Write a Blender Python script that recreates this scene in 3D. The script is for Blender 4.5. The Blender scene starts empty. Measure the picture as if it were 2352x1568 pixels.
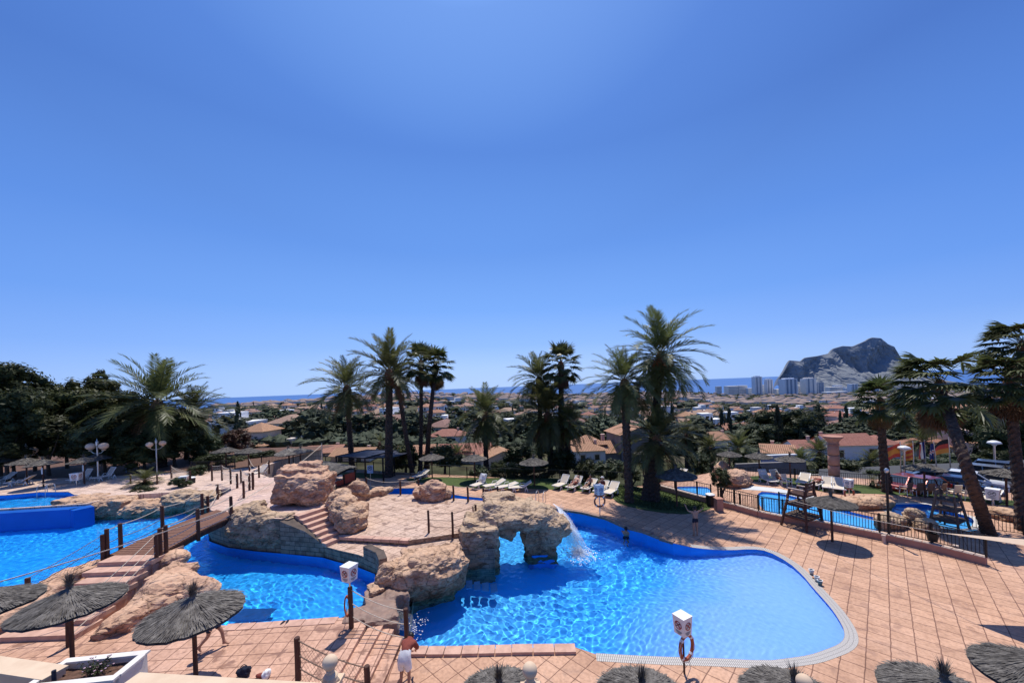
import bpy, math, random
import numpy as np
from mathutils import Vector, Matrix, Euler, noise
from mathutils.geometry import delaunay_2d_cdt
R=math.radians; PI=math.pi
scn=bpy.context.scene; COL=scn.collection
rnd=random.Random(7); NP=np.random.default_rng(5)

# ---------------------------------------------------------------- camera model (used to read ground positions off the photo)
F_=849.; TH=R(2.2); cT,sT=math.cos(TH),math.sin(TH); CZ=9.0
def ang(x,y):
    dx=x-1176; dy=y-886
    return dx*cT-dy*sT, dx*sT+dy*cT
def G(x,y,z=0.):
    a,b=ang(x,y); Y=F_*(CZ-z)/b
    return Vector((a/F_*Y,Y,z))
def AT(x,y,Y):                       # point at a known distance
    a,b=ang(x,y); return Vector((a/F_*Y,Y,CZ-b/F_*Y))
def S(t):
    t=max(0.,min(1.,t)); return t*t*(3-2*t)
def hd(X,Y): return .35*S((Y-16.5)/4.5)*(1-S((X-7.3)/4.4))
def GD(x,y):                         # point on the gently sloping main deck
    z=0.
    for _ in range(6):
        p=G(x,y,z); z=hd(p.x,p.y)
    p=G(x,y,z); return p
def pxm(Y): return F_/Y

# ---------------------------------------------------------------- mesh helpers
class MB:
    def __init__(s): s.v=[]; s.f=[]; s.m=[]; s.uv=[]; s.hasuv=False
    def add(s,vs,fs,mi=0,uvs=None):
        o=len(s.v); s.v+= [tuple(p) for p in vs]
        for k,f in enumerate(fs):
            s.f.append([i+o for i in f]); s.m.append(mi)
            if uvs: s.hasuv=True; s.uv.append(uvs[k])
            else: s.uv.append([(0,0)]*len(f))
        return s
    def box(s,c,d,rot=None,mi=0,taper=1.0):
        x,y,z=[q/2 for q in d]
        P=[Vector((sx*x*(taper if sz>0 else 1),sy*y*(taper if sz>0 else 1),sz*z)) for sz in(-1,1) for sy in(-1,1) for sx in(-1,1)]
        if rot is not None:
            r=rot if isinstance(rot,Matrix) else Euler(rot).to_matrix()
            P=[r@p for p in P]
        c=Vector(c); s.add([p+c for p in P],[(0,2,3,1),(4,5,7,6),(0,1,5,4),(2,6,7,3),(0,4,6,2),(1,3,7,5)],mi); return s
    def bar(s,a,b,w,h=None,mi=0):
        a,b=Vector(a),Vector(b); d=b-a; L=d.length
        if L<1e-6: return s
        q=d.to_track_quat('X','Z').to_matrix(); s.box((a+b)/2,(L,w,h or w),q,mi); return s
    def tube(s,pts,r,n=8,mi=0,caps=True):
        pts=[Vector(p) for p in pts]; rs=r if isinstance(r,(list,tuple)) else [r]*len(pts)
        vs=[]; up=None
        for i,p in enumerate(pts):
            t=(pts[min(i+1,len(pts)-1)]-pts[max(i-1,0)])
            t=t.normalized() if t.length>1e-9 else Vector((0,0,1))
            if up is None: up=Vector((1,0,0)) if abs(t.x)<.8 else Vector((0,1,0))
            a=t.cross(up); a.normalize(); b=t.cross(a); b.normalize(); up=a.cross(t); up=-up if False else up
            for k in range(n):
                w=2*PI*k/n; vs.append(p+(a*math.cos(w)+b*math.sin(w))*rs[i])
        fs=[(i*n+k,i*n+(k+1)%n,(i+1)*n+(k+1)%n,(i+1)*n+k) for i in range(len(pts)-1) for k in range(n)]
        if caps: fs+=[tuple(range(n))[::-1],tuple((len(pts)-1)*n+k for k in range(n))]
        s.add(vs,fs,mi); return s
    def lathe(s,prof,c=(0,0,0),n=16,mi=0):
        c=Vector(c); vs=[c+Vector((r*math.cos(2*PI*k/n),r*math.sin(2*PI*k/n),z)) for r,z in prof for k in range(n)]
        fs=[(i*n+k,i*n+(k+1)%n,(i+1)*n+(k+1)%n,(i+1)*n+k) for i in range(len(prof)-1) for k in range(n)]
        s.add(vs,fs,mi); return s
    def ell(s,c,d,rot=(0,0,0),sub=2,mi=0,jit=0,sd=0):
        vs,fs=ICO(sub); r=Euler(rot).to_matrix(); c=Vector(c); out=[]
        for p in vs:
            k=1+jit*noise.noise(p*1.7+Vector((sd,sd,sd))) if jit else 1
            out.append(c+r@Vector((p.x*d[0]*k,p.y*d[1]*k,p.z*d[2]*k)))
        s.add(out,fs,mi); return s
    def prism(s,poly,zt,zb,mi=0,mside=None,top=True):
        n=len(poly); zt=zt if isinstance(zt,(list,tuple)) else [zt]*n; zb=zb if isinstance(zb,(list,tuple)) else [zb]*n
        a=sum(poly[i][0]*poly[(i+1)%n][1]-poly[(i+1)%n][0]*poly[i][1] for i in range(n))
        if a<0: poly=poly[::-1]; zt=zt[::-1]; zb=zb[::-1]
        P=[(p[0],p[1],z) for p,z in zip(poly,zt)]+[(p[0],p[1],z) for p,z in zip(poly,zb)]
        ms=mi if mside is None else mside
        if top:
            s.add(P,[tuple(range(n))],mi)
            s.add(P,[tuple(range(n,2*n))[::-1]],ms)
        u=0; 
        for i in range(n):
            j=(i+1)%n; L=math.dist(poly[i][:2],poly[j][:2])
            s.add([P[i],P[j],P[n+j],P[n+i]],[(3,2,1,0)],ms,[[(u,zb[i]),(u+L,zb[j]),(u+L,zt[j]),(u,zt[i])]]); u+=L
        return s
_ico={}
def ICO(sub):
    if sub in _ico: return _ico[sub]
    import bmesh
    b=bmesh.new(); bmesh.ops.create_icosphere(b,subdivisions=sub,radius=1)
    b.verts.ensure_lookup_table()
    r=([v.co.copy() for v in b.verts],[tuple(v.index for v in f.verts) for f in b.faces]); b.free(); _ico[sub]=r; return r

def mesh_of(mb,name,mats,smooth=False,off=None):
    me=bpy.data.meshes.new(name)
    v=mb.v if off is None else [(p[0]-off[0],p[1]-off[1],p[2]-off[2]) for p in mb.v]
    me.from_pydata(v,[],mb.f)
    for m in (mats if isinstance(mats,(list,tuple)) else [mats]): me.materials.append(m)
    if any(mb.m): me.polygons.foreach_set('material_index',mb.m)
    if smooth: me.polygons.foreach_set('use_smooth',[True]*len(mb.f))
    if mb.hasuv:
        uv=me.uv_layers.new(name='UVMap'); uv.data.foreach_set('uv',[c for fu in mb.uv for q in fu for c in q])
    me.validate(); me.update(); return me
def link(name,data,parent=None,loc=None,rot=None):
    o=bpy.data.objects.new(name,data); COL.objects.link(o)
    if loc is not None: o.location=loc
    if rot is not None: o.rotation_euler=(0,0,rot) if isinstance(rot,(int,float)) else rot
    if parent: o.parent=parent
    return o
def tag(o,label,cat,group=None):
    o['label']=label; o['category']=cat
    if group: o['group']=group
    return o
def struct(o,kind='structure'): o['kind']=kind; return o
def thing(name,label,cat,loc=(0,0,0),rz=0,group=None):
    return tag(link(name,None,None,loc,rz),label,cat,group)
def part(name,mb,mat,parent,smooth=False,off=None,label=None):
    o=link(name,mesh_of(mb,name,mat,smooth,off),parent)
    if label: o['label']=label
    return o
def solo(name,mb,mat,loc,label,cat,group=None,smooth=False):   # one-mesh thing built in world coordinates, origin at loc
    return tag(link(name,mesh_of(mb,name,mat,smooth,loc),None,loc),label,cat,group)
def copytree(o,parent=None):
    c=o.copy(); COL.objects.link(c); c.parent=parent
    for ch in list(o.children): copytree(ch,c)
    return c
def inside(p,poly):
    x,y=p[0],p[1]; r=False; n=len(poly); j=n-1
    for i in range(n):
        xi,yi=poly[i][0],poly[i][1]; xj,yj=poly[j][0],poly[j][1]
        if (yi>y)!=(yj>y) and x<(xj-xi)*(y-yi)/(yj-yi)+xi: r=not r
        j=i
    return r
def sheet(name,outer,holes,zf,mat,grid=0,skirt=None,kind='structure'):
    pts=[];edges=[]
    for loop in [outer]+holes:
        o=len(pts); n=len(loop)
        pts+=[Vector((p[0],p[1])) for p in loop]; edges+=[(o+i,o+(i+1)%n) for i in range(n)]
    if grid:
        xs=[p[0] for p in outer]; ys=[p[1] for p in outer]; x=min(xs)
        while x<max(xs):
            y=min(ys)
            while y<max(ys):
                if inside((x,y),outer) and not any(inside((x,y),h) for h in holes): pts.append(Vector((x+rnd.uniform(-.02,.02),y)))
                y+=grid
            x+=grid
    v,e,f,_,_,_=delaunay_2d_cdt(pts,edges,[],0,1e-5)
    mb=MB(); F=[]
    for t in f:
        c=sum((v[i] for i in t),Vector((0,0)))/len(t)
        if inside(c,outer) and not any(inside(c,h) for h in holes): F.append(tuple(t))
    mb.add([(p.x,p.y,zf(p.x,p.y)) for p in v],F)
    if skirt is not None:
        for loop in [outer]+holes:
            n=len(loop)
            for i in range(n):
                a,b=loop[i],loop[(i+1)%n]
                mb.add([(a[0],a[1],zf(a[0],a[1])),(b[0],b[1],zf(b[0],b[1])),(b[0],b[1],skirt),(a[0],a[1],skirt)],[(0,1,2,3)])
    o=link(name,mesh_of(mb,name,mat)); 
    if kind: o['kind']=kind
    return o
def smooth_loop(pts,it=2,closed=True):
    for _ in range(it):
        out=[]; n=len(pts)
        for i in range(n if closed else n-1):
            a=Vector(pts[i][:2]);b=Vector(pts[(i+1)%n][:2]); out+=[a*.75+b*.25,a*.25+b*.75]
        pts=out
    return [tuple(p) for p in pts]

# ---------------------------------------------------------------- materials
def newmat(name):
    m=bpy.data.materials.new(name); m.use_nodes=True; nt=m.node_tree; b=nt.nodes['Principled BSDF']
    return m,nt,b
def N(nt,t,**k):
    n=nt.nodes.new('ShaderNode'+t)
    for a,v in k.items():
        if a.startswith('i_'): n.inputs[a[2:].replace('_',' ')].default_value=v
        else: setattr(n,a,v)
    return n
def ramp(nt,fac,stops):   # colour stops may exceed 1
    r=N(nt,'ValToRGB'); e=r.color_ramp.elements
    while len(e)<len(stops): e.new(.5)
    for q,(p,c) in zip(e,stops): q.position=p; q.color=(*c,1)
    nt.links.new(fac,r.inputs[0]); return r.outputs[0]
def mixc(nt,fac,a,b,mode='MIX'):
    n=N(nt,'Mix',data_type='RGBA',blend_type=mode)
    for s,v in ((0,fac),(6,a),(7,b)):
        if hasattr(v,'is_output'): nt.links.new(v,n.inputs[s])
        else: n.inputs[s].default_value=v if s==0 else (*v,1)
    return n.outputs[2]
def math_(nt,op,a,b=0.,c=None):
    n=N(nt,'Math',operation=op)
    for i,v in enumerate((a,b) if c is None else (a,b,c)):
        if hasattr(v,'is_output'): nt.links.new(v,n.inputs[i])
        else: n.inputs[i].default_value=v
    return n.outputs[0]
def coords(nt,kind='Object',scale=(1,1,1),rz=0,loc=(0,0,0)):
    if kind=='World': o=N(nt,'NewGeometry').outputs['Position']
    else: o=N(nt,'TexCoord').outputs[kind]
    mp=N(nt,'Mapping'); mp.inputs['Scale'].default_value=scale; mp.inputs['Rotation'].default_value=(0,0,rz); mp.inputs['Location'].default_value=loc
    nt.links.new(o,mp.inputs[0]); return mp.outputs[0]
def bump(nt,b,h,s,d=.02):
    n=N(nt,'Bump'); n.inputs['Strength'].default_value=s; n.inputs['Distance'].default_value=d
    nt.links.new(h,n.inputs['Height']); nt.links.new(n.outputs[0],b.inputs['Normal'])
def M(name,c1,c2=None,scale=4,rough=.8,bmp=0,bd=.02,spec=.3,coord='Object',stretch=(1,1,1),metal=0,rand=0,mid=(.35,.65)):
    m,nt,b=newmat(name); b.inputs['Roughness'].default_value=rough; b.inputs['Specular IOR Level'].default_value=spec; b.inputs['Metallic'].default_value=metal
    if c2 is None: c2=tuple(q*.8 for q in c1)
    nz=N(nt,'TexNoise'); nz.inputs['Scale'].default_value=scale; nz.inputs['Detail'].default_value=6; nz.inputs['Roughness'].default_value=.6
    nt.links.new(coords(nt,coord,stretch),nz.inputs[0])
    c=ramp(nt,nz.outputs[0],[(mid[0],c2),(mid[1],c1)])
    if rand:
        oi=N(nt,'ObjectInfo'); v=math_(nt,'MULTIPLY_ADD',oi.outputs['Random'],2*rand,1-rand)
        hs=N(nt,'HueSaturation'); nt.links.new(v,hs.inputs['Value']); nt.links.new(c,hs.inputs['Color']); c=hs.outputs[0]
    nt.links.new(c,b.inputs['Base Color'])
    if bmp: bump(nt,b,nz.outputs[0],bmp,bd)
    return m
def deckmat(name,tile,rz,c1,c2,wet=.35,loc=(0,0,0),dapple=0):
    m,nt,b=newmat(name); b.inputs['Specular IOR Level'].default_value=.35
    w=coords(nt,'World',(1,1,1),rz,loc)
    wob=N(nt,'TexNoise'); wob.inputs['Scale'].default_value=2.5; nt.links.new(w,wob.inputs[0])
    wv=N(nt,'VectorMath',operation='MULTIPLY_ADD'); nt.links.new(wob.outputs[1],wv.inputs[0]); wv.inputs[1].default_value=(.05,.05,0); nt.links.new(w,wv.inputs[2])
    br=N(nt,'TexBrick',offset=0.,squash=1.); br.inputs['Scale'].default_value=1; br.inputs['Brick Width'].default_value=tile; br.inputs['Row Height'].default_value=tile
    br.inputs['Mortar Size'].default_value=.017; br.inputs['Mortar Smooth'].default_value=.35; br.inputs['Bias'].default_value=0
    br.inputs['Color1'].default_value=(*c1,1); br.inputs['Color2'].default_value=(*c2,1); br.inputs['Mortar'].default_value=(c1[0]*.36,c1[1]*.30,c1[2]*.30,1)
    nt.links.new(wv.outputs[0],br.inputs[0])
    n1=N(nt,'TexNoise'); n1.inputs['Scale'].default_value=.55; n1.inputs['Detail'].default_value=8; n1.inputs['Roughness'].default_value=.65; nt.links.new(w,n1.inputs[0])
    tint=ramp(nt,n1.outputs[0],[(.3,(.74,.70,.68)),(.5,(1,1,1)),(.72,(1.0,1.04,1.10))])
    c=mixc(nt,1.,br.outputs[0],tint,'MULTIPLY')
    n2=N(nt,'TexNoise'); n2.inputs['Scale'].default_value=9; n2.inputs['Detail'].default_value=8; nt.links.new(w,n2.inputs[0])
    c=mixc(nt,1.,c,ramp(nt,n2.outputs[0],[(.3,(.78,.75,.74)),(.6,(1.06,1.05,1.05))]),'MULTIPLY')
    n3=N(nt,'TexNoise'); n3.inputs['Scale'].default_value=1.6; n3.inputs['Detail'].default_value=5; n3.inputs['Distortion'].default_value=.6
    nt.links.new(coords(nt,'World',(1,1,1),.5,(31,7,0)),n3.inputs[0])
    st=ramp(nt,n3.outputs[0],[(.57,(0,0,0)),(.63,(1,1,1))])
    stf=math_(nt,'MULTIPLY',st,wet)
    c=mixc(nt,stf,c,(c1[0]*.42,c1[1]*.36,c1[2]*.34))
    nt.links.new(c,b.inputs['Base Color'])
    nt.links.new(math_(nt,'MULTIPLY_ADD',st,-.3,.75),b.inputs['Roughness'])
    h=math_(nt,'ADD',math_(nt,'MULTIPLY',br.outputs[1],-1.),math_(nt,'MULTIPLY',n2.outputs[0],.35)); bump(nt,b,h,.5,.02)
    return m
def rockmat(name,top,side,dark,sc=1.):
    m,nt,b=newmat(name); b.inputs['Roughness'].default_value=.85; b.inputs['Specular IOR Level'].default_value=.25
    w=coords(nt,'World',(1,1,1.9))
    n1=N(nt,'TexNoise'); n1.inputs['Scale'].default_value=1.3*sc; n1.inputs['Detail'].default_value=10; n1.inputs['Roughness'].default_value=.65; nt.links.new(w,n1.inputs[0])
    c=ramp(nt,n1.outputs[0],[(.28,dark),(.45,side),(.62,top)])
    n2=N(nt,'TexNoise'); n2.inputs['Scale'].default_value=7*sc; n2.inputs['Detail'].default_value=8; n2.inputs['Distortion'].default_value=.5; nt.links.new(w,n2.inputs[0])
    c=mixc(nt,1.,c,ramp(nt,n2.outputs[0],[(.32,(.62,.58,.55)),(.58,(1.1,1.1,1.1))]),'MULTIPLY')
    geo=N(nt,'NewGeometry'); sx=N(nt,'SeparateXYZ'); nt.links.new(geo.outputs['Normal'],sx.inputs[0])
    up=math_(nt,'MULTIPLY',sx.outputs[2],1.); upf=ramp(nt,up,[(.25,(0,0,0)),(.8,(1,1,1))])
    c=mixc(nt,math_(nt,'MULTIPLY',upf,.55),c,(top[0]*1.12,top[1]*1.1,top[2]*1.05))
    vo=N(nt,'TexVoronoi',feature='DISTANCE_TO_EDGE'); vo.inputs['Scale'].default_value=.9*sc
    wd=N(nt,'VectorMath',operation='MULTIPLY_ADD'); nt.links.new(n1.outputs[1],wd.inputs[0]); wd.inputs[1].default_value=(.9,.9,.9); nt.links.new(w,wd.inputs[2]); nt.links.new(wd.outputs[0],vo.inputs[0])
    cr=ramp(nt,vo.outputs[0],[(.0,(.22,.19,.17)),(.022,(1,1,1))])
    c=mixc(nt,.8,c,mixc(nt,1.,c,cr,'MULTIPLY'))
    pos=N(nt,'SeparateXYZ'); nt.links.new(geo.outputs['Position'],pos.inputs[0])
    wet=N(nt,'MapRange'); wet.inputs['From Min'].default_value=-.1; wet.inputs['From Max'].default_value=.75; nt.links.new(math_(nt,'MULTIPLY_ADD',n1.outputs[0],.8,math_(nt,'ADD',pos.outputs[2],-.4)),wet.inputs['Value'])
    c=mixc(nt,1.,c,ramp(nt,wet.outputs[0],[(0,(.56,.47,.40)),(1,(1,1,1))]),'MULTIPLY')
    nt.links.new(c,b.inputs['Base Color'])
    h=math_(nt,'ADD',math_(nt,'MULTIPLY',n2.outputs[0],.6),math_(nt,'ADD',n1.outputs[0],math_(nt,'MULTIPLY',ramp(nt,vo.outputs[0],[(0,(0,0,0)),(.05,(1,1,1))]),.35)))
    bump(nt,b,h,.75,.08); return m
def brickmat(name,c1,c2,mort,bw,bh,ms=.012,coord='UV',rough=.85):
    m,nt,b=newmat(name); b.inputs['Roughness'].default_value=rough
    br=N(nt,'TexBrick'); br.inputs['Scale'].default_value=1; br.inputs['Brick Width'].default_value=bw; br.inputs['Row Height'].default_value=bh; br.inputs['Mortar Size'].default_value=ms
    br.inputs['Color1'].default_value=(*c1,1); br.inputs['Color2'].default_value=(*c2,1); br.inputs['Mortar'].default_value=(*mort,1); br.inputs['Mortar Smooth'].default_value=.3
    nt.links.new(N(nt,'TexCoord').outputs[coord],br.inputs[0])
    nz=N(nt,'TexNoise'); nz.inputs['Scale'].default_value=3; nz.inputs['Detail'].default_value=8; nt.links.new(coords(nt,'World'),nz.inputs[0])
    nt.links.new(mixc(nt,1.,br.outputs[0],ramp(nt,nz.outputs[0],[(.3,(.55,.52,.5)),(.65,(1.15,1.12,1.1))]),'MULTIPLY'),b.inputs['Base Color'])
    bump(nt,b,math_(nt,'ADD',math_(nt,'MULTIPLY',br.outputs[1],-1),math_(nt,'MULTIPLY',nz.outputs[0],.6)),.7,.03); return m
def tilemat(name,c1,c2,rand=.12):     # clay roof tiles: ridges running down the slope (uses UV: u across, v down)
    m,nt,b=newmat(name); b.inputs['Roughness'].default_value=.85; b.inputs['Specular IOR Level'].default_value=.2
    tc=N(nt,'TexCoord'); sx=N(nt,'SeparateXYZ'); nt.links.new(tc.outputs['UV'],sx.inputs[0])
    wv=math_(nt,'SINE',math_(nt,'MULTIPLY',sx.outputs[0],2*PI/.32)); row=math_(nt,'FRACT',math_(nt,'MULTIPLY',sx.outputs[1],1/.42))
    nz=N(nt,'TexNoise'); nz.inputs['Scale'].default_value=1.6; nz.inputs['Detail'].default_value=8; nz.inputs['Roughness'].default_value=.7; nt.links.new(tc.outputs['UV'],nz.inputs[0])
    c=ramp(nt,nz.outputs[0],[(.3,c2),(.65,c1)])
    c=mixc(nt,1.,c,ramp(nt,math_(nt,'MULTIPLY_ADD',wv,.5,.5),[(.08,(.45,.42,.4)),(.4,(1,1,1))]),'MULTIPLY')
    c=mixc(nt,1.,c,ramp(nt,row,[(.0,(.6,.58,.56)),(.12,(1,1,1))]),'MULTIPLY')
    oi=N(nt,'ObjectInfo'); hs=N(nt,'HueSaturation'); nt.links.new(math_(nt,'MULTIPLY_ADD',oi.outputs['Random'],2*rand,1-rand),hs.inputs['Value'])
    nt.links.new(math_(nt,'MULTIPLY_ADD',oi.outputs['Random'],.035,.484),hs.inputs['Hue']); nt.links.new(c,hs.inputs['Color']); nt.links.new(hs.outputs[0],b.inputs['Base Color'])
    bump(nt,b,math_(nt,'MULTIPLY',wv,.5),.8,.08); return m
def leafmat(name,c1,c2,c3=None,sc=.8,trans=.25,rough=.55,rand=.2,spec=.3):
    m,nt,b=newmat(name); b.inputs['Roughness'].default_value=rough; b.inputs['Specular IOR Level'].default_value=spec
    nz=N(nt,'TexNoise'); nz.inputs['Scale'].default_value=sc; nz.inputs['Detail'].default_value=7; nz.inputs['Roughness'].default_value=.75; nt.links.new(coords(nt,'World'),nz.inputs[0])
    st=[(.32,c2),(.62,c1)]
    if c3: st.append((.74,c3))
    c=ramp(nt,nz.outputs[0],st)
    oi=N(nt,'ObjectInfo'); hs=N(nt,'HueSaturation'); nt.links.new(math_(nt,'MULTIPLY_ADD',oi.outputs['Random'],2*rand,1-rand),hs.inputs['Value'])
    nt.links.new(math_(nt,'MULTIPLY_ADD',oi.outputs['Random'],.04,.48),hs.inputs['Hue']); nt.links.new(c,hs.inputs['Color'])
    nt.links.new(hs.outputs[0],b.inputs['Base Color'])
    if trans:
        t=N(nt,'BsdfTranslucent'); nt.links.new(hs.outputs[0],t.inputs[0]); mx=N(nt,'MixShader'); mx.inputs[0].default_value=trans
        nt.links.new(b.outputs[0],mx.inputs[1]); nt.links.new(t.outputs[0],mx.inputs[2]); nt.links.new(mx.outputs[0],nt.nodes['Material Output'].inputs[0])
    return m

deck_c1=(.575,.34,.215); deck_c2=(.475,.275,.172)
m_deck=deckmat('stamped_deck',.57,R(45),deck_c1,deck_c2)
m_deckL=deckmat('stamped_deck_left',.52,R(-2),(.58,.345,.235),(.49,.285,.19),.85,(.1,.2,0))
m_deckU=deckmat('pale_deck',.6,R(20),(.66,.49,.38),(.60,.44,.34),.2)
m_plaza=deckmat('plaza_paving',.62,R(33),(.58,.41,.30),(.50,.345,.25),.85)
m_coping=M('coping_stone',(.60,.37,.27),(.44,.26,.19),3.2,.75,.6,.02,coord='World')
m_coping_dark=M('wet_coping',(.30,.19,.14),(.2,.13,.10),3.2,.6,.5,.02,coord='World')
m_rock=rockmat('pink_rock',(.56,.375,.25),(.41,.24,.145),(.17,.10,.065))
m_rockg=rockmat('grey_rock',(.52,.375,.25),(.34,.235,.155),(.14,.10,.07),1.2)
m_rockr=rockmat('red_rock',(.57,.37,.25),(.42,.225,.145),(.18,.10,.07),.9)
m_ashlar=brickmat('island_masonry',(.34,.25,.175),(.25,.18,.125),(.09,.065,.05),.62,.24,.016)
m_poolwall=M('pool_wall_paint',(.012,.27,.80),(.010,.22,.70),1.2,.35,coord='World')
m_slide=M('blue_fibreglass',(.012,.12,.50),(.010,.10,.43),.6,.3,coord='World')
m_poolfloor=M('pool_floor_paint',(.030,.46,.96),(.020,.39,.90),.7,.4,coord='World')
def mainfloor():
    m,nt,b=newmat('sloping_pool_floor'); b.inputs['Roughness'].default_value=.5; sx=N(nt,'SeparateXYZ'); nt.links.new(N(nt,'NewGeometry').outputs['Position'],sx.inputs[0])
    nz=N(nt,'TexNoise'); nz.inputs['Scale'].default_value=.5; nt.links.new(coords(nt,'World'),nz.inputs[0])
    f=math_(nt,'MULTIPLY_ADD',nz.outputs[0],.5,math_(nt,'ADD',sx.outputs[2],0.)); nt.links.new(ramp(nt,f,[(0,(.3,.5,.9)),(1,(.3,.5,.9))]),b.inputs['Base Color'])
    mr=N(nt,'MapRange'); mr.inputs['From Min'].default_value=-1.25; mr.inputs['From Max'].default_value=-.15; nt.links.new(f,mr.inputs['Value'])
    nt.links.new(ramp(nt,mr.outputs[0],[(0,(.022,.42,.93)),(.35,(.05,.43,.93)),(.72,(.20,.46,.95)),(1,(.33,.50,.97))]),b.inputs['Base Color']); return m
m_floor_kid=M('kids_pool_floor',(.14,.55,.95),(.10,.50,.92),.7,.4,coord='World')
m_grate=None
def gratemat():
    m,nt,b=newmat('overflow_grate'); uv=N(nt,'TexCoord').outputs['UV']; sx=N(nt,'SeparateXYZ'); nt.links.new(uv,sx.inputs[0])
    f=math_(nt,'FRACT',math_(nt,'MULTIPLY',sx.outputs[0],1/.06)); g=math_(nt,'FRACT',math_(nt,'MULTIPLY',sx.outputs[1],3.))
    k=math_(nt,'MULTIPLY',math_(nt,'GREATER_THAN',f,.45),math_(nt,'GREATER_THAN',g,.1))
    nt.links.new(mixc(nt,k,(.22,.20,.18),(.54,.50,.45)),b.inputs['Base Color']); b.inputs['Roughness'].default_value=.6
    bump(nt,b,k,.6,.01); return m
m_grate=gratemat()
m_wood=M('dark_post_wood',(.11,.05,.032),(.05,.022,.016),9,.7,.5,.01,stretch=(1,1,.15))
m_woodgrey=M('weathered_wood',(.17,.12,.09),(.08,.055,.04),9,.8,.5,.01,stretch=(1,1,.15))
m_plank=M('bridge_planks',(.27,.135,.085),(.15,.07,.045),6,.75,.4,.01,stretch=(1,8,1))
m_rope=M('rope',(.60,.52,.42),(.42,.35,.27),30,.9)
m_roped=M('dark_rope',(.26,.18,.13),(.16,.11,.08),30,.9)
m_white=M('white_plastic',(.78,.77,.74),(.70,.69,.66),3,.4)
m_cream=M('cream_sling',(.66,.56,.44),(.58,.49,.38),20,.7)
m_towel=M('white_cloth',(.80,.79,.77),(.66,.65,.64),9,.9,.6,.02)
m_metal=M('pale_steel',(.62,.62,.60),(.5,.5,.49),8,.3,metal=.9)
m_black=M('black_iron',(.018,.017,.017),(.012,.012,.012),8,.5)
m_thatch=M('grey_thatch',(.20,.18,.155),(.062,.054,.047),5,.95,.5,.02,rand=.12)
m_thatchl=M('pale_thatch',(.27,.245,.215),(.12,.105,.09),5,.95,.5,.02,rand=.12)
m_stucco=M('terracotta_stucco',(.46,.24,.17),(.40,.20,.14),3,.9,.2,.01,coord='World')
m_cap=M('pale_cap_tiles',(.58,.46,.37),(.45,.33,.26),9,.85,.4,.02,coord='World')
m_balu=M('cream_cast_stone',(.66,.50,.34),(.58,.42,.28),2.5,.75,.2,.01,coord='World')
m_soil=M('garden_soil',(.17,.09,.06),(.08,.045,.03),9,1,.8,.04)
m_grass=M('lawn_grass',(.075,.105,.028),(.045,.068,.018),6,1,.8,.03,coord='World')
m_asph=M('asphalt',(.075,.075,.078),(.055,.055,.058),20,.9,.2,.01,coord='World')
m_conc=M('grey_wall_render',(.26,.235,.21),(.20,.18,.16),1.5,.9,coord='World')
m_palm=leafmat('date_palm_leaf',(.135,.145,.048),(.050,.058,.020),(.24,.22,.095),1.6,.38,.45,.15,.3)
m_palmf=leafmat('fan_palm_leaf',(.115,.130,.040),(.045,.055,.018),(.24,.23,.10),1.8,.36,.40,.12,.4)
m_dead=leafmat('dry_palm_frond',(.18,.095,.045),(.09,.045,.022),None,2,.1,.8,.1)
m_trunk=M('palm_trunk',(.075,.055,.042),(.028,.020,.016),7,.95,.9,.05)
m_trunkb=M('fan_palm_trunk',(.105,.065,.045),(.038,.024,.018),6,.95,.9,.05)
m_leafd=leafmat('dark_foliage',(.062,.075,.027),(.020,.026,.011),(.10,.11,.038),.5,.28,.5,.2,.15)
m_leaf=leafmat('green_foliage',(.055,.075,.022),(.018,.028,.010),(.085,.10,.03),.9,.15)
m_leafo=leafmat('olive_foliage',(.085,.092,.026),(.028,.034,.012),(.13,.13,.038),.6,.25,.5,.2,.15)
m_leafr=leafmat('reddish_foliage',(.10,.035,.025),(.03,.02,.012),(.14,.06,.035),1.2,.15)
m_leaft=leafmat('town_foliage',(.055,.068,.030),(.024,.032,.017),(.09,.095,.045),.02,.0,.8,.28)
m_bark=M('bark',(.10,.075,.055),(.05,.036,.027),5,.95,.6,.04)
m_skin=M('tanned_skin',(.42,.22,.145),(.37,.19,.12),8,.55)
m_skinl=M('light_skin',(.50,.29,.21),(.45,.25,.18),8,.55)
m_hair=M('dark_hair',(.018,.012,.010),(.010,.008,.007),30,.5)
m_navy=M('navy_cloth',(.012,.016,.035),(.008,.010,.022),20,.8)
m_brownc=M('brown_cloth',(.24,.06,.04),(.17,.04,.03),12,.9,.4,.01)
m_red=M('buoy_orange',(.42,.11,.055),(.34,.085,.04),5,.6)
m_signred=M('sign_red',(.33,.03,.025),(.30,.025,.02),5,.5)
m_signblk=M('sign_black',(.03,.03,.035),(.025,.025,.03),5,.5)
m_signblue=M('sign_blue',(.10,.16,.34),(.09,.14,.30),5,.5)
m_glassd=M('window_glass',(.025,.03,.035),(.015,.018,.02),2,.08,spec=.8)

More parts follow.
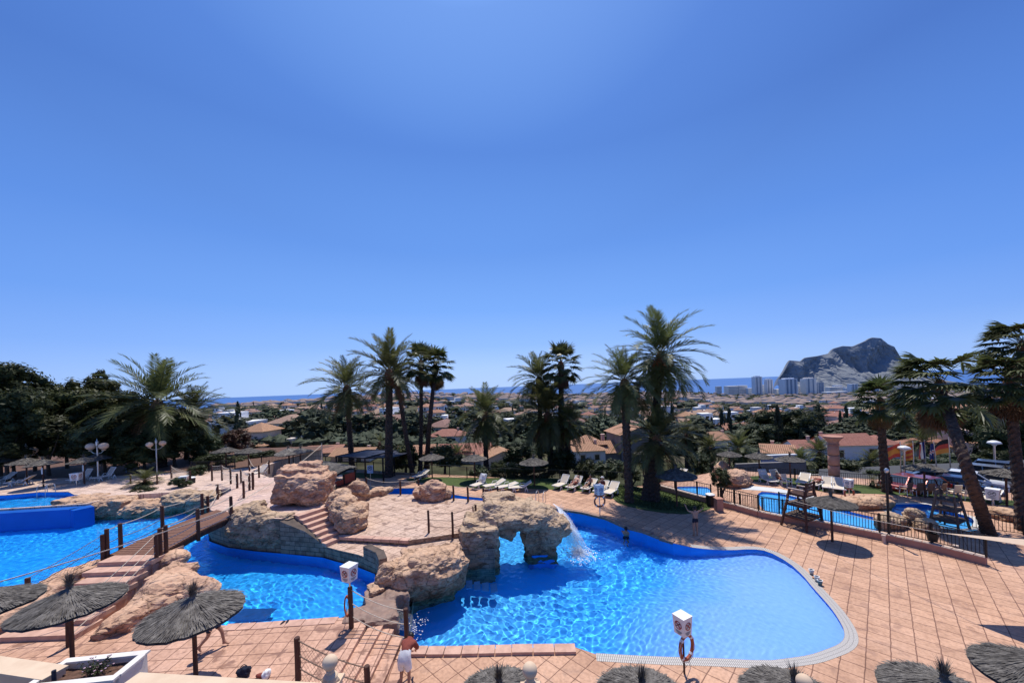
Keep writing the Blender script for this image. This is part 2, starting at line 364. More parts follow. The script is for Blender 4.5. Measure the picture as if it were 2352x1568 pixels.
# ---------------------------------------------------------------- world, sun, camera
W=bpy.data.worlds.new("World"); scn.world=W; W.use_nodes=True; nt=W.node_tree
SUN_EL=math.atan2(1,math.hypot(.41,.07)); 
sky=N(nt,'TexSky',sky_type='NISHITA',sun_disc=False); sky.sun_elevation=SUN_EL; sky.sun_rotation=math.atan2(.07,.41); sky.air_density=1.0; sky.dust_density=.55; sky.ozone_density=3.2; sky.altitude=150
hs=N(nt,'HueSaturation'); hs.inputs['Saturation'].default_value=1.18; nt.links.new(sky.outputs[0],hs.inputs['Color'])
skyn=mixc(nt,1.,hs.outputs[0],(.93,.95,1.12),'MULTIPLY')
vs_=N(nt,'VectorMath',operation='NORMALIZE'); nt.links.new(N(nt,'TexCoord').outputs['Generated'],vs_.inputs[0]); sz=N(nt,'SeparateXYZ'); nt.links.new(vs_.outputs[0],sz.inputs[0])
def sk(r,g,b,k=1/.11): return (r*k,g*k,b*k)
gr=N(nt,'ValToRGB'); e=gr.color_ramp.elements
while len(e)<7: e.new(.5)
for q,(p,c) in zip(e,[(0,(.50,.65,.92)),(.05,(.42,.58,.90)),(.11,(.275,.455,.84)),(.2,(.168,.345,.75)),(.34,(.100,.238,.62)),(.53,(.056,.142,.44)),(1,(.045,.10,.35))]): q.position=p; q.color=(*c,1)
nt.links.new(sz.outputs[2],gr.inputs[0]); grs=mixc(nt,1.,gr.outputs[0],(1.42/.11,1.42/.11,1.42/.11),'MULTIPLY')
# pale glow around the sun and a darker rim away from it
dt=N(nt,'VectorMath',operation='DOT_PRODUCT'); nt.links.new(vs_.outputs[0],dt.inputs[0]); dt.inputs[1].default_value=(-.05,.43,.90)
gl=ramp(nt,dt.outputs['Value'],[(.30,(.50,.62,.80)),(.45,(.66,.74,.87)),(.70,(1,1,1)),(.85,(1.35,1.34,1.24)),(.945,(2.35,2.05,1.55)),(1.,(5.,4.,2.6))])
grs=mixc(nt,1.,grs,gl,'MULTIPLY')
skyc=mixc(nt,.88,skyn,grs)
bg=nt.nodes['Background']; nt.links.new(skyc,bg.inputs[0]); bg.inputs[1].default_value=.11
sl=bpy.data.lights.new('sun','SUN'); sl.energy=5.0; sl.angle=R(.5); sl.color=(1,.955,.88); sl.cycles.is_caustics_light=True
so=link('sun',sl); so.rotation_euler=Vector((-.07,-.41,-1)).to_track_quat('-Z','Y').to_euler()      # light from beyond the pool, falling back towards the camera
so.location=(0,20,60)
cam=bpy.data.cameras.new('camera'); cam.sensor_width=36; cam.lens=F_/2352*36; cam.shift_y=102/2352; cam.clip_start=.05; cam.clip_end=120000
co=link('camera',cam); co.matrix_world=Matrix.Translation((0,0,CZ))@Matrix.Rotation(R(90),4,'X')@Matrix.Rotation(-TH,4,'Z'); scn.camera=co
scn.view_settings.view_transform='Standard'; scn.view_settings.look='None'; scn.view_settings.exposure=0
scn.render.engine='CYCLES'; scn.cycles.max_bounces=6; scn.cycles.transparent_max_bounces=12; scn.cycles.transmission_bounces=5; scn.cycles.diffuse_bounces=3; scn.cycles.glossy_bounces=3
scn.cycles.use_denoising=True

# ---------------------------------------------------------------- terrain
DYS=[(-1.6,26),(-.73,22),(-.33,11),(-.1,16),(.15,26),(.45,27),(.6,40),(.9,45),(1.5,42)]
AAA=[(-1.6,150),(-.73,128),(-.2,165),(.2,172),(.9,165),(1.5,160)]
YRR=[(-1.6,650),(-.73,700),(-.33,800),(-.1,1000),(.15,1300),(.6,1900),(1.5,1900)]
def itp(t,u):
    if u<=t[0][0]: return t[0][1]
    for (a,b),(c,d) in zip(t,t[1:]):
        if u<=c: return b+(d-b)*(u-a)/(c-a)
    return t[-1][1]
SEA=-140.
def T(X,Y):
    Y=max(Y,1.); u=X/max(Y,20.)
    def far(Yq):
        yr=itp(YRR,u); ds=itp(DYS,u); A=itp(AAA,u); yy=min(Yq,yr)
        dy=ds+A*((65/yy)**.62-(65/yr)**.62); z=CZ-dy*yy/F_
        z+=(noise.noise(Vector((X*.006,Yq*.006,3)))*2.2+noise.noise(Vector((X*.02,Yq*.02,9)))*.8)*S((Yq-80)/200)
        if Yq>yr: z=z-(Yq-yr)*.16-.00002*(Yq-yr)**2
        return z
    e0=48+6*S((-X-15)/20)
    if Y<e0-8: return -2.2
    if Y<66:
        t=S((Y-e0+8)/(66-e0+8)); return -2.2*(1-t)+far(66)*t
    return max(far(Y),SEA-30)
mb=MB(); rows=[]
ys=[-30,0,20,34,40,44,48,52,56,60,66]; y=66
while y<5200: y*=1.045; ys.append(y)
us=[-1.9+i*3.8/150 for i in range(151)]
for yy in ys:
    for u in us:
        X=u*max(yy,40)*1.0; mb.v.append((X,yy,T(X,yy)))
n=len(us)
for i in range(len(ys)-1):
    for j in range(n-1): mb.f.append([i*n+j,i*n+j+1,(i+1)*n+j+1,(i+1)*n+j]); mb.m.append(0); mb.uv.append([(0,0)]*4)
def terrmat():
    m,nt,b=newmat('hillside_ground'); b.inputs['Roughness'].default_value=1; b.inputs['Specular IOR Level'].default_value=.1
    w=coords(nt,'World',(1,1,1))
    n1=N(nt,'TexNoise'); n1.inputs['Scale'].default_value=.035; n1.inputs['Detail'].default_value=10; n1.inputs['Roughness'].default_value=.7; nt.links.new(w,n1.inputs[0])
    c=ramp(nt,n1.outputs[0],[(.38,(.035,.042,.018)),(.5,(.075,.075,.038)),(.58,(.11,.09,.06)),(.70,(.20,.165,.12))])
    n2=N(nt,'TexNoise'); n2.inputs['Scale'].default_value=.3; n2.inputs['Detail'].default_value=8; nt.links.new(w,n2.inputs[0])
    c=mixc(nt,1.,c,ramp(nt,n2.outputs[0],[(.35,(.45,.45,.42)),(.6,(1.1,1.1,1.1))]),'MULTIPLY')
    nt.links.new(c,b.inputs['Base Color']); return m
struct(link('hillside',mesh_of(mb,'hillside',terrmat(),True)))

# sea
def seamat():
    m,nt,b=newmat('sea_water'); b.inputs['Roughness'].default_value=.38; b.inputs['Specular IOR Level'].default_value=.3
    n1=N(nt,'TexNoise'); n1.inputs['Scale'].default_value=.0006; n1.inputs['Detail'].default_value=6; nt.links.new(coords(nt,'World',(.25,1.8,1)),n1.inputs[0])
    nt.links.new(ramp(nt,n1.outputs[0],[(.35,(.022,.085,.26)),(.65,(.03,.11,.32))]),b.inputs['Base Color']); return m
mb=MB(); mb.add([(-90000,250,SEA),(90000,250,SEA),(90000,70000,SEA),(-90000,70000,SEA)],[(0,1,2,3)])
struct(link('sea',mesh_of(mb,'sea',seamat())))

# ---------------------------------------------------------------- headland rock across the bay
def headland():
    sil=[(1786,884),(1790,866),(1797,858),(1806,843),(1814,827),(1826,828),(1839,829),(1849,821),(1878,817),(1906,811),(1914,800),(1936,794),(1959,795),(1989,782),(1996,777),(2004,774.5),(2024,776),(2039,789),(2054,796),(2066,816),(2067,836),(2066,846),(2076,856),(2100,862),(2140,868),(2190,876),(2240,886)]
    YD=2600.; mb=MB(); cols=210; rws=64
    P=[AT(x,y,YD) for x,y in sil]
    def ridge(X):
        for a,b in zip(P,P[1:]):
            if a.x<=X<=b.x: t=(X-a.x)/(b.x-a.x); return a.z+(b.z-a.z)*t
        return P[-1].z
    x0,x1=P[0].x+.01,P[-1].x-.01
    for i in range(cols):
        X=x0+(x1-x0)*i/(cols-1); zt=ridge(X); H=zt-(SEA-5)
        tw=S((X-x0)/(x1-x0)*1.6)
        cliff=.42+.12*math.sin(i*.09)+.2*(1-tw)*0
        for j in range(rws):
            s=j/(rws-1)
            if s<.12: yy=50*(1-s/.12)-0; zz=zt-40*(1-s/.12)**2     # back slope
            else:
                q=(s-.12)/.88
                if q<.5: zz=zt-H*cliff*(q/.5); yy=-55*(q/.5)
                else: zz=zt-H*cliff-H*(1-cliff)*((q-.5)/.5); yy=-55-250*((q-.5)/.5)
                d=noise.noise(Vector((X*.006,zz*.004,1)))*85+noise.noise(Vector((X*.018,zz*.009,5)))*34+noise.noise(Vector((X*.05,zz*.03,9)))*16+noise.noise(Vector((X*.12,zz*.09,2)))*8
                yy+=d*S(q*5); zz+=(noise.noise(Vector((X*.03,j*.3,4)))*9)*S(q*4)
            mb.v.append((X+noise.noise(Vector((i*.3,j*.3,7)))*3*(s>.12),YD+yy,zz))
    for i in range(cols-1):
        for j in range(rws-1): mb.f.append([i*rws+j,i*rws+j+1,(i+1)*rws+j+1,(i+1)*rws+j]); mb.m.append(0); mb.uv.append([(0,0)]*4)
    m,nt,b=newmat('limestone_headland'); b.inputs['Roughness'].default_value=1; b.inputs['Specular IOR Level'].default_value=.05
    w=coords(nt,'World',(1,1,.7)); n1=N(nt,'TexNoise'); n1.inputs['Scale'].default_value=.012; n1.inputs['Detail'].default_value=12; n1.inputs['Roughness'].default_value=.7; nt.links.new(w,n1.inputs[0])
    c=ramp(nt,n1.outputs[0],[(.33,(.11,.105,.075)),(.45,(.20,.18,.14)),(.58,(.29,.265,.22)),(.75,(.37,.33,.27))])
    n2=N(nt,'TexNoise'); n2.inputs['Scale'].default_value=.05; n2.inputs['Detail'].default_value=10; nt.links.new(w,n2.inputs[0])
    c=mixc(nt,1.,c,ramp(nt,n2.outputs[0],[(.35,(.55,.57,.6)),(.6,(1.05,1.05,1.05))]),'MULTIPLY'); g_=N(nt,'NewGeometry'); z_=N(nt,'SeparateXYZ'); nt.links.new(g_.outputs['Normal'],z_.inputs[0]); c=mixc(nt,math_(nt,'MULTIPLY',ramp(nt,z_.outputs[2],[(.25,(0,0,0)),(.6,(1,1,1))]),.9),c,(.105,.105,.08)); c=mixc(nt,.52,c,(.34,.37,.41))  # last mix paints blue-grey distance haze into the rock colour
    nt.links.new(c,b.inputs['Base Color']); bump(nt,b,math_(nt,'ADD',n1.outputs[0],n2.outputs[0]),.5,8)
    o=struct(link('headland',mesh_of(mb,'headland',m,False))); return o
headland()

# ---------------------------------------------------------------- pool outlines (world coordinates)
far_edge=[GD(x,y) for x,y in [(883,1120),(947,1121),(1010,1130),(1068,1139),(1160,1148),(1220,1157),(1280,1168),(1336,1176),(1391,1189),(1436,1209),(1476,1219),(1514,1234),(1546,1246),(1576,1254),(1626,1260),(1676,1262),(1726,1259),(1764,1264)]]
right_edge=[GD(x,y) for x,y in [(1814,1291),(1847,1321),(1869,1348),(1901,1383),(1921,1408),(1938,1436),(1944,1453),(1943,1468),(1930,1481),(1900,1493),(1862,1506),(1812,1513),(1764,1519)]]
near_edge=[GD(x,y) for x,y in [(1626,1512),(1501,1509),(1326,1499),(1321,1485),(1176,1487),(1063,1490),(945,1491)]]
t2=lambda L:[(p.x,p.y) for p in L]
grate_part=smooth_loop(t2(far_edge[13:]+right_edge+near_edge[:3]),1,False)
main_pool=t2(far_edge[:13])+grate_part+t2(near_edge[3:])+[(-4.55,13.7),(-5.2,14.2),(-5.4,15.8),(-5.9,17.4),(-9,19.5),(-12,22),(-14,27),(-12.6,32)]
lp_edge=[G(x,y,.65) for x,y in [(0,1366),(52,1371),(140,1340),(217,1330),(300,1350),(380,1380),(440,1410),(522,1435),(588,1431),(663,1426),(778,1418)]]
left_pool=[(-60,17.0),(-30,16.6)]+t2(lp_edge)[0:2]+[(-20.5,16.6),(-18.6,16.4),(-16.2,15.4),(-13.6,14.3),(-11.6,13.6)]+t2(lp_edge)[7:]+[(-6.3,14.3),(-6.0,15.4),(-6.0,18),(-10,21),(-16,23.5),(-21.5,26),(-21,29.6),(-31.5,29.4),(-31.6,27.0),(-60,24.2)]
kid_pool=smooth_loop([tuple(G(x,y,0)[:2]) for x,y in [(1742,1128),(1775,1130),(1815,1137),(1880,1153),(1950,1174),(2025,1191),(2062,1205),(2020,1224),(1950,1214),(1880,1201),(1800,1186),(1755,1173),(1738,1150)]],1)
kid_pool3=smooth_loop([tuple(G(x,y,0)[:2]) for x,y in [(1545,1117),(1600,1116),(1632,1119),(1636,1142),(1600,1137),(1560,1127)]],1)
kid_pool2=smooth_loop([tuple(G(x,y,0)[:2]) for x,y in [(2008,1156),(2055,1154.5),(2100,1154),(2133,1155),(2160,1163),(2211,1178),(2250,1190),(2258,1203),(2240,1221),(2180,1214),(2120,1204),(2075,1194),(2040,1180)]],1)
ul_pool=[(-70,29.5),(-42.2,30.6),(-40.1,31.2),(-37.4,30.9),(-35.6,29.8),(-31.5,28.6),(-31.6,27.15),(-60,24.4),(-70,24)]

# decks
main_outer=[(-3.95,4),(62,4),(62,24),(35.5,26.2),(32,30.2),(24.5,33.8),(21,36.0),(19,35.5),(9.6,30.9),(4.6,33.6),(-1.4,35.2),(-4.5,36.2),(-12.5,39.2),(-20,42.2),(-27,41.5),(-24,38),(-22,31.0),(-13,28.8),(-9,24),(-5,18),(-4.2,13.9)]
sheet('pool_deck',main_outer,[main_pool,kid_pool,kid_pool2,kid_pool3],lambda x,y:hd(x,y),m_deck,grid=1.0,skirt=-.6)
sheet('left_deck',[(-5.45,4),(-5.45,10.6),(-5.55,13.2),(-6.1,13.75)]+t2(lp_edge)[7:][::-1]+[(-11.6,13.6),(-13.6,14.3),(-16.2,15.4),(-18.6,16.4),(-20.5,16.6)]+t2(lp_edge)[0:2][::-1]+[(-30,16.6),(-60,17.0),(-60,4)],[],lambda x,y:.65,m_deckL,skirt=-.8)
sheet('planting_bed',[(-75,36.4),(-42,36.6),(-30,37.4),(-27,38.6),(-25,52),(-75,52)],[],lambda x,y:1.612,m_soil)
sheet('upper_deck',[(-75,24.2),(-60,24.2),(-31.4,27.0),(-31.2,29.0),(-26,29.6),(-22.3,29.8),(-22.3,33.5),(-26,36.5),(-27,52),(-75,52)],[ul_pool],lambda x,y:1.6,m_deckU,skirt=-1.5)
# floors
def floor(name,poly,zf,mat,grid=.8):
    o=sheet(name,poly,[],zf,mat,grid=grid); o.cycles.is_caustics_receiver=True; return o
def mfz(x,y):
    d=min(math.dist((x,y),(p.x,p.y)) for p in right_edge[2:11])
    return -1.55+1.39*(1-S((d-.3)/9.6))
floor('pool_floor',main_pool,mfz,mainfloor())
floor('left_pool_floor',left_pool,lambda x,y:-.75,m_poolfloor,0)
floor('kids_pool_floor',kid_pool,lambda x,y:-.4,m_floor_kid,0)
floor('paddling_pool_floor',kid_pool3,lambda x,y:-.35,m_floor_kid,0)
floor('round_pool_floor',kid_pool2,lambda x,y:-.9,m_floor_kid,0)
floor('upper_pool_floor',ul_pool,lambda x,y:.3,m_poolfloor,0)
def wallstrip(name,loop,zt,zb,mat,closed=True):
    mb=MB(); n=len(loop)
    for i in range(n if closed else n-1):
        a,b=loop[i],loop[(i+1)%n]; za=zt(*a) if callable(zt) else zt; zc=zt(*b) if callable(zt) else zt
        mb.add([(a[0],a[1],zb),(b[0],b[1],zb),(b[0],b[1],zc),(a[0],a[1],za)],[(0,1,2,3)])
    o=struct(link(name,mesh_of(mb,name,mat))); o.cycles.is_caustics_receiver=True; return o
def inset(loop,d):           # move loop points towards the polygon's inside
    n=len(loop); a=sum(loop[i][0]*loop[(i+1)%n][1]-loop[(i+1)%n][0]*loop[i][1] for i in range(n)); sg=1 if a>0 else -1; out=[]
    for i in range(n):
        p,q,r=Vector(loop[i-1]),Vector(loop[i]),Vector(loop[(i+1)%n]); t=(r-p)
        if t.length<1e-6: out.append(tuple(q)); continue
        t.normalize(); nn=Vector((-t.y,t.x))*sg; out.append(tuple(q+nn*d))
    return out
wallstrip('pool_wall',inset(main_pool,.012),lambda x,y:hd(x,y)-.02,-1.6,m_poolwall)
wallstrip('left_pool_wall',inset(left_pool,.012),.6,-.8,m_poolwall)
wallstrip('kids_pool_wall',inset(kid_pool,.012),-.01,-.45,m_poolwall)
wallstrip('paddling_pool_wall',inset(kid_pool3,.012),lambda x,y:hd(x,y)-.01,-.4,m_poolwall)
wallstrip('round_pool_wall',inset(kid_pool2,.012),-.01,-.95,m_poolwall)
wallstrip('upper_pool_wall',inset(ul_pool,.012),1.56,.2,m_poolwall)
# water
def watermat(name,tint=(1,1,1)):
    m=bpy.data.materials.new(name); m.use_nodes=True; nt=m.node_tree; nt.nodes.remove(nt.nodes['Principled BSDF'])
    g=N(nt,'BsdfGlass'); g.inputs['IOR'].default_value=1.33; g.inputs['Roughness'].default_value=0; g.inputs['Color'].default_value=(*tint,1)
    nt.links.new(g.outputs[0],nt.nodes['Material Output'].inputs[0]); return m
m_water=watermat('pool_water',(.86,.985,1.0))
def water(name,poly,z,h,seed,amp=1.,lam=(.35,1.15),src=None):
    q=np.array(poly); x0,y0=q.min(0)-.1; x1,y1=q.max(0)+.1; x0=max(x0,-46)
    xs=np.arange(x0,x1,h); ys=np.arange(y0,y1,h); X,Y=np.meshgrid(xs,ys); g=np.random.default_rng(seed)
    wx=X+.35*np.sin(Y*.7+1)+.10*np.sin(Y*1.9); wy=Y+.35*np.sin(X*.6)+.10*np.sin(X*1.7+2)
    Z=np.zeros_like(X)
    for i in range(46):
        a=g.uniform(0,2*PI); L=lam[0]*(lam[1]/lam[0])**g.uniform(0,1); k=2*PI/L; Z+=.0030*L*np.sin(k*(wx*math.cos(a)+wy*math.sin(a))+g.uniform(0,6.28))
    am=amp*(.75+.35*np.sin(X*.45+1)*np.sin(Y*.5))
    Z=Z*am
    if src is not None:
        d=np.hypot(X-src[0],Y-src[1]); Z+=.022*np.exp(-d/2.2)*np.sin(d*11+np.sin(X*5)*.8)+.03*np.exp(-d/.7)*np.sin(X*9)*np.sin(Y*11)
    def ins(Xc,Yc):
        r=np.zeros(Xc.shape,bool); n=len(poly); j=n-1
        for i in range(n):
            xi,yi=poly[i];xj,yj=poly[j]
            if yi!=yj:
                c=((yi>Yc)!=(yj>Yc))&(Xc<(xj-xi)*(Yc-yi)/(yj-yi)+xi); r^=c
            j=i
        return r
    m=ins(X,Y); cell=m[:-1,:-1]|m[1:,:-1]|m[:-1,1:]|m[1:,1:]
    idx=np.arange(X.size).reshape(X.shape); f=np.stack([idx[:-1,:-1],idx[:-1,1:],idx[1:,1:],idx[1:,:-1]],-1)[cell]
    used=np.unique(f); rm=np.full(X.size,-1); rm[used]=np.arange(len(used)); f=rm[f]
    v=np.stack([X,Y,Z+z],-1).reshape(-1,3)[used]
    me=bpy.data.meshes.new(name); me.vertices.add(len(v)); me.vertices.foreach_set('co',v.ravel()); me.loops.add(f.size); me.loops.foreach_set('vertex_index',f.ravel().astype(np.int32))
    me.polygons.add(len(f)); me.polygons.foreach_set('loop_start',np.arange(0,f.size,4,dtype=np.int32)); me.polygons.foreach_set('use_smooth',[True]*len(f)); me.update(calc_edges=True); me.validate()
    me.materials.append(m_water); o=struct(link(name,me)); o.cycles.is_caustics_caster=True; return o
WF=G(1322,1283,-.06)
water('pool_water',main_pool,-.055,.042,3,.95,(.17,.62),(WF.x,WF.y))
water('left_pool_water',left_pool,.42,.045,11,1.0,(.22,.85))
water('kids_pool_water',kid_pool,-.05,.09,5,.7,(.4,1.2))
water('paddling_pool_water',kid_pool3,-.02,.09,15,.7,(.4,1.2))
water('round_pool_water',kid_pool2,-.12,.09,6,.8,(.5,1.3))
water('upper_pool_water',ul_pool,1.42,.09,8,.9,(.5,1.4))

# overflow grate band along the shallow end, raised coping blocks elsewhere
def band(name,line,w0,w1,zf,mat,kind=True):
    mb=MB(); u=0; L=[]
    for i in range(len(line)):
        p,r=Vector(line[max(i-1,0)]),Vector(line[min(i+1,len(line)-1)]); t=(r-p).normalized(); nn=Vector((-t.y,t.x)); L.append((Vector(line[i]),nn))
    for (a,na),(b,nb) in zip(L,L[1:]):
        l=(b-a).length; A=a+na*w0;B=b+nb*w0;C=b+nb*w1;D=a+na*w1
        mb.add([(*A,zf(*A)),(*B,zf(*B)),(*C,zf(*C)),(*D,zf(*D))],[(0,1,2,3)],0,[[(u,0),(u+l,0),(u+l,1),(u,1)]]); u+=l
    o=link(name,mesh_of(mb,name,mat)); return struct(o) if kind else o
band('kids_pool_beach',[tuple(G(x,y,0)[:2]) for x,y in [(1702,1121),(1740,1123),(1780,1127),(1825,1137),(1885,1152)]],-.35,.9,lambda x,y:.012,M('pale_beach_paint',(.62,.62,.60),(.52,.54,.55),1.2,.6,coord='World'))
band('round_pool_rim',kid_pool2+kid_pool2[:1],-.30,.0,lambda x,y:.012,M('pale_rim',(.58,.54,.48),(.5,.46,.4),2,.6,coord='World'))
band('overflow_grate',grate_part,-.05,.31,lambda x,y:hd(x,y)+.006,m_grate)
def coping_run(line,side,w,h,blk,zf,mat,name,label=None):
    """stone coping as one structure strip of separate bevelled blocks"""
    mb=MB(); 
    for a,b in zip(line,line[1:]):
        a,b=Vector(a),Vector(b); L=(b-a).length; n=max(1,round(L/blk)); t=(b-a).normalized(); nn=Vector((-t.y,t.x))*side
        for k in range(n):
            p=a+t*(L*k/n+.012); q=a+t*(L*(k+1)/n-.012); z=zf(*((p+q)/2))
            P=[p-nn*.04,q-nn*.04,q+nn*w,p+nn*w]; j=rnd.uniform(-.008,.008)
            mb.prism([tuple(x) for x in P],z+h+j,z-.12)
    return struct(link(name,mesh_of(mb,name,mat)))
coping_run(t2(near_edge[3:]),1,.36,.10,.62,lambda x,y:0,m_coping,'pool_coping')
coping_run(t2(far_edge[5:13]),1,.30,.012,.6,lambda x,y:hd(x,y),m_coping_dark,'far_pool_coping')
coping_run(t2(lp_edge[7:]),-1,.34,.02,.55,lambda x,y:.65,m_coping,'left_pool_coping')

# lawns
def gz(x,y): return hd(x,y)+.012
def lawn(name,px,mat=m_grass,smooth=1,dz=0.):
    loop=smooth_loop([tuple(GD(x,y)[:2]) for x,y in px],smooth)
    o=sheet(name,loop,[],lambda x,y:gz(x,y)+dz,mat,grid=1.0); return o
lawn('back_lawn',[(930,1098),(1010,1095),(1100,1098),(1180,1096),(1290,1098),(1390,1108),(1470,1118),(1540,1128),(1625,1150),(1640,1165),(1600,1180),(1500,1176),(1425,1160),(1400,1137),(1340,1128),(1230,1122),(1120,1122),(1060,1118),(1010,1112),(940,1106)])
lawn('kids_lawn',[(1700,1094),(1760,1092),(1850,1100),(1950,1110),(2010,1116),(2060,1120),(2150,1130),(2260,1145),(2352,1150),(2352,1164),(2250,1155),(2150,1143),(2060,1136),(1990,1133),(1930,1133),(1870,1126),(1830,1113),(1760,1108),(1700,1103)])
lawn('small_lawn',[(700,1080),(800,1084),(900,1090),(900,1098),(820,1098),(720,1090)],dz=.01)
# grass blades on the nearest lawn
def blades(name,px,n,h=.06):
    loop=[tuple(GD(x,y)[:2]) for x,y in px]; mb=MB(); xs=[p[0] for p in loop]; ys=[p[1] for p in loop]; k=0
    while k<n:
        x=rnd.uniform(min(xs),max(xs)); y=rnd.uniform(min(ys),max(ys))
        if not inside((x,y),loop): continue
        k+=1; z=gz(x,y); a=rnd.uniform(0,PI); r=.03; dx,dy=r*math.cos(a),r*math.sin(a)
        mb.add([(x-dx,y-dy,z),(x+dx,y+dy,z),(x+rnd.uniform(-.04,.04),y+rnd.uniform(-.04,.04),z+h*rnd.uniform(.6,1.4))],[(0,1,2)])
    o=link(name,mesh_of(mb,name,m_leaf)); tag(o,'short green grass covering the lawn around the tall palms','grass'); o['kind']='stuff'
blades('grass',[(1250,1100),(1390,1110),(1470,1120),(1540,1130),(1620,1152),(1630,1165),(1590,1175),(1500,1170),(1430,1155),(1400,1135),(1340,1126)],9000)

# parking area behind the kids' pool
sheet('car_park',[(27.5,33.6),(34,30.6),(62,27),(90,30),(72,37.5),(30,36.5)],[],lambda x,y:-.35,m_asph,skirt=-2.4)

# ---------------------------------------------------------------- the rock island: terraces, masonry, stairs
platform=[(-19.4,23.2),(-18.2,22.0),(-16.4,21.0),(-14.4,20.35),(-12.7,19.95),(-12.0,21.0),(-10.9,22.6),(-12.3,24.2),(-13.2,27.2),(-13.8,31.5),(-22.4,31.5),(-22.4,29.0),(-20.4,26.5)]
mb=MB(); mb.prism(platform,[2.32]*9+[2.0]*2+[2.1,2.3],-.8,0,1); o=link('platform_terrace',mesh_of(mb,'platform_terrace',[deckmat('platform_paving',.55,R(10),(.64,.45,.35),(.57,.40,.31),.2),m_ashlar])); struct(o)
up_pl=[(-9.6,19.8),(-7.6,19.4),(-5.6,18.95),(-1.9,20.0),(-2.0,23.2),(-1.5,24.8),(-4.6,26.0),(-7.2,27.2),(-11.4,27.8),(-13.0,27.0),(-12.2,24.0),(-10.8,22.5)]
mb=MB(); mb.prism(up_pl,1.3,-1.6,0,1); struct(link('upper_plaza',mesh_of(mb,'upper_plaza',[m_plaza,m_rockg])))
low_pl=[(-12.5,19.8),(-10.1,19.25),(-9.2,18.75),(-7.85,18.1),(-6.65,17.3),(-6.2,16.2),(-5.3,15.75),(-4.2,16.6),(-3.05,17.1),(-3.0,18.3),(-1.3,18.5),(-1.3,20.2),(-5.6,19.05),(-9.6,19.9),(-11,21)]
mb=MB(); mb.prism(low_pl,1.05,-1.6,0,1); struct(link('lower_plaza',mesh_of(mb,'lower_plaza',[m_plaza,m_ashlar])))
coping_run([(-9.5,19.72),(-7.6,19.32),(-5.6,18.87)],1,.3,.03,.55,lambda x,y:1.3,m_coping,'plaza_step_edge')
# painted blue plinth just above/below the waterline of the island
wallstrip('island_plinth',[(-19.5,23.25),(-18.28,21.9),(-16.46,20.9),(-14.44,20.25),(-12.6,19.8),(-10.14,19.15),(-9.25,18.66),(-7.9,18.0),(-6.72,17.22),(-6.3,16.2)],.50,-.8,m_poolwall,False)
# flight of seven steps up to the platform
st=thing('stone_stairs','flight of salmon stone steps climbing from the paved plaza to the big boulder','stairs',(-10.9,20.2,1.05))
a0=Vector((-9.75,19.5)); a1=Vector((-12.15,20.9)); up_=(a1-a0).normalized(); side=Vector((-up_.y*-1,up_.x*-1)); side=Vector((up_.y,-up_.x)); side=-side if side.y<0 else side
ax=Vector((.5,.87))
for k in range(7):
    c=a0+(a1-a0)*((k+.5)/7); z=1.05+(k+1)*.181
    p0=c-up_*.26-ax*.45; p1=c+up_*.22-ax*.45; p2=c+up_*.22+ax*1.25; p3=c-up_*.26+ax*1.25
    mb=MB(); mb.prism([tuple(p) for p in (p0,p1,p2,p3)],z,z-.17-.012*k); 
    mb.prism([tuple(Vector(p)*1) for p in (p0+up_*.05+ax*.08,p1+ax*.08,p2-ax*.02,p3+up_*.05-ax*.02)],z-.165,.3)
    part('step',mb,m_coping,st,off=(-10.9,20.2,1.05))
# sloping masonry wall under the steps
mb=MB(); mb.prism([(-12.75,19.86),(-11.2,19.50),(-10.12,19.21),(-9.75,19.6),(-11.4,20.6),(-12.2,21.0)],[2.22,1.75,1.15,1.1,1.75,2.2],-.8); struct(link('stair_wall',mesh_of(mb,'stair_wall',m_ashlar)))
# short masonry parapet by the boulder
pw=MB(); pts=[(-7.45,17.86),(-6.62,17.25),(-6.2,16.5)]
for a,b in zip(pts,pts[1:]):
    a,b=Vector(a),Vector(b); t=(b-a).normalized(); nn=Vector((-t.y,t.x)); nn=nn if nn.y>0 else -nn
    pw.prism([tuple(a-nn*.04),tuple(b-nn*.04),tuple(b+nn*.32),tuple(a+nn*.32)],[1.55,1.5,1.5,1.55],-.3)
solo('low_stone_wall',pw,m_ashlar,(-6.9,17.4,.4),'low grey brick parapet with a rough top at the front corner of the plaza','wall')

# dam wall between upper-left pool and left pool (blue)
mb=MB(); dl=[(-60,24.3),(-33.6,26.6),(-31.5,26.75),(-30.7,26.3)]
for a,b in zip(dl,dl[1:]):
    a,b=Vector(a),Vector(b); t=(b-a).normalized(); nn=Vector((-t.y,t.x))
    mb.prism([tuple(a-nn*.55),tuple(b-nn*.55),tuple(b+nn*.45),tuple(a+nn*.45)],1.47,-.8,0)
solo('pool_dividing_wall',mb,m_slide,(-40,25.8,.4),'smooth deep blue wall that holds the upper pool above the left pool','wall')
mb=MB(); mb.add([(-60,23.2,.95),(-33,25.5,.95),(-33,24.6,.2),(-60,22.3,.2)],[(0,1,2,3)])
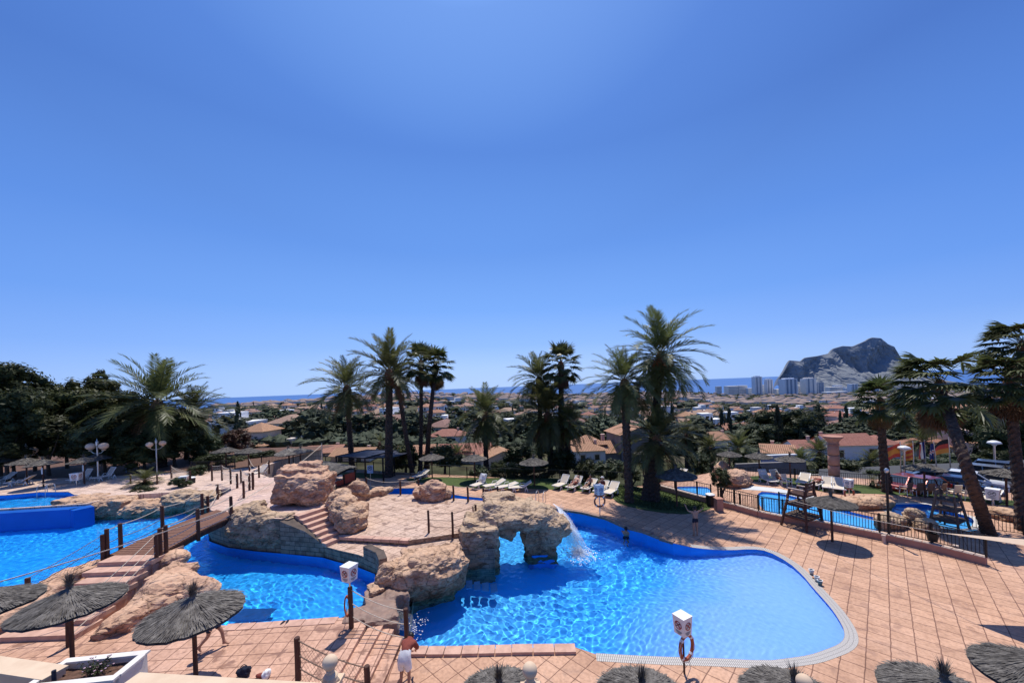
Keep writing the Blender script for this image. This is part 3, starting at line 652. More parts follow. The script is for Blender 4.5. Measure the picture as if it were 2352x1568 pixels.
# ---------------------------------------------------------------- rocks
def rock(name,label,blobs,vox=.09,disp=.16,mat=None,loc=None,sd=0,group=None,strata=.06,fs=1.1,cuts=()):
    mb=MB()
    for k,(kind,c,d,r) in enumerate(blobs):
        if kind=='e': mb.ell(c,d,r,3)
        else: mb.box(c,d,r)
    loc=Vector(loc) if loc else Vector(blobs[0][1])
    me=mesh_of(mb,name+'_src',mat or m_rock,False,loc)
    o=link(name,me,None,loc); md=o.modifiers.new('r','REMESH'); md.mode='VOXEL'; md.voxel_size=vox
    dg=bpy.context.evaluated_depsgraph_get(); dg.update(); ev=o.evaluated_get(dg); m2=bpy.data.meshes.new_from_object(ev); o.modifiers.clear()
    sv=Vector((sd*3.1,sd*1.7,sd))
    for _ in range(1):
        nr=[v.normal.copy() for v in m2.vertices]
        for v,nn in zip(m2.vertices,nr):
            p=(v.co+loc)*fs+sv
            q=Vector((p.x,p.y,p.z*1.6))
            d=noise.noise(q*.9)*.9+noise.noise(q*2.1)*.45+noise.noise(q*4.6)*.24+noise.noise(q*9)*.11
            qq=q+Vector((noise.noise(q*1.3+Vector((5,0,0))),noise.noise(q*1.3+Vector((0,5,0))),noise.noise(q*1.3)))*.35; c=noise.voronoi(qq*.95,distance_metric='DISTANCE')[0]; d+=min(.22,(c[1]-c[0]))*1.9-.28; c=noise.voronoi(qq*2.3,distance_metric='DISTANCE')[0]; d+=min(.2,(c[1]-c[0]))*.8-.1; rg_=1-abs(noise.noise(q*1.6+Vector((9,9,9))))*2; d+=rg_*.22
            s_=math.sin((p.z*1.0+p.x*.25+noise.noise(q*.7)*.7)*9); lay=(s_*abs(s_))*strata*(1-abs(nn.z))
            v.co+=nn*(d*disp+lay)
    m2.materials.clear(); m2.materials.append(mat or m_rock); m2.polygons.foreach_set('use_smooth',[False]*len(m2.polygons)); m2.update()
    m2.name=name; old=o.data; o.data=m2; bpy.data.meshes.remove(old)
    tag(o,label,'rock',group); return o
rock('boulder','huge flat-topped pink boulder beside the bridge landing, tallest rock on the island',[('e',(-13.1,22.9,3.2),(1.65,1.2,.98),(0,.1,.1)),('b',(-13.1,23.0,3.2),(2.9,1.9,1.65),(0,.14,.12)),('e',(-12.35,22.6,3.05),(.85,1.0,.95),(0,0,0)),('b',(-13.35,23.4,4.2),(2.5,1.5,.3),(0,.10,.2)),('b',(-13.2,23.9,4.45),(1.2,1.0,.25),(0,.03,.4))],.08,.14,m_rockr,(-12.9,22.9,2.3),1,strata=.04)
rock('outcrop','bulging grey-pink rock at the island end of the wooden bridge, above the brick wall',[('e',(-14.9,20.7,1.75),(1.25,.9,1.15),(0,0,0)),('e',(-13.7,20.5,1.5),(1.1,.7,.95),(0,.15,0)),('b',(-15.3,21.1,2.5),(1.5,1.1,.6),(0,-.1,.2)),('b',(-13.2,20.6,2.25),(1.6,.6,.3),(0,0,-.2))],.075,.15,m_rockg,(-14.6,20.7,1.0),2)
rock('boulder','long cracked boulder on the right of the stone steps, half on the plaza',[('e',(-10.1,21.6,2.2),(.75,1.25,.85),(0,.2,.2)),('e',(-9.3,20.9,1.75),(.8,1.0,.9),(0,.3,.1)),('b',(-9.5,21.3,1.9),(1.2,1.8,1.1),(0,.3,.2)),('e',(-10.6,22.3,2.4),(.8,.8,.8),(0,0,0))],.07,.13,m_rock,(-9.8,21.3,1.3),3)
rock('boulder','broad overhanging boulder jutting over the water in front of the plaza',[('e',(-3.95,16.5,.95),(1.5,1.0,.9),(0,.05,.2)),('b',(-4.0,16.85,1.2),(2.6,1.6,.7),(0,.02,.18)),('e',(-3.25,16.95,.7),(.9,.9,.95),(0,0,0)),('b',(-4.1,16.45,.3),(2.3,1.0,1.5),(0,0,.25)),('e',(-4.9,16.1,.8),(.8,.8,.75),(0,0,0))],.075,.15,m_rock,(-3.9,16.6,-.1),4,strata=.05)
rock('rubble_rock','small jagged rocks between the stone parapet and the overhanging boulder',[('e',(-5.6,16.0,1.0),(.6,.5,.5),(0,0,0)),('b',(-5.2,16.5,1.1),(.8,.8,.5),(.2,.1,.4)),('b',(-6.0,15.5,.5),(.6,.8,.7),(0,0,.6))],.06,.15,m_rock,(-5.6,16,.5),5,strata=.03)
# spillway rock between the left pool and the main pool
rock('spillway_rock','wet pinkish rock sill between the left pool and the main pool, by the rope fence',[('b',(-5.55,14.6,.1),(1.15,2.4,1.15),(0,.03,.38)),('b',(-6.0,13.95,.2),(1.2,1.0,1.0),(0,0,.2)),('b',(-5.1,15.4,.2),(.9,1.1,1.1),(0,0,.3)),('b',(-5.0,13.75,.05),(.8,.7,1.0),(0,.1,.2))],.06,.07,m_coping_dark,(-5.5,14.6,-.3),6,strata=.02)
# arch rock
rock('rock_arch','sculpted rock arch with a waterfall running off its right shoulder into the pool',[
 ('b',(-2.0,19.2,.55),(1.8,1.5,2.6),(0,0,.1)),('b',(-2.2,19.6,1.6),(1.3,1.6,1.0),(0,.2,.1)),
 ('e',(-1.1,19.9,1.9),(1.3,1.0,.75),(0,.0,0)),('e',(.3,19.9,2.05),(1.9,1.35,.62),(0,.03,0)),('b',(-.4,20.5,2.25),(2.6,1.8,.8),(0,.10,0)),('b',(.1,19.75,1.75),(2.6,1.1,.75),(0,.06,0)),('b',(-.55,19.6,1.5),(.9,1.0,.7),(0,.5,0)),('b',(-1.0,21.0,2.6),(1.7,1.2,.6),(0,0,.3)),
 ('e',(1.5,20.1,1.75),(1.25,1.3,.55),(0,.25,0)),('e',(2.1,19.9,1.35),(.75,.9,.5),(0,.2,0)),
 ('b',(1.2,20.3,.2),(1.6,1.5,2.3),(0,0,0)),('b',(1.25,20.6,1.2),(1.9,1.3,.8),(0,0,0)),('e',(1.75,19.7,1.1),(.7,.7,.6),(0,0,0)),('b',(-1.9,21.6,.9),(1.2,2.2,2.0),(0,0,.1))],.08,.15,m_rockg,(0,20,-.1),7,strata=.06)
wallstrip('arch_plinth',[(.55,19.75),(.75,19.55),(1.8,19.55),(2.0,19.75),(2.05,21.0)],.0,-1.5,m_poolwall,False)
mb=MB(); mb.prism([(-2.95,18.42),(-1.2,18.42),(-1.2,18.52),(-2.95,18.52)],.95,-1.5); struct(link('arch_masonry',mesh_of(mb,'arch_masonry',brickmat('arch_blocks',(.30,.25,.20),(.25,.20,.16),(.12,.10,.08),.42,.21,.012))))
for i,(px,py,z,d,lab,mt) in enumerate([
 ((172),1160,1.2,(1.5,1.1,.8),'grey-sided flat pink rock at the left end of the bank, beside the dividing wall',m_rock),
 ((235),1165,1.0,(2.2,1.2,.95),'long flat pink rock of the bank, just left of the spiky green plant',m_rock),
 ((330),1168,.8,(1.7,1.0,.75),'low pale rock of the bank, under the spiky green plant',m_rock),
 ((415),1150,1.0,(1.6,1.2,1.0),'rounded grey rock of the bank, below the white box sign',m_rockg),
 ((462),1152,1.0,(1.1,1.1,.95),'upright grey rock at the right end of the bank, next to the bridge posts',m_rockg),
 ((375),1162,.8,(1.3,1.0,.7),'small pinkish rock in the bank, between two bigger grey rocks',m_rock)]):
    p=G(px,py,z); rock('bank_rock',lab,[('e',(p.x,p.y+.3,z-.2),d,(0,0,.2*i)),('b',(p.x,p.y+.5,z),(d[0]*1.5,d[1]*1.6,d[2]*1.1),(0,.03,.1*i)),('b',(p.x,p.y+.4,z-.9),(d[0]*1.5,d[1]*1.5,1.2),(0,0,0))],.11,.17,mt,(p.x,p.y,z-.6),20+i,'rock bank of the left pool')
# stairs with flanking rocks, lower left
st=thing('rock_stairs','wide salmon stone steps climbing from the left deck up to the bridge','stairs',(-17.2,14.8,.65))
for k in range(7):
    z=.65+(k+1)*.175; y0=13.05+k*.56; xs=(-18.6+.04*k-(.35 if k>4 else 0),-15.75-.12*k+(.2 if k==6 else 0))
    mb=MB(); mb.box(((xs[0]+xs[1])/2,y0+ (.45 if k<6 else .8),z-.09),(xs[1]-xs[0],.9 if k<6 else 1.6,.18)); mb.box(((xs[0]+xs[1])/2,y0+.03+(.45 if k<6 else .8),z-.6),(xs[1]-xs[0]-.1,.84 if k<6 else 1.5,.9))
    part('step',mb,m_coping,st,off=(-17.2,14.8,.65))
rock('flank_rock','long sloping salmon rock along the right side of the steps, reaching the pool',[('b',(-14.75,14.4,.85),(.9,2.3,.85),(.22,-.15,.12)),('e',(-14.6,15.5,.9),(.95,1.35,.75),(0,.1,.3)),('e',(-13.75,15.5,.8),(.9,.75,.7),(0,.2,.4)),('b',(-15.15,16.2,1.05),(1.1,1.4,.95),(.1,.1,.1)),('e',(-14.95,13.65,.65),(.5,.7,.42),(0,0,0)),('b',(-14.3,15.0,.4),(1.7,1.4,.9),(0,.1,.4))],.07,.13,m_rockr,(-15,15,.3),30,strata=.05)
rock('flank_rock','low salmon rock along the left side of the steps, next to the left pool',[('e',(-19.3,14.2,.9),(.9,1.4,.6),(0,0,0)),('e',(-19.6,15.8,1.0),(.8,1.5,.75),(0,0,.1)),('b',(-19.3,16.5,1.0),(.9,1.4,1.4),(0,0,0)),('e',(-20.4,13.2,.7),(1.0,1.0,.5),(0,0,0))],.08,.13,m_rockr,(-19.3,15,.3),31)
rock('flank_rock','rounded end stone under the bridge landing, overhanging the water',[('e',(-16.2,17.3,1.55),(.7,.55,.33),(0,0,.1)),('b',(-16.8,17.3,1.0),(1.6,.9,1.3),(0,0,0))],.06,.07,m_rockr,(-16.3,17.3,1),32,strata=.03)
for i,(px,py,r,z,lab,mt) in enumerate([(995,1146,(.95,.75,.95),1.3,'dark rounded boulder at the back edge of the plaza, under the rope fence',m_rockr),(970,1143,(.6,.5,.6),1.3,'smaller pointed boulder leaning against the dark rounded boulder',m_rockr),(1018,1143,(.5,.6,.55),1.3,'smooth low stone on the right of the dark rounded boulder',m_rock),(825,1147,(.85,.6,.95),1.3,'angular pale-topped boulder beside the thatched kiosk',m_rock),(868,1136,(1.1,.45,.35),1.3,'low flat rock between the kiosk boulder and the rope fence',m_rock)]):
    p=G(px,py,z); rock('boulder',lab,[('e',(p.x,p.y,z+r[2]*.45),r,(0,0,i)),('b',(p.x,p.y,z+r[2]*.3),(r[0]*1.2,r[1]*1.2,r[2]*1.1),(.1,.1,i*.7))],.075,.14,mt,(p.x,p.y,z),40+i)
for i,(px,py,r,lab,mt) in enumerate([(1985,1162,(1.9,.9,.5),'wide flat-topped tan rock between the fenced pools',m_rock),(2045,1208,(1.1,.55,.6),'brown rock in front of the round pool, behind the railing',m_rockg),(2100,1205,(.55,.5,.75),'upright grey stone beside the round pool steps',m_rockg),(2125,1216,(.8,.5,.5),'rounded grey rock below the far lifeguard chair',m_rockg),(2310,1190,(1.0,.7,.45),'pale low rock at the right side of the round pool, behind the palm trunk',m_rock),(1690,1113,(1.0,1.5,.95),'steep red rock beside the fenced kids pool',m_rockr),(1660,1095,(.7,1.5,1.0),'narrow red rock ridge running down to the kids pool',m_rockr)]):
    p=G(px,py,0); rock('boulder',lab,[('e',(p.x,p.y,r[2]*.35),r,(0,0,i*.4)),('b',(p.x,p.y,r[2]*.3),(r[0]*1.3,r[1]*1.3,r[2]*1.2),(.05,.05,i*.4))],.09,.15,mt,(p.x,p.y,0),60+i)
# near steps from left deck down to the right deck
st=thing('deck_steps','flight of pinkish steps leading down from the left deck to the right deck','stairs',(-4.8,11.5,0))
for k in range(4):
    z=.65-(k+1)*.13; x1=-5.45+.05*0+(k+1)*.40; x0=x1-.46
    mb=MB(); yb=13.55-.2*k; mb.prism([(x0,4),(x1,4),(x1+.05,yb),(x0,yb+.15)],z,z-.14); mb.prism([(x0,4),(x1-.04,4),(x1,yb-.03),(x0,yb+.12)],z-.139,-.3); part('step',mb,m_deckL,st,off=(-4.8,11.5,0))

# ================================================================ VEGETATION
def frond(mb,base,az,el,L,droop,rg,nl=22,ll=.46,w=.046,mi=0,twist=0.):
    p=Vector(base); pts=[];dirs=[]; n=10; h=Vector((math.cos(az),math.sin(az),0)); sd=Vector((-math.sin(az),math.cos(az),0))
    bend=rg.uniform(-.25,.25)
    for i in range(n+1):
        t=i/n; e=el-droop*t**1.35; d=(h*math.cos(e)+Vector((0,0,1))*math.sin(e)+sd*bend*t); d.normalize(); pts.append(p.copy()); dirs.append(d); p=p+d*(L/n)
    # rachis
    vs=[];fs=[]
    for i,(q,d) in enumerate(zip(pts,dirs)):
        s=d.cross(Vector((0,0,1))); s=s.normalized() if s.length>1e-3 else sd.copy(); r=.028*(1-.85*i/n)*L/3
        vs+=[q-s*r,q+s*r,q+s.cross(d)*r*-1.2]
    for i in range(n):
        a=i*3
        for k in range(3): fs.append((a+k,a+(k+1)%3,a+3+(k+1)%3,a+3+k))
    mb.add(vs,fs,mi)
    V=[];Fc=[]
    for j in range(nl):
        t=.10+.9*(j+rg.random()*.5)/nl; x=t*n; i=min(int(x),n-1); fr=x-i; q=pts[i].lerp(pts[i+1],fr) ; d=dirs[i].lerp(dirs[min(i+1,n)],fr).normalized()
        s=d.cross(Vector((0,0,1))); s=s.normalized() if s.length>1e-3 else sd.copy(); up=s.cross(d)
        l=ll*L/3*(.55+1.1*math.sin(PI*min(t*.9+.08,1.)))*rg.uniform(.8,1.15)
        for sg in(-1,1):
            dr=(s*sg*(1.0-.35*t)+d*(.75+.5*t)+up*rg.uniform(.05,.45)+Vector((0,0,-.25*t+rg.uniform(-.12,.05)))).normalized()
            wv=d*w*L/3; tip=q+dr*l; mid=q+dr*l*.45
            o=len(V); V+=[q-wv*.4,mid-wv,tip,mid+wv,q+wv*.4]; Fc+=[(o,o+1,o+3,o+4),(o+1,o+2,o+3)]
    mb.add(V,Fc,mi)
def date_crown(seed,n=52,L=3.0,nl=26,low=-55,dead=5,lean=0.):
    rg=random.Random(seed); mb=MB()
    for i in range(n):
        t=(i+.5)/n; el=R(86-(86-low)*t**.85)+rg.uniform(-.1,.1); az=i*2.39996+rg.uniform(-.25,.25)
        z=.55-.9*t; l=L*(.78+.3*math.sin(PI*t))*rg.uniform(.88,1.1)
        frond(mb,(.12*math.cos(az),.12*math.sin(az),z),az,el,l,rg.uniform(.55,1.0)+.35*t,rg,nl)
    for i in range(dead):
        az=rg.uniform(0,6.28); frond(mb,(.15*math.cos(az),.15*math.sin(az),-.5),az,R(-35),L*.75,.75,rg,nl//2,mi=1)
    mb.ell((0,0,-.25),(.34,.34,.62),sub=2,mi=1)
    return mb
def fan_leaf(mb,base,az,el,ls,rad,rg,mi=0,wind=None):
    h=Vector((math.cos(az),math.sin(az),0)); p=Vector(base); d=(h*math.cos(el)+Vector((0,0,math.sin(el))))
    if wind is not None: d=(d+wind*.8).normalized()
    q=p+d*ls*.6; d2=(d+Vector((0,0,-.35))).normalized(); c=q+d2*ls*.4
    mb.tube([p,q,c],[.022,.016,.012],4,mi)
    s=d2.cross(Vector((0,0,1))); s=s.normalized() if s.length>1e-3 else Vector((1,0,0)); up=s.cross(d2)
    ns=28; V=[];Fc=[]
    for k in range(ns):
        a=-2.05+4.1*(k+.5)/ns; dr=(d2*math.cos(a)+s*math.sin(a)+up*.12*(1 if k%2 else -1)); 
        if wind is not None: dr=(dr+wind*.55)
        dr.normalize(); r=rad*(1-.25*abs(a)/2.05)*rg.uniform(.9,1.08); w=.078*rad
        pr=d2.cross(dr) if abs(a)>.05 else up; pr=(dr.cross(up)).normalized()
        m=c+dr*r*.55; dp=Vector((0,0,-1))*(rg.uniform(.25,.6)); tip=m+(dr+dp).normalized()*r*.55
        o=len(V); V+=[c,m-pr*w,tip,m+pr*w]; Fc+=[(o,o+1,o+2,o+3)]
    mb.add(V,Fc,mi)
def fan_crown(seed,n=34,L=1.0,rad=.85,wind=None,skirt=14):
    rg=random.Random(seed); mb=MB()
    for i in range(n):
        t=(i+.5)/n; az=i*2.39996+rg.uniform(-.2,.2); el=R(82-120*t)+rg.uniform(-.1,.1)
        fan_leaf(mb,(0,0,.3-.5*t),az,el,L*rg.uniform(.85,1.15)*(.8+.3*t),rad*rg.uniform(.85,1.1),rg,0,wind)
    for i in range(skirt):
        az=rg.uniform(0,6.28); fan_leaf(mb,(.1*math.cos(az),.1*math.sin(az),-.3-rg.random()*.5),az,R(-68),L*.55,rad*.75,rg,1,wind*.4 if wind is not None else None)
    mb.ell((0,0,-.1),(.25,.25,.5),sub=2,mi=1)
    return mb
DC=[mesh_of(date_crown(s,n,L,34,low,dd),'crown',[m_palm,m_dead]) for s,n,L,low,dd in ((1,56,3.1,-62,4),(2,46,3.0,-48,6),(3,52,3.0,-66,9),(4,42,2.9,-32,3))]
DCs=mesh_of(date_crown(9,30,2.6,12,-30,2),'crown',[m_palm,m_dead])
WND=Vector((-1.0,-.15,-.05))
FC=[mesh_of(fan_crown(11,28,1.1,.75),'crown',[m_palmf,m_dead]),mesh_of(fan_crown(12,32,1.4,.9,WND,20),'crown',[m_palmf,m_dead]),mesh_of(fan_crown(13,26,1.05,.75,WND*.7,16),'crown',[m_palmf,m_dead])]
def ringtrunk(mb,pts,r0,r1,step=.16,n=9,rough=.16,flare=.35,sd=0):
    pts=[Vector(p) for p in pts]; P=[]
    m=24                                                   # Catmull-Rom through the control points
    Q=[pts[0]*2-pts[1]]+pts+[pts[-1]*2-pts[-2]]
    for i in range(1,len(Q)-2):
        for k in range(m):
            t=k/m; a,b,c,d=Q[i-1],Q[i],Q[i+1],Q[i+2]; P.append(.5*((2*b)+(c-a)*t+(2*a-5*b+4*c-d)*t*t+(3*b-a-3*c+d)*t**3))
    P.append(pts[-1]); L=sum((P[i+1]-P[i]).length for i in range(len(P)-1)); K=max(6,int(L/step)); out=[]; acc=0; j=0
    for k in range(K+1):
        tgt=L*k/K
        while j<len(P)-2 and acc+(P[j+1]-P[j]).length<tgt: acc+=(P[j+1]-P[j]).length; j+=1
        sg=(P[j+1]-P[j]).length or 1; out.append(P[j].lerp(P[j+1],min(1,(tgt-acc)/sg)))
    vs=[]
    for k,p in enumerate(out):
        t=k/K; r=(r0+(r1-r0)*t)*(1+flare*math.exp(-t*L/.5))
        for q in range(n):
            a=2*PI*(q+.5*(k%2))/n; rr=r*(1+rough*(1 if (k+q)%2 else -.6)+rough*.8*noise.noise(Vector((k*1.3+sd,q*2.1,sd))))
            vs.append(p+Vector((math.cos(a)*rr,math.sin(a)*rr,0)))
    fs=[(i*n+k,i*n+(k+1)%n,(i+1)*n+(k+1)%n,(i+1)*n+k) for i in range(K) for k in range(n)]
    mb.add(vs,fs,0)
def palm(name,label,base,crown,crad,mesh,unit,group=None,tr=(.24,.19),mid=None,tm=None,rz=None,tilt=(0,0),ht=1.,clusters=0):
    base=Vector(base); crown=Vector(crown); t=thing(name,label,'palm tree',base,0,group)
    mb=MB(); ctl=[Vector((0,0,-.3))]; 
    if mid: ctl+= [Vector(m)-base for m in mid]
    ctl.append(crown-base-Vector((0,0,.15)))
    if len(ctl)==2: ctl.insert(1,(ctl[0]+ctl[1])/2+Vector((rnd.uniform(-.06,.06),rnd.uniform(-.1,.1),0)))
    ringtrunk(mb,ctl,tr[0],tr[1],sd=base.x); part('trunk',mb,tm or m_trunk,t)
    s=crad/unit; c=link('crown',mesh,t,crown-base,(tilt[0],tilt[1],rnd.uniform(0,6.28) if rz is None else rz)); c.scale=(s,s,s*ht)
    if clusters:
        for k in range(clusters):
            a=rnd.uniform(0,6.28); mb=MB(); b0=Vector((0,0,-.1)); e=Vector((math.cos(a)*.9,math.sin(a)*.9,-.25))*s
            mb.tube([b0,b0.lerp(e,.5)+Vector((0,0,.3*s)),e],[.03,.025,.015],5)
            for q in range(46):
                f=Vector((rnd.gauss(0,.16),rnd.gauss(0,.16),-abs(rnd.gauss(0,.28))))*s; mb.tube([e,e+f*.5+Vector((0,0,.05)),e+f],.011,3,caps=False); mb.ell(e+f,(.035,.035,.045),sub=1)
            part('fruit_cluster',mb,M('date_stalks',(.32,.10,.03),(.20,.06,.02),20,.8) if 'fruitm' not in globals() else fruitm,t,off=-(crown-base))
    return t
fruitm=M('date_stalks',(.32,.10,.03),(.20,.06,.02),20,.8)
GP='palm trees rising behind the main pool'
def px_palm(name,label,bx,by,cx,cy,rpx,mesh,unit,zb=None,dY=0,**k):
    b=GD(bx,by) if zb is None else G(bx,by,zb); c=AT(cx,cy,b.y+dY); return palm(name,label,b,c,rpx*(b.y)/F_,mesh,unit,**k)
px_palm('date_palm','big bushy date palm at the left, its fronds spreading over the lamps and fence',372,1078,362,930,120,DC[0],3.0,zb=1.3,group=None,tr=(.42,.36),ht=1.0)
px_palm('date_palm','drooping date palm just right of the bigger bushy one, above the thatched parasol',425,1066,442,950,78,DC[2],3.0,zb=1.0,tr=(.28,.22))
px_palm('date_palm','slim date palm with ragged wind-blown fronds, leftmost of the tall middle group',809,1075,797,893,88,DC[1],3.0,zb=.0,group=GP,tr=(.30,.24),tilt=(0,-.22))
px_palm('date_palm','tall straight date palm standing through the dark blue pergola shade',893,1095,894,858,98,DC[3],2.9,group=GP,tr=(.36,.28),ht=1.08)
px_palm('date_palm','date palm with a curved brown trunk leaning left behind the pergola',948,1088,912,872,58,DC[1],3.0,zb=.0,dY=1.0,group=GP,tr=(.24,.18),mid=[AT(930,985,39)],tm=m_trunkb)
px_palm('fan_palm','slender fan palm with a dark trunk, left one of the close pair',965,1078,967,838,52,FC[0],1.75,zb=.0,group=GP,tr=(.22,.17))
px_palm('fan_palm','slender fan palm with a brown shaggy trunk, right one of the close pair',979,1070,1000,845,50,FC[2],1.6,zb=.0,dY=1.,group=GP,tr=(.26,.18),tm=m_trunkb,mid=[AT(988,960,40)])
px_palm('date_palm','medium date palm with arching fronds standing alone over the tile roofs',1117,1072,1115,955,82,DC[2],3.0,zb=-.4,group=GP,tr=(.28,.24))
px_palm('date_palm','dark date palm with a long curved frond, left of the round-topped fan palm',1241,1072,1238,872,76,DC[1],3.0,zb=.0,group=GP,tr=(.26,.22),tilt=(0,-.1))
px_palm('fan_palm','round-topped fan palm rising above the dark cluster of date palms',1290,1078,1288,840,55,FC[0],1.75,zb=.0,group=GP,tr=(.34,.24),tm=m_trunkb)
px_palm('date_palm','wide low date palm at the heart of the dark cluster by the hedge',1266,1082,1258,955,92,DC[0],3.0,zb=.0,group=GP,tr=(.32,.3),ht=1.05)
px_palm('date_palm','date palm with thick low fronds at the right edge of the dark cluster',1300,1084,1305,975,66,DC[3],2.9,zb=.0,group=GP,tr=(.28,.26))
px_palm('date_palm','tall date palm with hanging dry fronds, left of the tallest palm',1446,1153,1434,878,96,DC[2],3.0,group=GP,tr=(.29,.26),tilt=(0,-.12),clusters=2,mid=[GD(1446,1153)+Vector((.0,.1,4.0))])
px_palm('date_palm','tallest date palm of all, with orange fruit stalks and a leaning trunk',1482,1148,1518,818,112,DC[0],3.0,group=GP,tr=(.34,.28),mid=[AT(1502,985,28.6)],clusters=5,ht=1.05)
px_palm('date_palm','short stout date palm on the small lawn, right beside the tallest one',1499,1149,1508,1008,98,DC[1],3.0,group=GP,tr=(.42,.40),tilt=(.0,.1))
px_palm('fan_palm','thick-trunked fan palm by the car park fence, fronds blown to the left',2038,1130,2022,925,60,FC[2],1.65,tr=(.27,.22),rz=0.1,tm=m_trunkb,group='wind-blown fan palms at the right')
px_palm('fan_palm','large fan palm with a long leaning trunk in front of the parked cars',2275,1222,2160,888,104,FC[1],2.0,dY=1.5,tr=(.27,.2),rz=-.1,tm=m_trunkb,mid=[AT(2236,1120,18.6),AT(2200,1010,19.2)],group='wind-blown fan palms at the right')
px_palm('fan_palm','fan palm at the right edge with a dark trunk cut by the frame',2352,1218,2318,880,88,FC[1],2.0,dY=1.0,tr=(.25,.2),tm=m_trunkb,group='wind-blown fan palms at the right',rz=.35)
px_palm('fan_palm','tallest fan palm at the right edge, crown top cut by the frame',2385,1200,2350,795,82,FC[1],2.0,dY=2.0,tr=(.25,.2),tm=m_trunkb,group='wind-blown fan palms at the right',rz=-.3)
# smaller palms beyond the fence, rooted lower down the hill
for i,(cx,cy,r,Y,lab) in enumerate([(1697,1034,52,43,'young date palm with glossy fronds behind the grey parasols'),(1632,1030,40,46,'darker young date palm left of the glossy one'),(1838,1060,40,41,'leafy young palm left of the stone column'),(1882,1040,42,42,'leafy young palm touching the stone column'),(2004,1062,34,39,'pale-fronded young palm right of the stone column'),(1576,1000,46,50,'dark palm crown behind the short stout palm'),(682,995,24,90,'small palm in front of the first tile-roofed villas'),(832,965,18,95,'small palm beside the slim date palm trunk'),(720,1012,26,75,'low palm over the tiled roofs left of the pergola'),(872,1018,30,60,'low palm between the two pergola trunks'),(2296,1045,46,52,'broad palm before the pink house at the right'),(2120,1015,40,60,'dark palm behind the row of flags'),(2075,960,38,70,'dark palm between the two big fan palms'),(1655,952,30,110,'distant palm above the villa roofs right of the tallest palm'),(1050,1046,34,56,'low palm with drooping fronds over the terrace fence')]):
    c=AT(cx,cy,Y); g=T(c.x,Y); palm('young_palm',lab,(c.x,Y,min(g,c.z-1.2)),c,r*Y/F_,DC[i%4] if r>30 else DCs,3.0 if r>30 else 2.6,group='young palms beyond the fence',tr=(.3,.28))

# broadleaf trees / shrubs
def foliage(seed,nc=60,nl=70,rc=.27,leaf=.055,flat=.8,core=True,shape='dome'):
    rg=random.Random(seed); mb=MB(); C=[]
    for i in range(nc):
        while True:
            p=Vector((rg.uniform(-1,1),rg.uniform(-1,1),rg.uniform(-.75,1)))
            if p.length<1 and (p.length>.45 or rg.random()<.2): break
        if shape=='cone': k=(1-(p.z+.75)/1.85); p=Vector((p.x*k*1.1,p.y*k*1.1,p.z))
        if shape=='box': p=Vector((p.x*1.1,p.y*1.1,p.z))
        C.append((Vector((p.x*.82,p.y*.82,p.z*flat)),rc*rg.uniform(.65,1.25)))
    for c,r in C:
        V=[];Fc=[]
        for j in range(nl):
            d=Vector((rg.gauss(0,1),rg.gauss(0,1),rg.gauss(.35,1))).normalized(); q=c+d*r*rg.uniform(.55,1.08); u=Vector((rg.gauss(0,1),rg.gauss(0,1),rg.gauss(0,.6))); u=(u-d*u.dot(d)*.7).normalized(); w=u.cross(d).normalized()
            l=leaf*rg.uniform(.6,1.5); o=len(V); V+=[q-u*l,q+w*l*.5,q+u*l,q-w*l*.5]; Fc.append((o,o+1,o+2,o+3))
        mb.add(V,Fc)
        if core: mb.ell(c,(r*.6,r*.6,r*.55),sub=1,jit=.3,sd=rg.random()*9)  # solid core added inside each leaf clump to block light
    return mb
FOL={}
def fol(kind,i,mat):
    key=(kind,i,mat.name)
    if key not in FOL:
        a=dict(near=dict(nc=70,nl=110,rc=.25,leaf=.04),mid=dict(nc=40,nl=60,rc=.3,leaf=.06),far=dict(nc=14,nl=26,rc=.42,leaf=.13),cyp=dict(nc=24,nl=40,rc=.22,leaf=.07,shape='cone',flat=1.),shrub=dict(nc=40,nl=90,rc=.3,leaf=.05,flat=.75))[kind]
        FOL[key]=mesh_of(foliage(100+i,**a),'crown',mat)
    return FOL[key]
def tree(name,label,base,ccen,rad,mesh,group=None,tr=.18,cat='tree',trunk=True,limbs=3):
    base=Vector(base); ccen=Vector(ccen); t=thing(name,label,cat,base,0,group)
    if trunk:
        mb=MB(); top=ccen-base; mb.tube([(0,0,-.3),top*.35+Vector((rnd.uniform(-.1,.1),0,0)),top*.8],[tr,tr*.75,tr*.4],7)
        for k in range(limbs):
            a=rnd.uniform(0,6.28); mb.tube([top*.45,top*.75+Vector((math.cos(a)*rad[0]*.3,math.sin(a)*rad[1]*.3,0)),top+Vector((math.cos(a)*rad[0]*.6,math.sin(a)*rad[1]*.6,rad[2]*.2))],[tr*.5,tr*.3,tr*.12],5)
        part('trunk',mb,m_bark,t)
    c=link('crown',mesh,t,ccen-base,(0,0,rnd.uniform(0,6.28))); c.scale=rad; return t
GT='dark trees behind the upper pool'
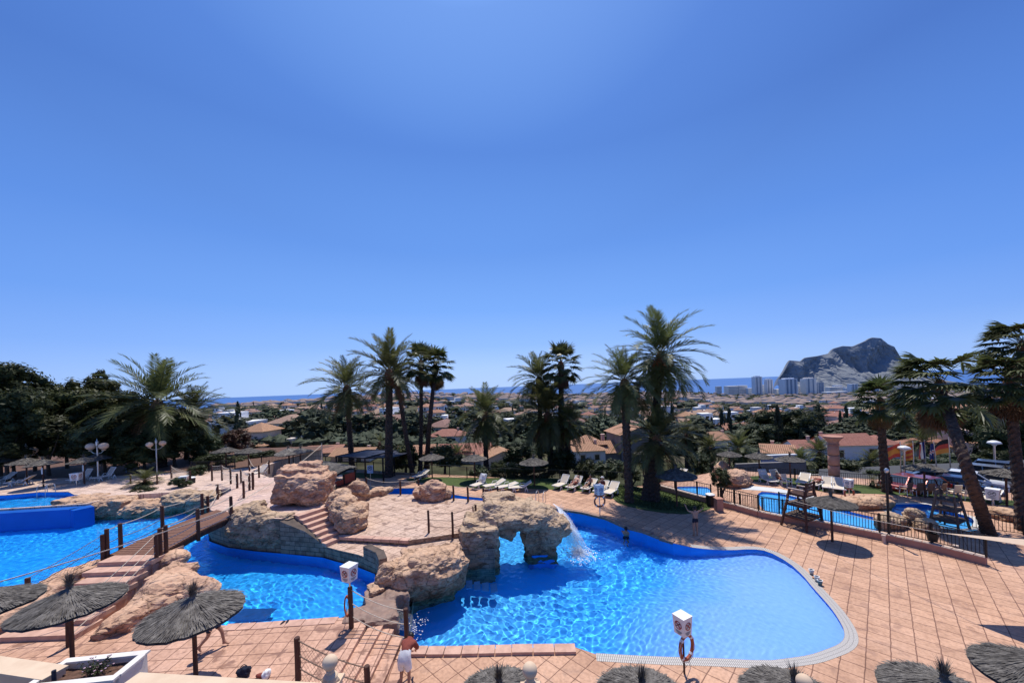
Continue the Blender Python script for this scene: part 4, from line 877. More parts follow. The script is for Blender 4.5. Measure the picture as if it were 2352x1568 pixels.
for i,(x,y,Y,r,mt,lab) in enumerate([(-5,900,38,(4.6,4,4.6),m_leafd,'tall near-black tree cut by the left edge of the frame'),(12,955,36,(4.0,3,4.2),m_leafd,'dark leafy tree in front of the tallest left one'),(75,935,41,(4.4,4,4.2),m_leafd,'wide dark tree second from the left, with tiny leaves'),(150,935,42,(4.6,4,4.0),m_leafo,'olive-green tree in the middle of the dark group'),(215,915,44,(4.2,4,3.8),m_leafo,'olive-green tree with a bumpy top, left of the bushy palm'),(260,940,42,(3.8,4,3.6),m_leafo,'olive tree whose crown meets the bushy palm'),(110,1010,38,(5.0,3,3.0),m_leafd,'low dark tree filling the shade behind the ball lamps'),(240,1020,38,(4.6,3,2.8),m_leafd,'low dark tree behind the white signpost'),(330,1035,39,(3.6,3,2.4),m_leafd,'dark tree in the shade beneath the bushy palm'),(30,1030,38,(4.5,3,2.6),m_leafd,'low dark tree behind the first ball lamp'),(400,1010,41,(3.2,3,2.6),m_leafd,'shady tree between the two big left palms'),(475,1030,44,(2.6,2.4,2.2),m_leaf,'small green tree right of the left palms'),(545,1015,47,(2.2,2,2.0),m_leafr,'reddish-leaved tree left of the round tile-roofed house')]):
    c=AT(x,y+(14 if i<6 else 0),Y); r=tuple(q*.95 for q in r); tree('broadleaf_tree',lab,(c.x,Y,min(1.3,c.z-1)),c,r,fol('near',i%4,mt),GT)
# tiny shoots poking above the dark trees
for x,y,lab in [(229,868,'thin leggy shoot sticking up above the dark trees')]:
    c=AT(x,y,44); tree('broadleaf_tree',lab,(c.x,44,6),c,(.7,.7,1.1),fol('far',1,m_leafd),GT)
GS='shrubs and hedges along the fence'
for i,(x,y,Y,r,mt,lab) in enumerate([(1225,1085,35,(2.6,1.1,1.3),m_leafd,'dense dark hedge behind the loungers, right of the parasol'),(1160,1085,36,(2.4,1.1,1.3),m_leafd,'dense dark hedge left of the middle parasol'),(1100,1090,37,(2.0,1.0,1.0),m_leaf,'leafy hedge behind the tilted lounger'),(1290,1060,37,(2.2,1.4,1.6),m_leafd,'dark bush under the palm cluster'),(1345,1080,34,(2.2,1.2,1.3),m_leafd,'dark bush behind the sunbathers, left part'),(1400,1078,33,(2.0,1.2,1.1),m_leaf,'green bush behind the sunbathers, right part'),(1655,1100,27,(1.0,.8,.9),m_leafd,'dark bush on the corner of the gate by the bin'),(1610,1065,38,(2.4,1.2,1.4),m_leafd,'dark bush below the young palms'),(760,1088,33,(1.4,.8,.6),m_leaf,'low green bush behind the kiosk roof'),(930,1050,42,(2.6,1.5,2.1),m_leafo,'willowy olive bush behind the pergola'),(1020,1050,42,(2.6,1.3,1.6),m_leaf,'green bush right of the close pair of fan palms'),(1190,1040,42,(2.6,1.5,1.6),m_leaf,'leafy bush between the lone palm and the cluster'),(1935,1085,37,(3.4,1.6,1.7),m_leafd,'big black-green hedge below the white house'),(2085,1090,40,(3.0,1.6,1.9),m_leafd,'dark hedge behind the flagpoles'),(2150,1078,42,(3.2,1.6,1.4),m_leaf,'rounded green shrub on the car park bank'),(2010,1092,34,(1.4,.8,.8),m_leafd,'dark shrub left of the thick palm trunk'),(2300,1050,46,(4.2,2,4.2),m_leafd,'huge dark conical tree before the pink house'),(2340,1000,40,(4.0,2.5,4.0),m_leafd,'dark tree in the shade at the right edge'),(2260,985,46,(3.6,2.5,3.2),m_leafd,'dark foliage behind the large fan palm'),(415,1106,31,(.9,.7,.55),m_leaf,'small bush beside the box sign at the upper steps'),(520,1075,42,(2.2,1.4,1.3),m_leaf,'green bush under the pair of thatched parasols'),(1790,985,85,(9,5,5.4),m_leafd,'big round dark tree standing over the near villas'),(1850,985,90,(8,5,4.6),m_leafd,'second round dark tree just left of the column'),(1735,1000,75,(5,4,3.2),m_leaf,'green tree left of the big round dark one'),(1450,1090,31,(1.4,.8,.7),m_leafd,'dark bush between the two tall palm trunks'),(330,1135,30.5,(1.5,1.0,.9),m_leafd,'dark bush growing out of the bank rocks'),(1600,1020,52,(4,2,3),m_leafo,'olive tree behind the short stout palm'),
(450,1082,36,(1.4,.9,.8),m_leaf,'green bush behind the netted rope fence of the upper steps'),(490,1062,40,(2.0,1.3,1.2),m_leafd,'dark bush under the left parasol of the far pair'),(545,1062,43,(2.2,1.3,1.0),m_leafo,'olive bush behind the far end of the path'),(610,1050,45,(2.4,1.2,.9),m_leafd,'dark low bush in front of the round villa'),(660,1048,48,(2.0,1.2,.8),m_leaf,'low green bush behind the pale shaggy parasols'),
(2060,1082,37.6,(1.6,.8,.8),m_leafd,'low dark bush on the car park edge, left of the mushroom lamp'),(2098,1078,38,(1.7,.8,.9),m_leaf,'low green bush on the car park edge, right of the mushroom lamp'),(2140,1072,38.5,(2.0,.9,1.0),m_leafd,'low dark bush on the car park edge behind the navy cars'),(2185,1068,38.5,(1.9,.9,.9),m_leaf,'low green bush on the car park edge behind the white car'),(2300,1060,39,(2.6,1.,1.4),m_leafd,'dark bush on the car park edge below the right mushroom lamp'),(2345,1056,39,(2.4,1.,1.4),m_leafd,'dark bush on the car park edge, cut by the frame'),(2065,1080,39,(1.8,1.2,1.1),m_leafd,'dark clipped bush behind the leftmost flagpole'),(2125,1070,42,(2.4,1.4,1.3),m_leafd,'dark bush on the bank behind the middle flagpoles'),(2200,1062,45,(3.0,1.6,1.4),m_leaf,'broad green bush behind the rightmost flagpole'),(2255,1072,43,(2.6,1.4,1.3),m_leafd,'dark bush behind the leaning palm trunk'),(1985,1078,40,(2.6,1.3,1.3),m_leafd,'dark hedge at the right end of the long white house')]):
    c=AT(x,y,Y); g=max(T(c.x,Y),-6) if Y>44 else -.6
    tree('shrub' if r[2]<3 else 'broadleaf_tree',lab,(c.x,Y,min(g,c.z-r[2]*.7)),c,r,fol('shrub' if r[2]<3 else 'near',i%4,mt),GS if r[2]<3 else None,cat='shrub' if r[2]<3 else 'tree')
c=G(318,1122,1.4); t=palm('sago_palm','spiky green sago palm on the rock bank of the left pool',(c.x,c.y+.6,1.0),(c.x,c.y+.6,1.95),1.45,DC[3],2.9,tr=(.25,.25),ht=.8); t['category']='plant'
for x,y,lab in [(2078//1,1112,'sago plant left of the thick palm trunk'),(1735+305,1118,'small spiky plant at the foot of the thick palm')][:1]:
    c=GD(2005,1118); t=palm('sago_palm','small spiky plant on the gravel left of the thick palm trunk',(c.x,c.y,0),(c.x,c.y,.45),.85,DCs,2.6,tr=(.15,.15),ht=.7); t['category']='plant'
    c=GD(2035,1120); t=palm('sago_palm','second spiky plant, touching the thick palm trunk',(c.x,c.y,0),(c.x,c.y,.35),.7,DCs,2.6,tr=(.15,.15),ht=.7); t['category']='plant'

# ================================================================ TOWN
m_roof=tilemat('clay_tiles',(.52,.265,.175),(.36,.17,.115)); m_rooff=tilemat('weathered_clay_tiles',(.46,.29,.215),(.30,.185,.14),.2)
m_wallc=M('cream_render',(.80,.68,.55),(.70,.59,.47),.5,.9,rand=.14); m_wallw=M('white_render',(.85,.83,.80),(.76,.74,.71),.5,.9,rand=.12); m_wallp=M('pink_render',(.62,.44,.35),(.55,.39,.31),.5,.9)
def hip(mb,x0,x1,y0,y1,z,h,ov=.5,mi=0,ridge='x'):
    x0-=ov;x1+=ov;y0-=ov;y1+=ov; w,d=x1-x0,y1-y0; k=min(w,d)/2
    if w>=d: A,B=(x0+k,(y0+y1)/2,z+h),(x1-k,(y0+y1)/2,z+h)
    else: A,B=((x0+x1)/2,y0+k,z+h),((x0+x1)/2,y1-k,z+h)
    c=[(x0,y0,z),(x1,y0,z),(x1,y1,z),(x0,y1,z)]; sl=math.hypot(k,h)
    def q(P,uv): mb.add(P,[tuple(range(len(P)))],mi,[uv])
    if w>=d:
        q([c[0],c[1],B,A],[(0,sl),(w,sl),(w-k,0),(k,0)]); q([c[2],c[3],A,B],[(0,sl),(w,sl),(w-k,0),(k,0)]); q([c[1],c[2],B],[(0,sl),(d,sl),(d/2,0)]); q([c[3],c[0],A],[(0,sl),(d,sl),(d/2,0)])
    else:
        q([c[1],c[2],B,A],[(0,sl),(d,sl),(d-k,0),(k,0)]); q([c[3],c[0],A,B],[(0,sl),(d,sl),(d-k,0),(k,0)]); q([c[0],c[1],A],[(0,sl),(w,sl),(w/2,0)]); q([c[2],c[3],B],[(0,sl),(w,sl),(w/2,0)])
    mb.add([(x0,y0,z-.02),(x1,y0,z-.02),(x1,y1,z-.02),(x0,y1,z-.02)],[(3,2,1,0)],mi)
def gable(mb,x0,x1,y0,y1,z,h,ov=.4,mi=0,along='x'):
    if along=='x':
        ym=(y0+y1)/2; a=[(x0-ov,y0-ov,z),(x1+ov,y0-ov,z),(x1+ov,ym,z+h),(x0-ov,ym,z+h),(x1+ov,y1+ov,z),(x0-ov,y1+ov,z)]; L=x1-x0+2*ov; s=math.hypot((y1-y0)/2+ov,h)
    else:
        xm=(x0+x1)/2; a=[(x0-ov,y1+ov,z),(x0-ov,y0-ov,z),(xm,y0-ov,z+h),(xm,y1+ov,z+h),(x1+ov,y0-ov,z),(x1+ov,y1+ov,z)]; L=y1-y0+2*ov; s=math.hypot((x1-x0)/2+ov,h)
    mb.add(a[:4],[(0,1,2,3)],mi,[[(0,s),(L,s),(L,0),(0,0)]]); mb.add([a[3],a[2],a[4],a[5]],[(0,1,2,3)],mi,[[(0,0),(L,0),(L,s),(0,s)]])
def win_mesh(ws,y=None):
    mb=MB()
    for (x,yy,z,w,h,nx) in ws:
        if nx==0: mb.box((x,yy-.03,z),(w,.06,h))
        else: mb.box((x+.03*nx,yy,z),(.06,w,h))
    return mb
def house(name,label,group,blocks,wins,wall,roof,loc=(0,0,0),rz=0,arches=(),chim=(),scale=1,frames=False):
    """blocks: (x0,x1,y0,y1,z0,h,rooftype,roofh)"""
    t=thing(name,label,'house',loc,rz,group); t.scale=(scale,)*3
    mw=MB(); mr=MB()
    for x0,x1,y0,y1,z0,h,rt,rh in blocks:
        mw.box(((x0+x1)/2,(y0+y1)/2,z0+h/2-1.5),(x1-x0,y1-y0,h+3))
        if rt=='hip': hip(mr,x0,x1,y0,y1,z0+h+.02,rh)
        elif rt=='gx' or rt=='gy':
            gable(mr,x0,x1,y0,y1,z0+h+.02,rh,along=rt[1])
            if rt=='gx':
                for x in (x0,x1): mw.add([(x,y0,z0+h-.01),(x,y1,z0+h-.01),(x,(y0+y1)/2,z0+h+rh*.93)],[(0,1,2)])
            else:
                for y in (y0,y1): mw.add([(x0,y,z0+h-.01),(x1,y,z0+h-.01),((x0+x1)/2,y,z0+h+rh*.93)],[(0,1,2)])
        else: mw.box(((x0+x1)/2,(y0+y1)/2,z0+h+.3),(x1-x0+.1,y1-y0+.1,.5))
    part('wall',mw,wall,t); 
    if mr.f: rf=part('roof',mr,roof,t)
    for c in chim:
        mb=MB(); mb.box((c[0],c[1],c[2]-.3),(.5,.5,1.2)); mb.box((c[0],c[1],c[2]+.33),(.65,.65,.12)); part('chimney',mb,m_wallp,rf if mr.f else t)
    for w in wins:
        mb=win_mesh([w]); wo=part('window',mb,m_glassd,t)
        if frames:
            x,yy,z,ww,hh,nx=w
            if nx==0:
                fm=MB(); 
                for dx,dz,a,b in((0,hh/2+.1,ww+.4,.2),(0,-hh/2-.1,ww+.4,.2),(-ww/2-.1,0,.2,hh),(ww/2+.1,0,.2,hh)): fm.box((x+dx,yy-.05,z+dz),(a,.12,b))
                part('frame',fm,m_wallc if wall is not m_wallc else m_wallw,wo)
    for a in arches:
        x,yy,z,w,h=a; mb=MB(); P=[(x-w/2,yy-.06,z-h/2),(x+w/2,yy-.06,z-h/2)]+[(x+w/2*math.cos(q*PI/8),yy-.06,z+h/2-w/2+w/2*math.sin(q*PI/8)) for q in range(9)]
        mb.add(P,[tuple(range(len(P)))]); part('arched_opening',mb,m_glassd,t)
    return t
# --- near houses, individually built
c=AT(596,1058,69); hs_=house('villa','round-cornered villa with stacked clay tile roofs and arched windows, left of the lone slim palm',None,
 [(-4.0,4.0,-3.2,4,0,3.3,'hip',1.9),(-2.2,2.2,-1.5,3,4.4,1.2,'hip',1.5),(3.6,7.6,-1,4,0,3.6,'flat',0)],[(-2.2,-3.2,1.6,.8,1.6,0)],m_wallc,m_roof,c,R(-8),arches=[(2.4,-3.2,1.7,1.9,2.2)],frames=True)
for i,(x,y,Y,w,d,h,rt,rh,rz,wall,lab) in enumerate([
 (600,1078,58,9,6,2.0,'gx',1.6,8,m_wallc,'long low house with an orange tile roof just under the round villa'),
 (690,1062,66,8,6,2.0,'gx',1.6,-10,m_wallw,'low orange-roofed house beside the thatched parasol pair'),
 (752,1060,62,7,6,2.4,'gx',1.2,4,m_conc,'low house with a grey gable wall behind the black fence'),
 (820,1060,58,8,5,1.6,'gx',1.3,-6,m_wallc,'orange-roofed house directly left of the pergola shade'),
 (960,1062,60,7,6,2.2,'gx',1.5,5,m_conc,'grey-walled house between the leaning palm and the fan palms'),
 (1070,1062,58,10,6,2.2,'gx',1.7,-4,m_wallc,'wide orange-roofed house under the lone date palm'),
 (1150,1072,54,7,6,2.0,'gy',1.5,12,m_wallc,'small orange-roofed house right of the lone date palm'),
 (1030,1020,78,9,6,2.6,'hip',1.6,0,m_wallc,'hip-roofed house just above the wide orange roof'),
 (1640,1030,72,9,6,2.6,'hip',1.7,6,m_wallc,'peach house with an orange hip roof between the young palms'),
 (1690,1003,92,10,7,2.8,'gx',1.7,0,m_wallp,'pinkish house with stepped roofs left of the big round tree'),
 (1785,1056,56,7,5,1.9,'gy',1.2,60,m_wallw,'low white house end with a tiled lean-to, near the blue mural wall'),
 (2145,1020,80,9,8,5.2,'hip',1.4,10,m_wallw,'white octagonal-looking house between the large fan palms'),
 (2125,1050,62,8,6,2.8,'hip',1.6,-8,m_wallc,'orange-roofed house behind the flags'),
 (2290,1040,58,14,8,4.4,'flat',0,-6,m_wallp,'big pink flat-fronted house at the right behind the street lamp'),
 (2330,1060,52,9,6,3.2,'hip',1.6,0,m_wallp,'pink house with tiled porch at the right edge'),
 (1350,1062,60,6,6,3.0,'hip',1.4,0,m_wallw,'white house glimpsed behind the dark palm cluster')]):
    c=AT(x,y,Y); ws=[(-w*.25,-d/2,h*.55,.9,1.1,0),(w*.22,-d/2,h*.55,.9,1.1,0)]
    house('villa',lab,None,[(-w/2,w/2,-d/2,d/2,0,h,rt,rh)],ws,wall,m_roof,(c.x,c.y,c.z),R(rz),chim=[(w*.3,.5,h+rh*.7+.3)],frames=h>2.3,scale=.78)
c=AT(1425,1078,62); house('villa','two-level white house with steep ribbed orange roofs behind the sunbathers',None,[(-1,5.5,-3,3,0,6.2,'gy',1.2),(-5.5,-1,-2.4,2.5,0,3.4,'gx',1.6),(-7.5,-3,-1,3,0,4.6,'hip',1.4)],[(2.6,-3,2.5,1,1.4,0)],m_conc,m_roof,c,R(8),chim=[(-2.5,1,5.6)],frames=True)
c=AT(1945,1062,60); house('villa','long white house with a big orange tile roof, just right of the stone column',None,[(-5,4.2,-3,4,0,4.4,'gx',2.1),(4.2,9.5,-2,4,0,4.2,'hip',1.7),(-11,-5,-1,4.5,0,3.6,'gx',1.5)],[(-3.2,-3,2.6,.9,1.6,0),(3.2,-3,2.6,1.7,1.9,0),(-.6,-3,.9,.8,.5,0)],m_wallw,m_roof,c,R(-6),chim=[(-4.2,1.5,6.5),(-7,1.5,5.6)],frames=True,scale=.72)
# grey retaining terraces in front
for x0,y0,x1,y1,Y,h,lab in [(1840,1108,1900,1108,37,1.3,'blank grey wall below the white painted rail'),(1690,1086,1850,1086,38,1.6,'long grey rendered garden wall behind the kids lawn'),(1930,1092,2040,1098,36,1.0,'grey wall under the big hedge'),(2060,1100,2160,1086,38,.8,'grey kerb wall along the car park')]:
    a,b=AT(x0,y0,Y),AT(x1,y1,Y); t_=(b-a); nn=Vector((-t_.y,t_.x,0)).normalized()*.15
    mb=MB(); mb.prism([tuple((a-nn)[:2]),tuple((b-nn)[:2]),tuple((b+nn)[:2]),tuple((a+nn)[:2])],max(a.z,b.z)+h*.6,min(a.z,b.z)-2.5); solo('garden_wall',mb,m_conc,(a+b)/2,lab,'wall')
c=AT(1787,1060,40); mb=MB(); mb.box((0,0,0),(3.6,.2,1.3)); 
def muralmat():
    m,nt,b=newmat('blue_mosaic'); br=N(nt,'TexBrick'); br.inputs['Scale'].default_value=1; br.inputs['Brick Width'].default_value=.3; br.inputs['Row Height'].default_value=.13; br.inputs['Color1'].default_value=(.05,.16,.42,1); br.inputs['Color2'].default_value=(.30,.42,.55,1); br.inputs['Mortar'].default_value=(.5,.42,.36,1); br.inputs['Mortar Size'].default_value=.02
    nt.links.new(coords(nt,'Object',(1,1,1)),br.inputs[0]); n=nt.nodes['Mapping']; n.inputs['Rotation'].default_value=(R(90),0,0); nt.links.new(br.outputs[0],b.inputs['Base Color']); return m
t=thing('mosaic_wall','short wall with blue and white mosaic behind the thatched parasols of the kids area','wall',c); part('panel',mb,muralmat(),t); mb=MB(); mb.box((0,0,.72),(3.9,.4,.12)); part('coping',mb,m_white,t); mb=MB(); mb.box((0,0,-1.6),(4.6,.3,1.9)); part('base',mb,m_wallw,t)

# --- repeated villas down the hillside
PROT=[]
def prot(i,label,group,blocks,wins,wall,roof,chim=()):
    t=house('town_house',label,group,blocks,wins,wall,roof,(0,0,-500),0,chim=chim); PROT.append(t); return t
lbl=[('cream villa with a hipped clay roof','cream hip-roofed villas on the hillside'),('white villa with a gabled clay roof','white gabled villas on the hillside'),('two-storey peach house with stacked clay roofs','two-storey peach houses on the hillside'),('flat-roofed white house','flat-roofed white houses on the hillside'),('long row of cream terraced homes under clay roofs','rows of terraced homes on the hillside')]
prot(0,lbl[0][0]+' among the trees of the town below',lbl[0][1],[(-5.5,5.5,-4,4,0,3.2,'hip',1.9),(-2.2,2.2,-6,-3.5,0,2.9,'hip',1.2)],[(-3.8,-4,1.7,1.1,1.3,0),(3.8,-4,1.7,1.1,1.3,0),(0,-6,1.4,2.2,2.0,0)],m_wallc,m_rooff,[(3,1,5)])
prot(1,lbl[1][0]+' among the trees of the town below',lbl[1][1],[(-6,6,-3.5,3.5,0,3.2,'gx',1.8),(1.5,5.5,-5.5,-3,0,3.4,'gy',1.3)],[(-4,-3.5,1.7,1.1,1.3,0),(-1.2,-3.5,1.7,1.1,1.3,0),(3.5,-5.5,1.5,2.0,1.8,0)],m_wallw,m_rooff,[(-3,1,5)])
prot(2,lbl[2][0]+' among the trees of the town below',lbl[2][1],[(-5.5,5.5,-4,4,0,3.0,'hip',1.7),(-3,3.2,-3,4,3.0,2.8,'hip',1.6)],[(-4,-4,1.5,1.1,1.4,0),(0,-4,1.3,2.2,1.9,0),(4,-4,1.5,1.1,1.4,0),(-1.5,-3,4.6,.9,1.2,0),(1.7,-3,4.6,.9,1.2,0)],m_wallp if False else m_wallc,m_roof,[(2,2,7.4)])
prot(3,lbl[3][0]+' among the trees of the town below',lbl[3][1],[(-5,5,-3.5,4,0,3.2,'flat',0),(-5,0,-2,4,3.2,2.6,'flat',0)],[(-3,-3.5,1.6,2.0,1.2,0),(2.5,-3.5,1.6,2.2,1.2,0),(-2.5,-2,4.6,1.6,1.2,0)],m_wallw,m_roof)
prot(4,lbl[4][0]+' in the town below',lbl[4][1],[(-14,-6,-3.5,3.5,0,3.0,'gx',1.5),(-6,2,-3.5,3.5,.5,3.2,'gx',1.5),(2,10,-3.5,3.5,0,3.0,'gx',1.5),(-3,0,-5,-3,.2,3,'gy',1)],[(-11,-3.5,1.6,1.2,1.3,0),(-8,-3.5,1.6,1.2,1.3,0),(-2,-5,1.6,1.4,1.6,0),(4,-3.5,1.6,1.2,1.3,0),(8,-3.5,1.6,1.2,1.3,0)],m_wallc,m_rooff,[(-9,1,4.6),(5,1,4.6)])
rg=random.Random(42); spots=[]
def visible_dir(u): return -.78<u<1.32
def sample(n,ymin,ymax,mind,bias=1.0,cells=None,tries=40000):
    out=[]; k=0
    while len(out)<n and k<tries:
        k+=1; q=rg.random()**bias; Y=1/((1/ymin)*(1-q)+(1/ymax)*q); u=rg.uniform(-.80,1.35)
        if Y>itp(YRR,u)*1.03: continue
        X=u*Y; m=mind*(1+Y/500)
        if cells is not None and any(abs(X-a)<m and abs(Y-b)<m*1.6 and (X-a)**2+((Y-b)/1.5)**2<m*m for a,b in cells): continue
        out.append((X,Y)); (cells.append((X,Y)) if cells is not None else None)
    return out
cells=[(AT(x,y,Y).x,Y) for x,y,Y in [(596,1058,69),(1425,1078,62),(1955,1068,60),(1690,1003,92),(1640,1030,72),(2145,1020,80),(1030,1020,78),(1790,985,85),(1850,985,90)]]
hsp=sample(300,90,1000,10.5,.9,cells); hsp.sort(key=lambda p:p[1])
used=[False]*5
for k,(X,Y) in enumerate(hsp):
    i=rg.choice([0,0,1,1,2,2,3,4]) if 180<Y<500 else rg.choice([0,1,2,0,1,3])
    o=PROT[i]
    if used[i]: o=copytree(o)
    used[i]=True
    o.location=(X,Y,T(X,Y)+.3); o.rotation_euler=(0,0,R(rg.choice([0,0,90,180])+rg.uniform(-35,35))); s=rg.uniform(.68,1.08); o.scale=(s,s,s*rg.uniform(.9,1.1))
for i in range(5):
    if not used[i]: PROT[i].location=(0,300,T(0,300))
# far town too small to count: one object
mb=MB()
for X,Y in sample(1100,480,1900,9,.85,None):
    w,d,h=rg.uniform(8,16),rg.uniform(7,11),rg.uniform(3,6.5); z=T(X,Y); a=rg.uniform(-.6,.6); m=rg.choice([0,0,1]); r=Matrix.Rotation(a,3,'Z')
    mb.box((X,Y,z+h/2-1),(w,d,h+2),r,m); k=d/2+.4; P=[r@Vector(q)+Vector((X,Y,z+h+.03)) for q in ((-w/2-.4,-k,0),(w/2+.4,-k,0),(w/2+.4,k,0),(-w/2-.4,k,0),(-w/2+k,0,1.9),(w/2-k,0,1.9))]
    mb.add(P,[(0,1,5,4),(1,2,5),(2,3,4,5),(3,0,4)],2)
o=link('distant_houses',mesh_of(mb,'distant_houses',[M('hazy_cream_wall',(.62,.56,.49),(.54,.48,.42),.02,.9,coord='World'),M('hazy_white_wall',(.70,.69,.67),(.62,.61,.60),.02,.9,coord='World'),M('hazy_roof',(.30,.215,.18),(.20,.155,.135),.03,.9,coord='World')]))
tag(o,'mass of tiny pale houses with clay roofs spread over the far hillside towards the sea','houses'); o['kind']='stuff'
# town trees
tl=[('far',0,'round dark tree between the houses of the town below','round dark trees on the hillside'),('far',1,'bushy dark tree between the houses of the town below','bushy dark trees on the hillside'),('far',2,'wide pine-like tree between the houses of the town below','wide pines on the hillside'),('cyp',0,'pointed cypress between the houses of the town below','cypresses on the hillside')]
TP=[]
for kd,i,lab,gp in tl: TP.append(tree('cypress' if kd=='cyp' else 'hillside_tree',lab,(0,0,-500),(0,0,-500+1.15),(1,1,1),fol(kd,i,m_leaft),gp,tr=.07,limbs=0))
tsp=sample(300,72,560,5,.95,None); usedt=[False]*4
for X,Y in tsp:
    i=rg.choice([0,0,1,1,2,2,3]); o=TP[i]
    if usedt[i]: o=copytree(o)
    usedt[i]=True
    s=rg.uniform(2.0,4.2); sx=s*(.32 if i==3 else rg.uniform(.9,1.5)); o.location=(X,Y,T(X,Y)-.2); o.scale=(sx,sx,s*(.8 if i!=3 else 1.1)); o.rotation_euler=(0,0,rg.uniform(0,6))
def bulk(name,label,n,y0,y1,smin,smax,seed,mat,bias=.8,us=None,flat=.75,nl=9):
    rg2=random.Random(seed); V=[];Fc=[]; base,bf=ICO(1)
    for X,Y in sample(n,y0,y1,1,bias,None,200000):
        s=rg2.uniform(smin,smax)*(1+Y/2500); z=T(X,Y)+s*.45
        for b in range(rg2.choice([1,2,3])):
            cx,cy=X+rg2.uniform(-s,s),Y+rg2.uniform(-s,s); sb=s*rg2.uniform(.5,1); o=len(V)
            for p in base: k=1+rg2.uniform(-.28,.28); V.append((cx+p.x*sb*k,cy+p.y*sb*k,z+p.z*sb*flat*k))
            Fc+=[(a+o,c_+o,d+o) for a,c_,d in bf]
            for j in range(nl):
                d=Vector((rg2.gauss(0,1),rg2.gauss(0,1)-.3,rg2.gauss(.5,.8))).normalized(); q=Vector((cx,cy,z))+Vector((d.x,d.y,d.z*flat))*sb*1.02; l=sb*.35; o=len(V)
                V+=[tuple(q+Vector((rg2.uniform(-l,l),rg2.uniform(-l,l),rg2.uniform(-l,l)*.7))) for _ in range(3)]; Fc.append((o,o+1,o+2))
    me=bpy.data.meshes.new(name); me.from_pydata(V,[],Fc); me.materials.append(mat); o=link(name,me); tag(o,label,'vegetation'); o['kind']='stuff'; return o
bulk('hillside_scrub','dark scrub and garden greenery covering the near hillside between the villas',2400,66,420,.8,1.9,77,m_leaft,1.0)
bulk('distant_woods','dark pine woods and gardens over the far hillside up to the sea',4800,330,1900,1.8,3.6,78,m_leaft,.6,nl=4)
# wooded ridge line
# low garden walls in the town
mb=MB()
for X,Y in sample(150,95,600,10,.9,None):
    L=rg.uniform(8,26); a=rg.uniform(-.3,.3); mb.box((X,Y,T(X,Y)+.4),(L,.4,rg.uniform(1.6,3.0)),(0,0,a))
o=link('terrace_walls',mesh_of(mb,'terrace_walls',M('pale_terrace_wall',(.42,.37,.31),(.32,.28,.23),.05,.9,coord='World'))); tag(o,'many low pale terrace walls between the houses of the hillside','walls'); o['kind']='stuff'

# --- high-rises by the sea
m_tw=[M('tower_concrete',(.86,.80,.72),(.78,.72,.64),.05,.9),M('tower_grey',(.78,.80,.83),(.70,.72,.75),.05,.9),M('tower_dark',(.30,.35,.42),(.26,.31,.38),.05,.9)]
GH='high-rises by the sea in front of the headland'
for i,(x0,x1,yt,yb,Y,mi,lab) in enumerate([
 (1645,1656,887,902,1750,0,'lone narrow tan block, leftmost of the seaside towers'),(1668,1694,886,903,1800,0,'wide low tan block with a stepped top'),(1694,1713,885,903,1790,0,'tan slab beside the stepped low block'),(1716,1729,891,906,1760,1,'short block left of the first tall tower'),
 (1731,1748,865,905,1700,1,'tall grey tower with a crown-like top'),(1750,1758,883,905,1720,1,'narrow mid-height block between the first two towers'),(1759,1773,871,906,1690,1,'white-edged tall tower, second of the tall ones'),(1780,1797,893,906,1650,0,'low block in front of the wide tower'),
 (1796,1825,870,906,1600,1,'wide tall tower with dark vertical stripes'),(1831,1845,885,905,1700,0,'stepped block left of the tan tower'),(1845,1869,869,906,1620,0,'tall tan tower with ribbed sides'),(1869,1878,877,905,1640,0,'narrow tan wing beside the tall tan tower'),(1875,1889,878,904,1660,2,'dark blue-grey glass tower'),
 (1893,1940,899,904,1560,1,'long low stadium-like building with a pale roof'),(1900,1935,888,899,1900,0,'far row of blocks behind the stadium-like building'),(1940,1952,890,903,1850,1,'short grey block right of the stadium-like building'),(1951,1966,881,904,1780,1,'grey tower with dark window stripes, rightmost of the tall ones'),(1967,1982,888,903,1850,0,'pale block at the right end of the towers'),(1985,2010,889,901,1900,1,'low pale block at the foot of the headland'),(1915,1930,884,890,2000,1,'tiny block below the headland cliff')]):
    a,b=AT(x0,yb,Y),AT(x1,yb,Y); top=AT((x0+x1)/2,yt,Y).z; w=b.x-a.x; h=top-a.z; t=thing('apartment_tower' if h>45 else 'apartment_block',lab,'building',((a.x+b.x)/2,Y,a.z),0,GH)
    mb=MB(); mb.box((0,0,h/2-12),(w,w*.7 if w<60 else 30,h+24)); 
    if h>55: mb.box((0,0,h+2),(w*.7,w*.4,5))
    part('wall',mb,m_tw[mi],t); dp=(w*.7 if w<60 else 30)/2
    if h>45:
        for sx in ((-.22,.22) if i not in(8,) else (-.3,.0,.32)):
            mb=MB(); mb.box((sx*w,-dp-.4,h/2),(w*.14,.8,h*.94)); part('window_strip',mb,m_tw[2],t)
        mb=MB()
        for k in range(int(h/6)): mb.box((0,-dp-.15,3+k*6),(w*.96,.3,1.6))
        part('balconies',mb,m_tw[1] if mi!=1 else m_tw[0],t)
    else:
        mb=MB()
        for k in range(max(1,int(h/7))): mb.box((0,-dp-.15,3+k*7),(w*.94,.3,2.2))
        part('windows',mb,m_tw[2],t)

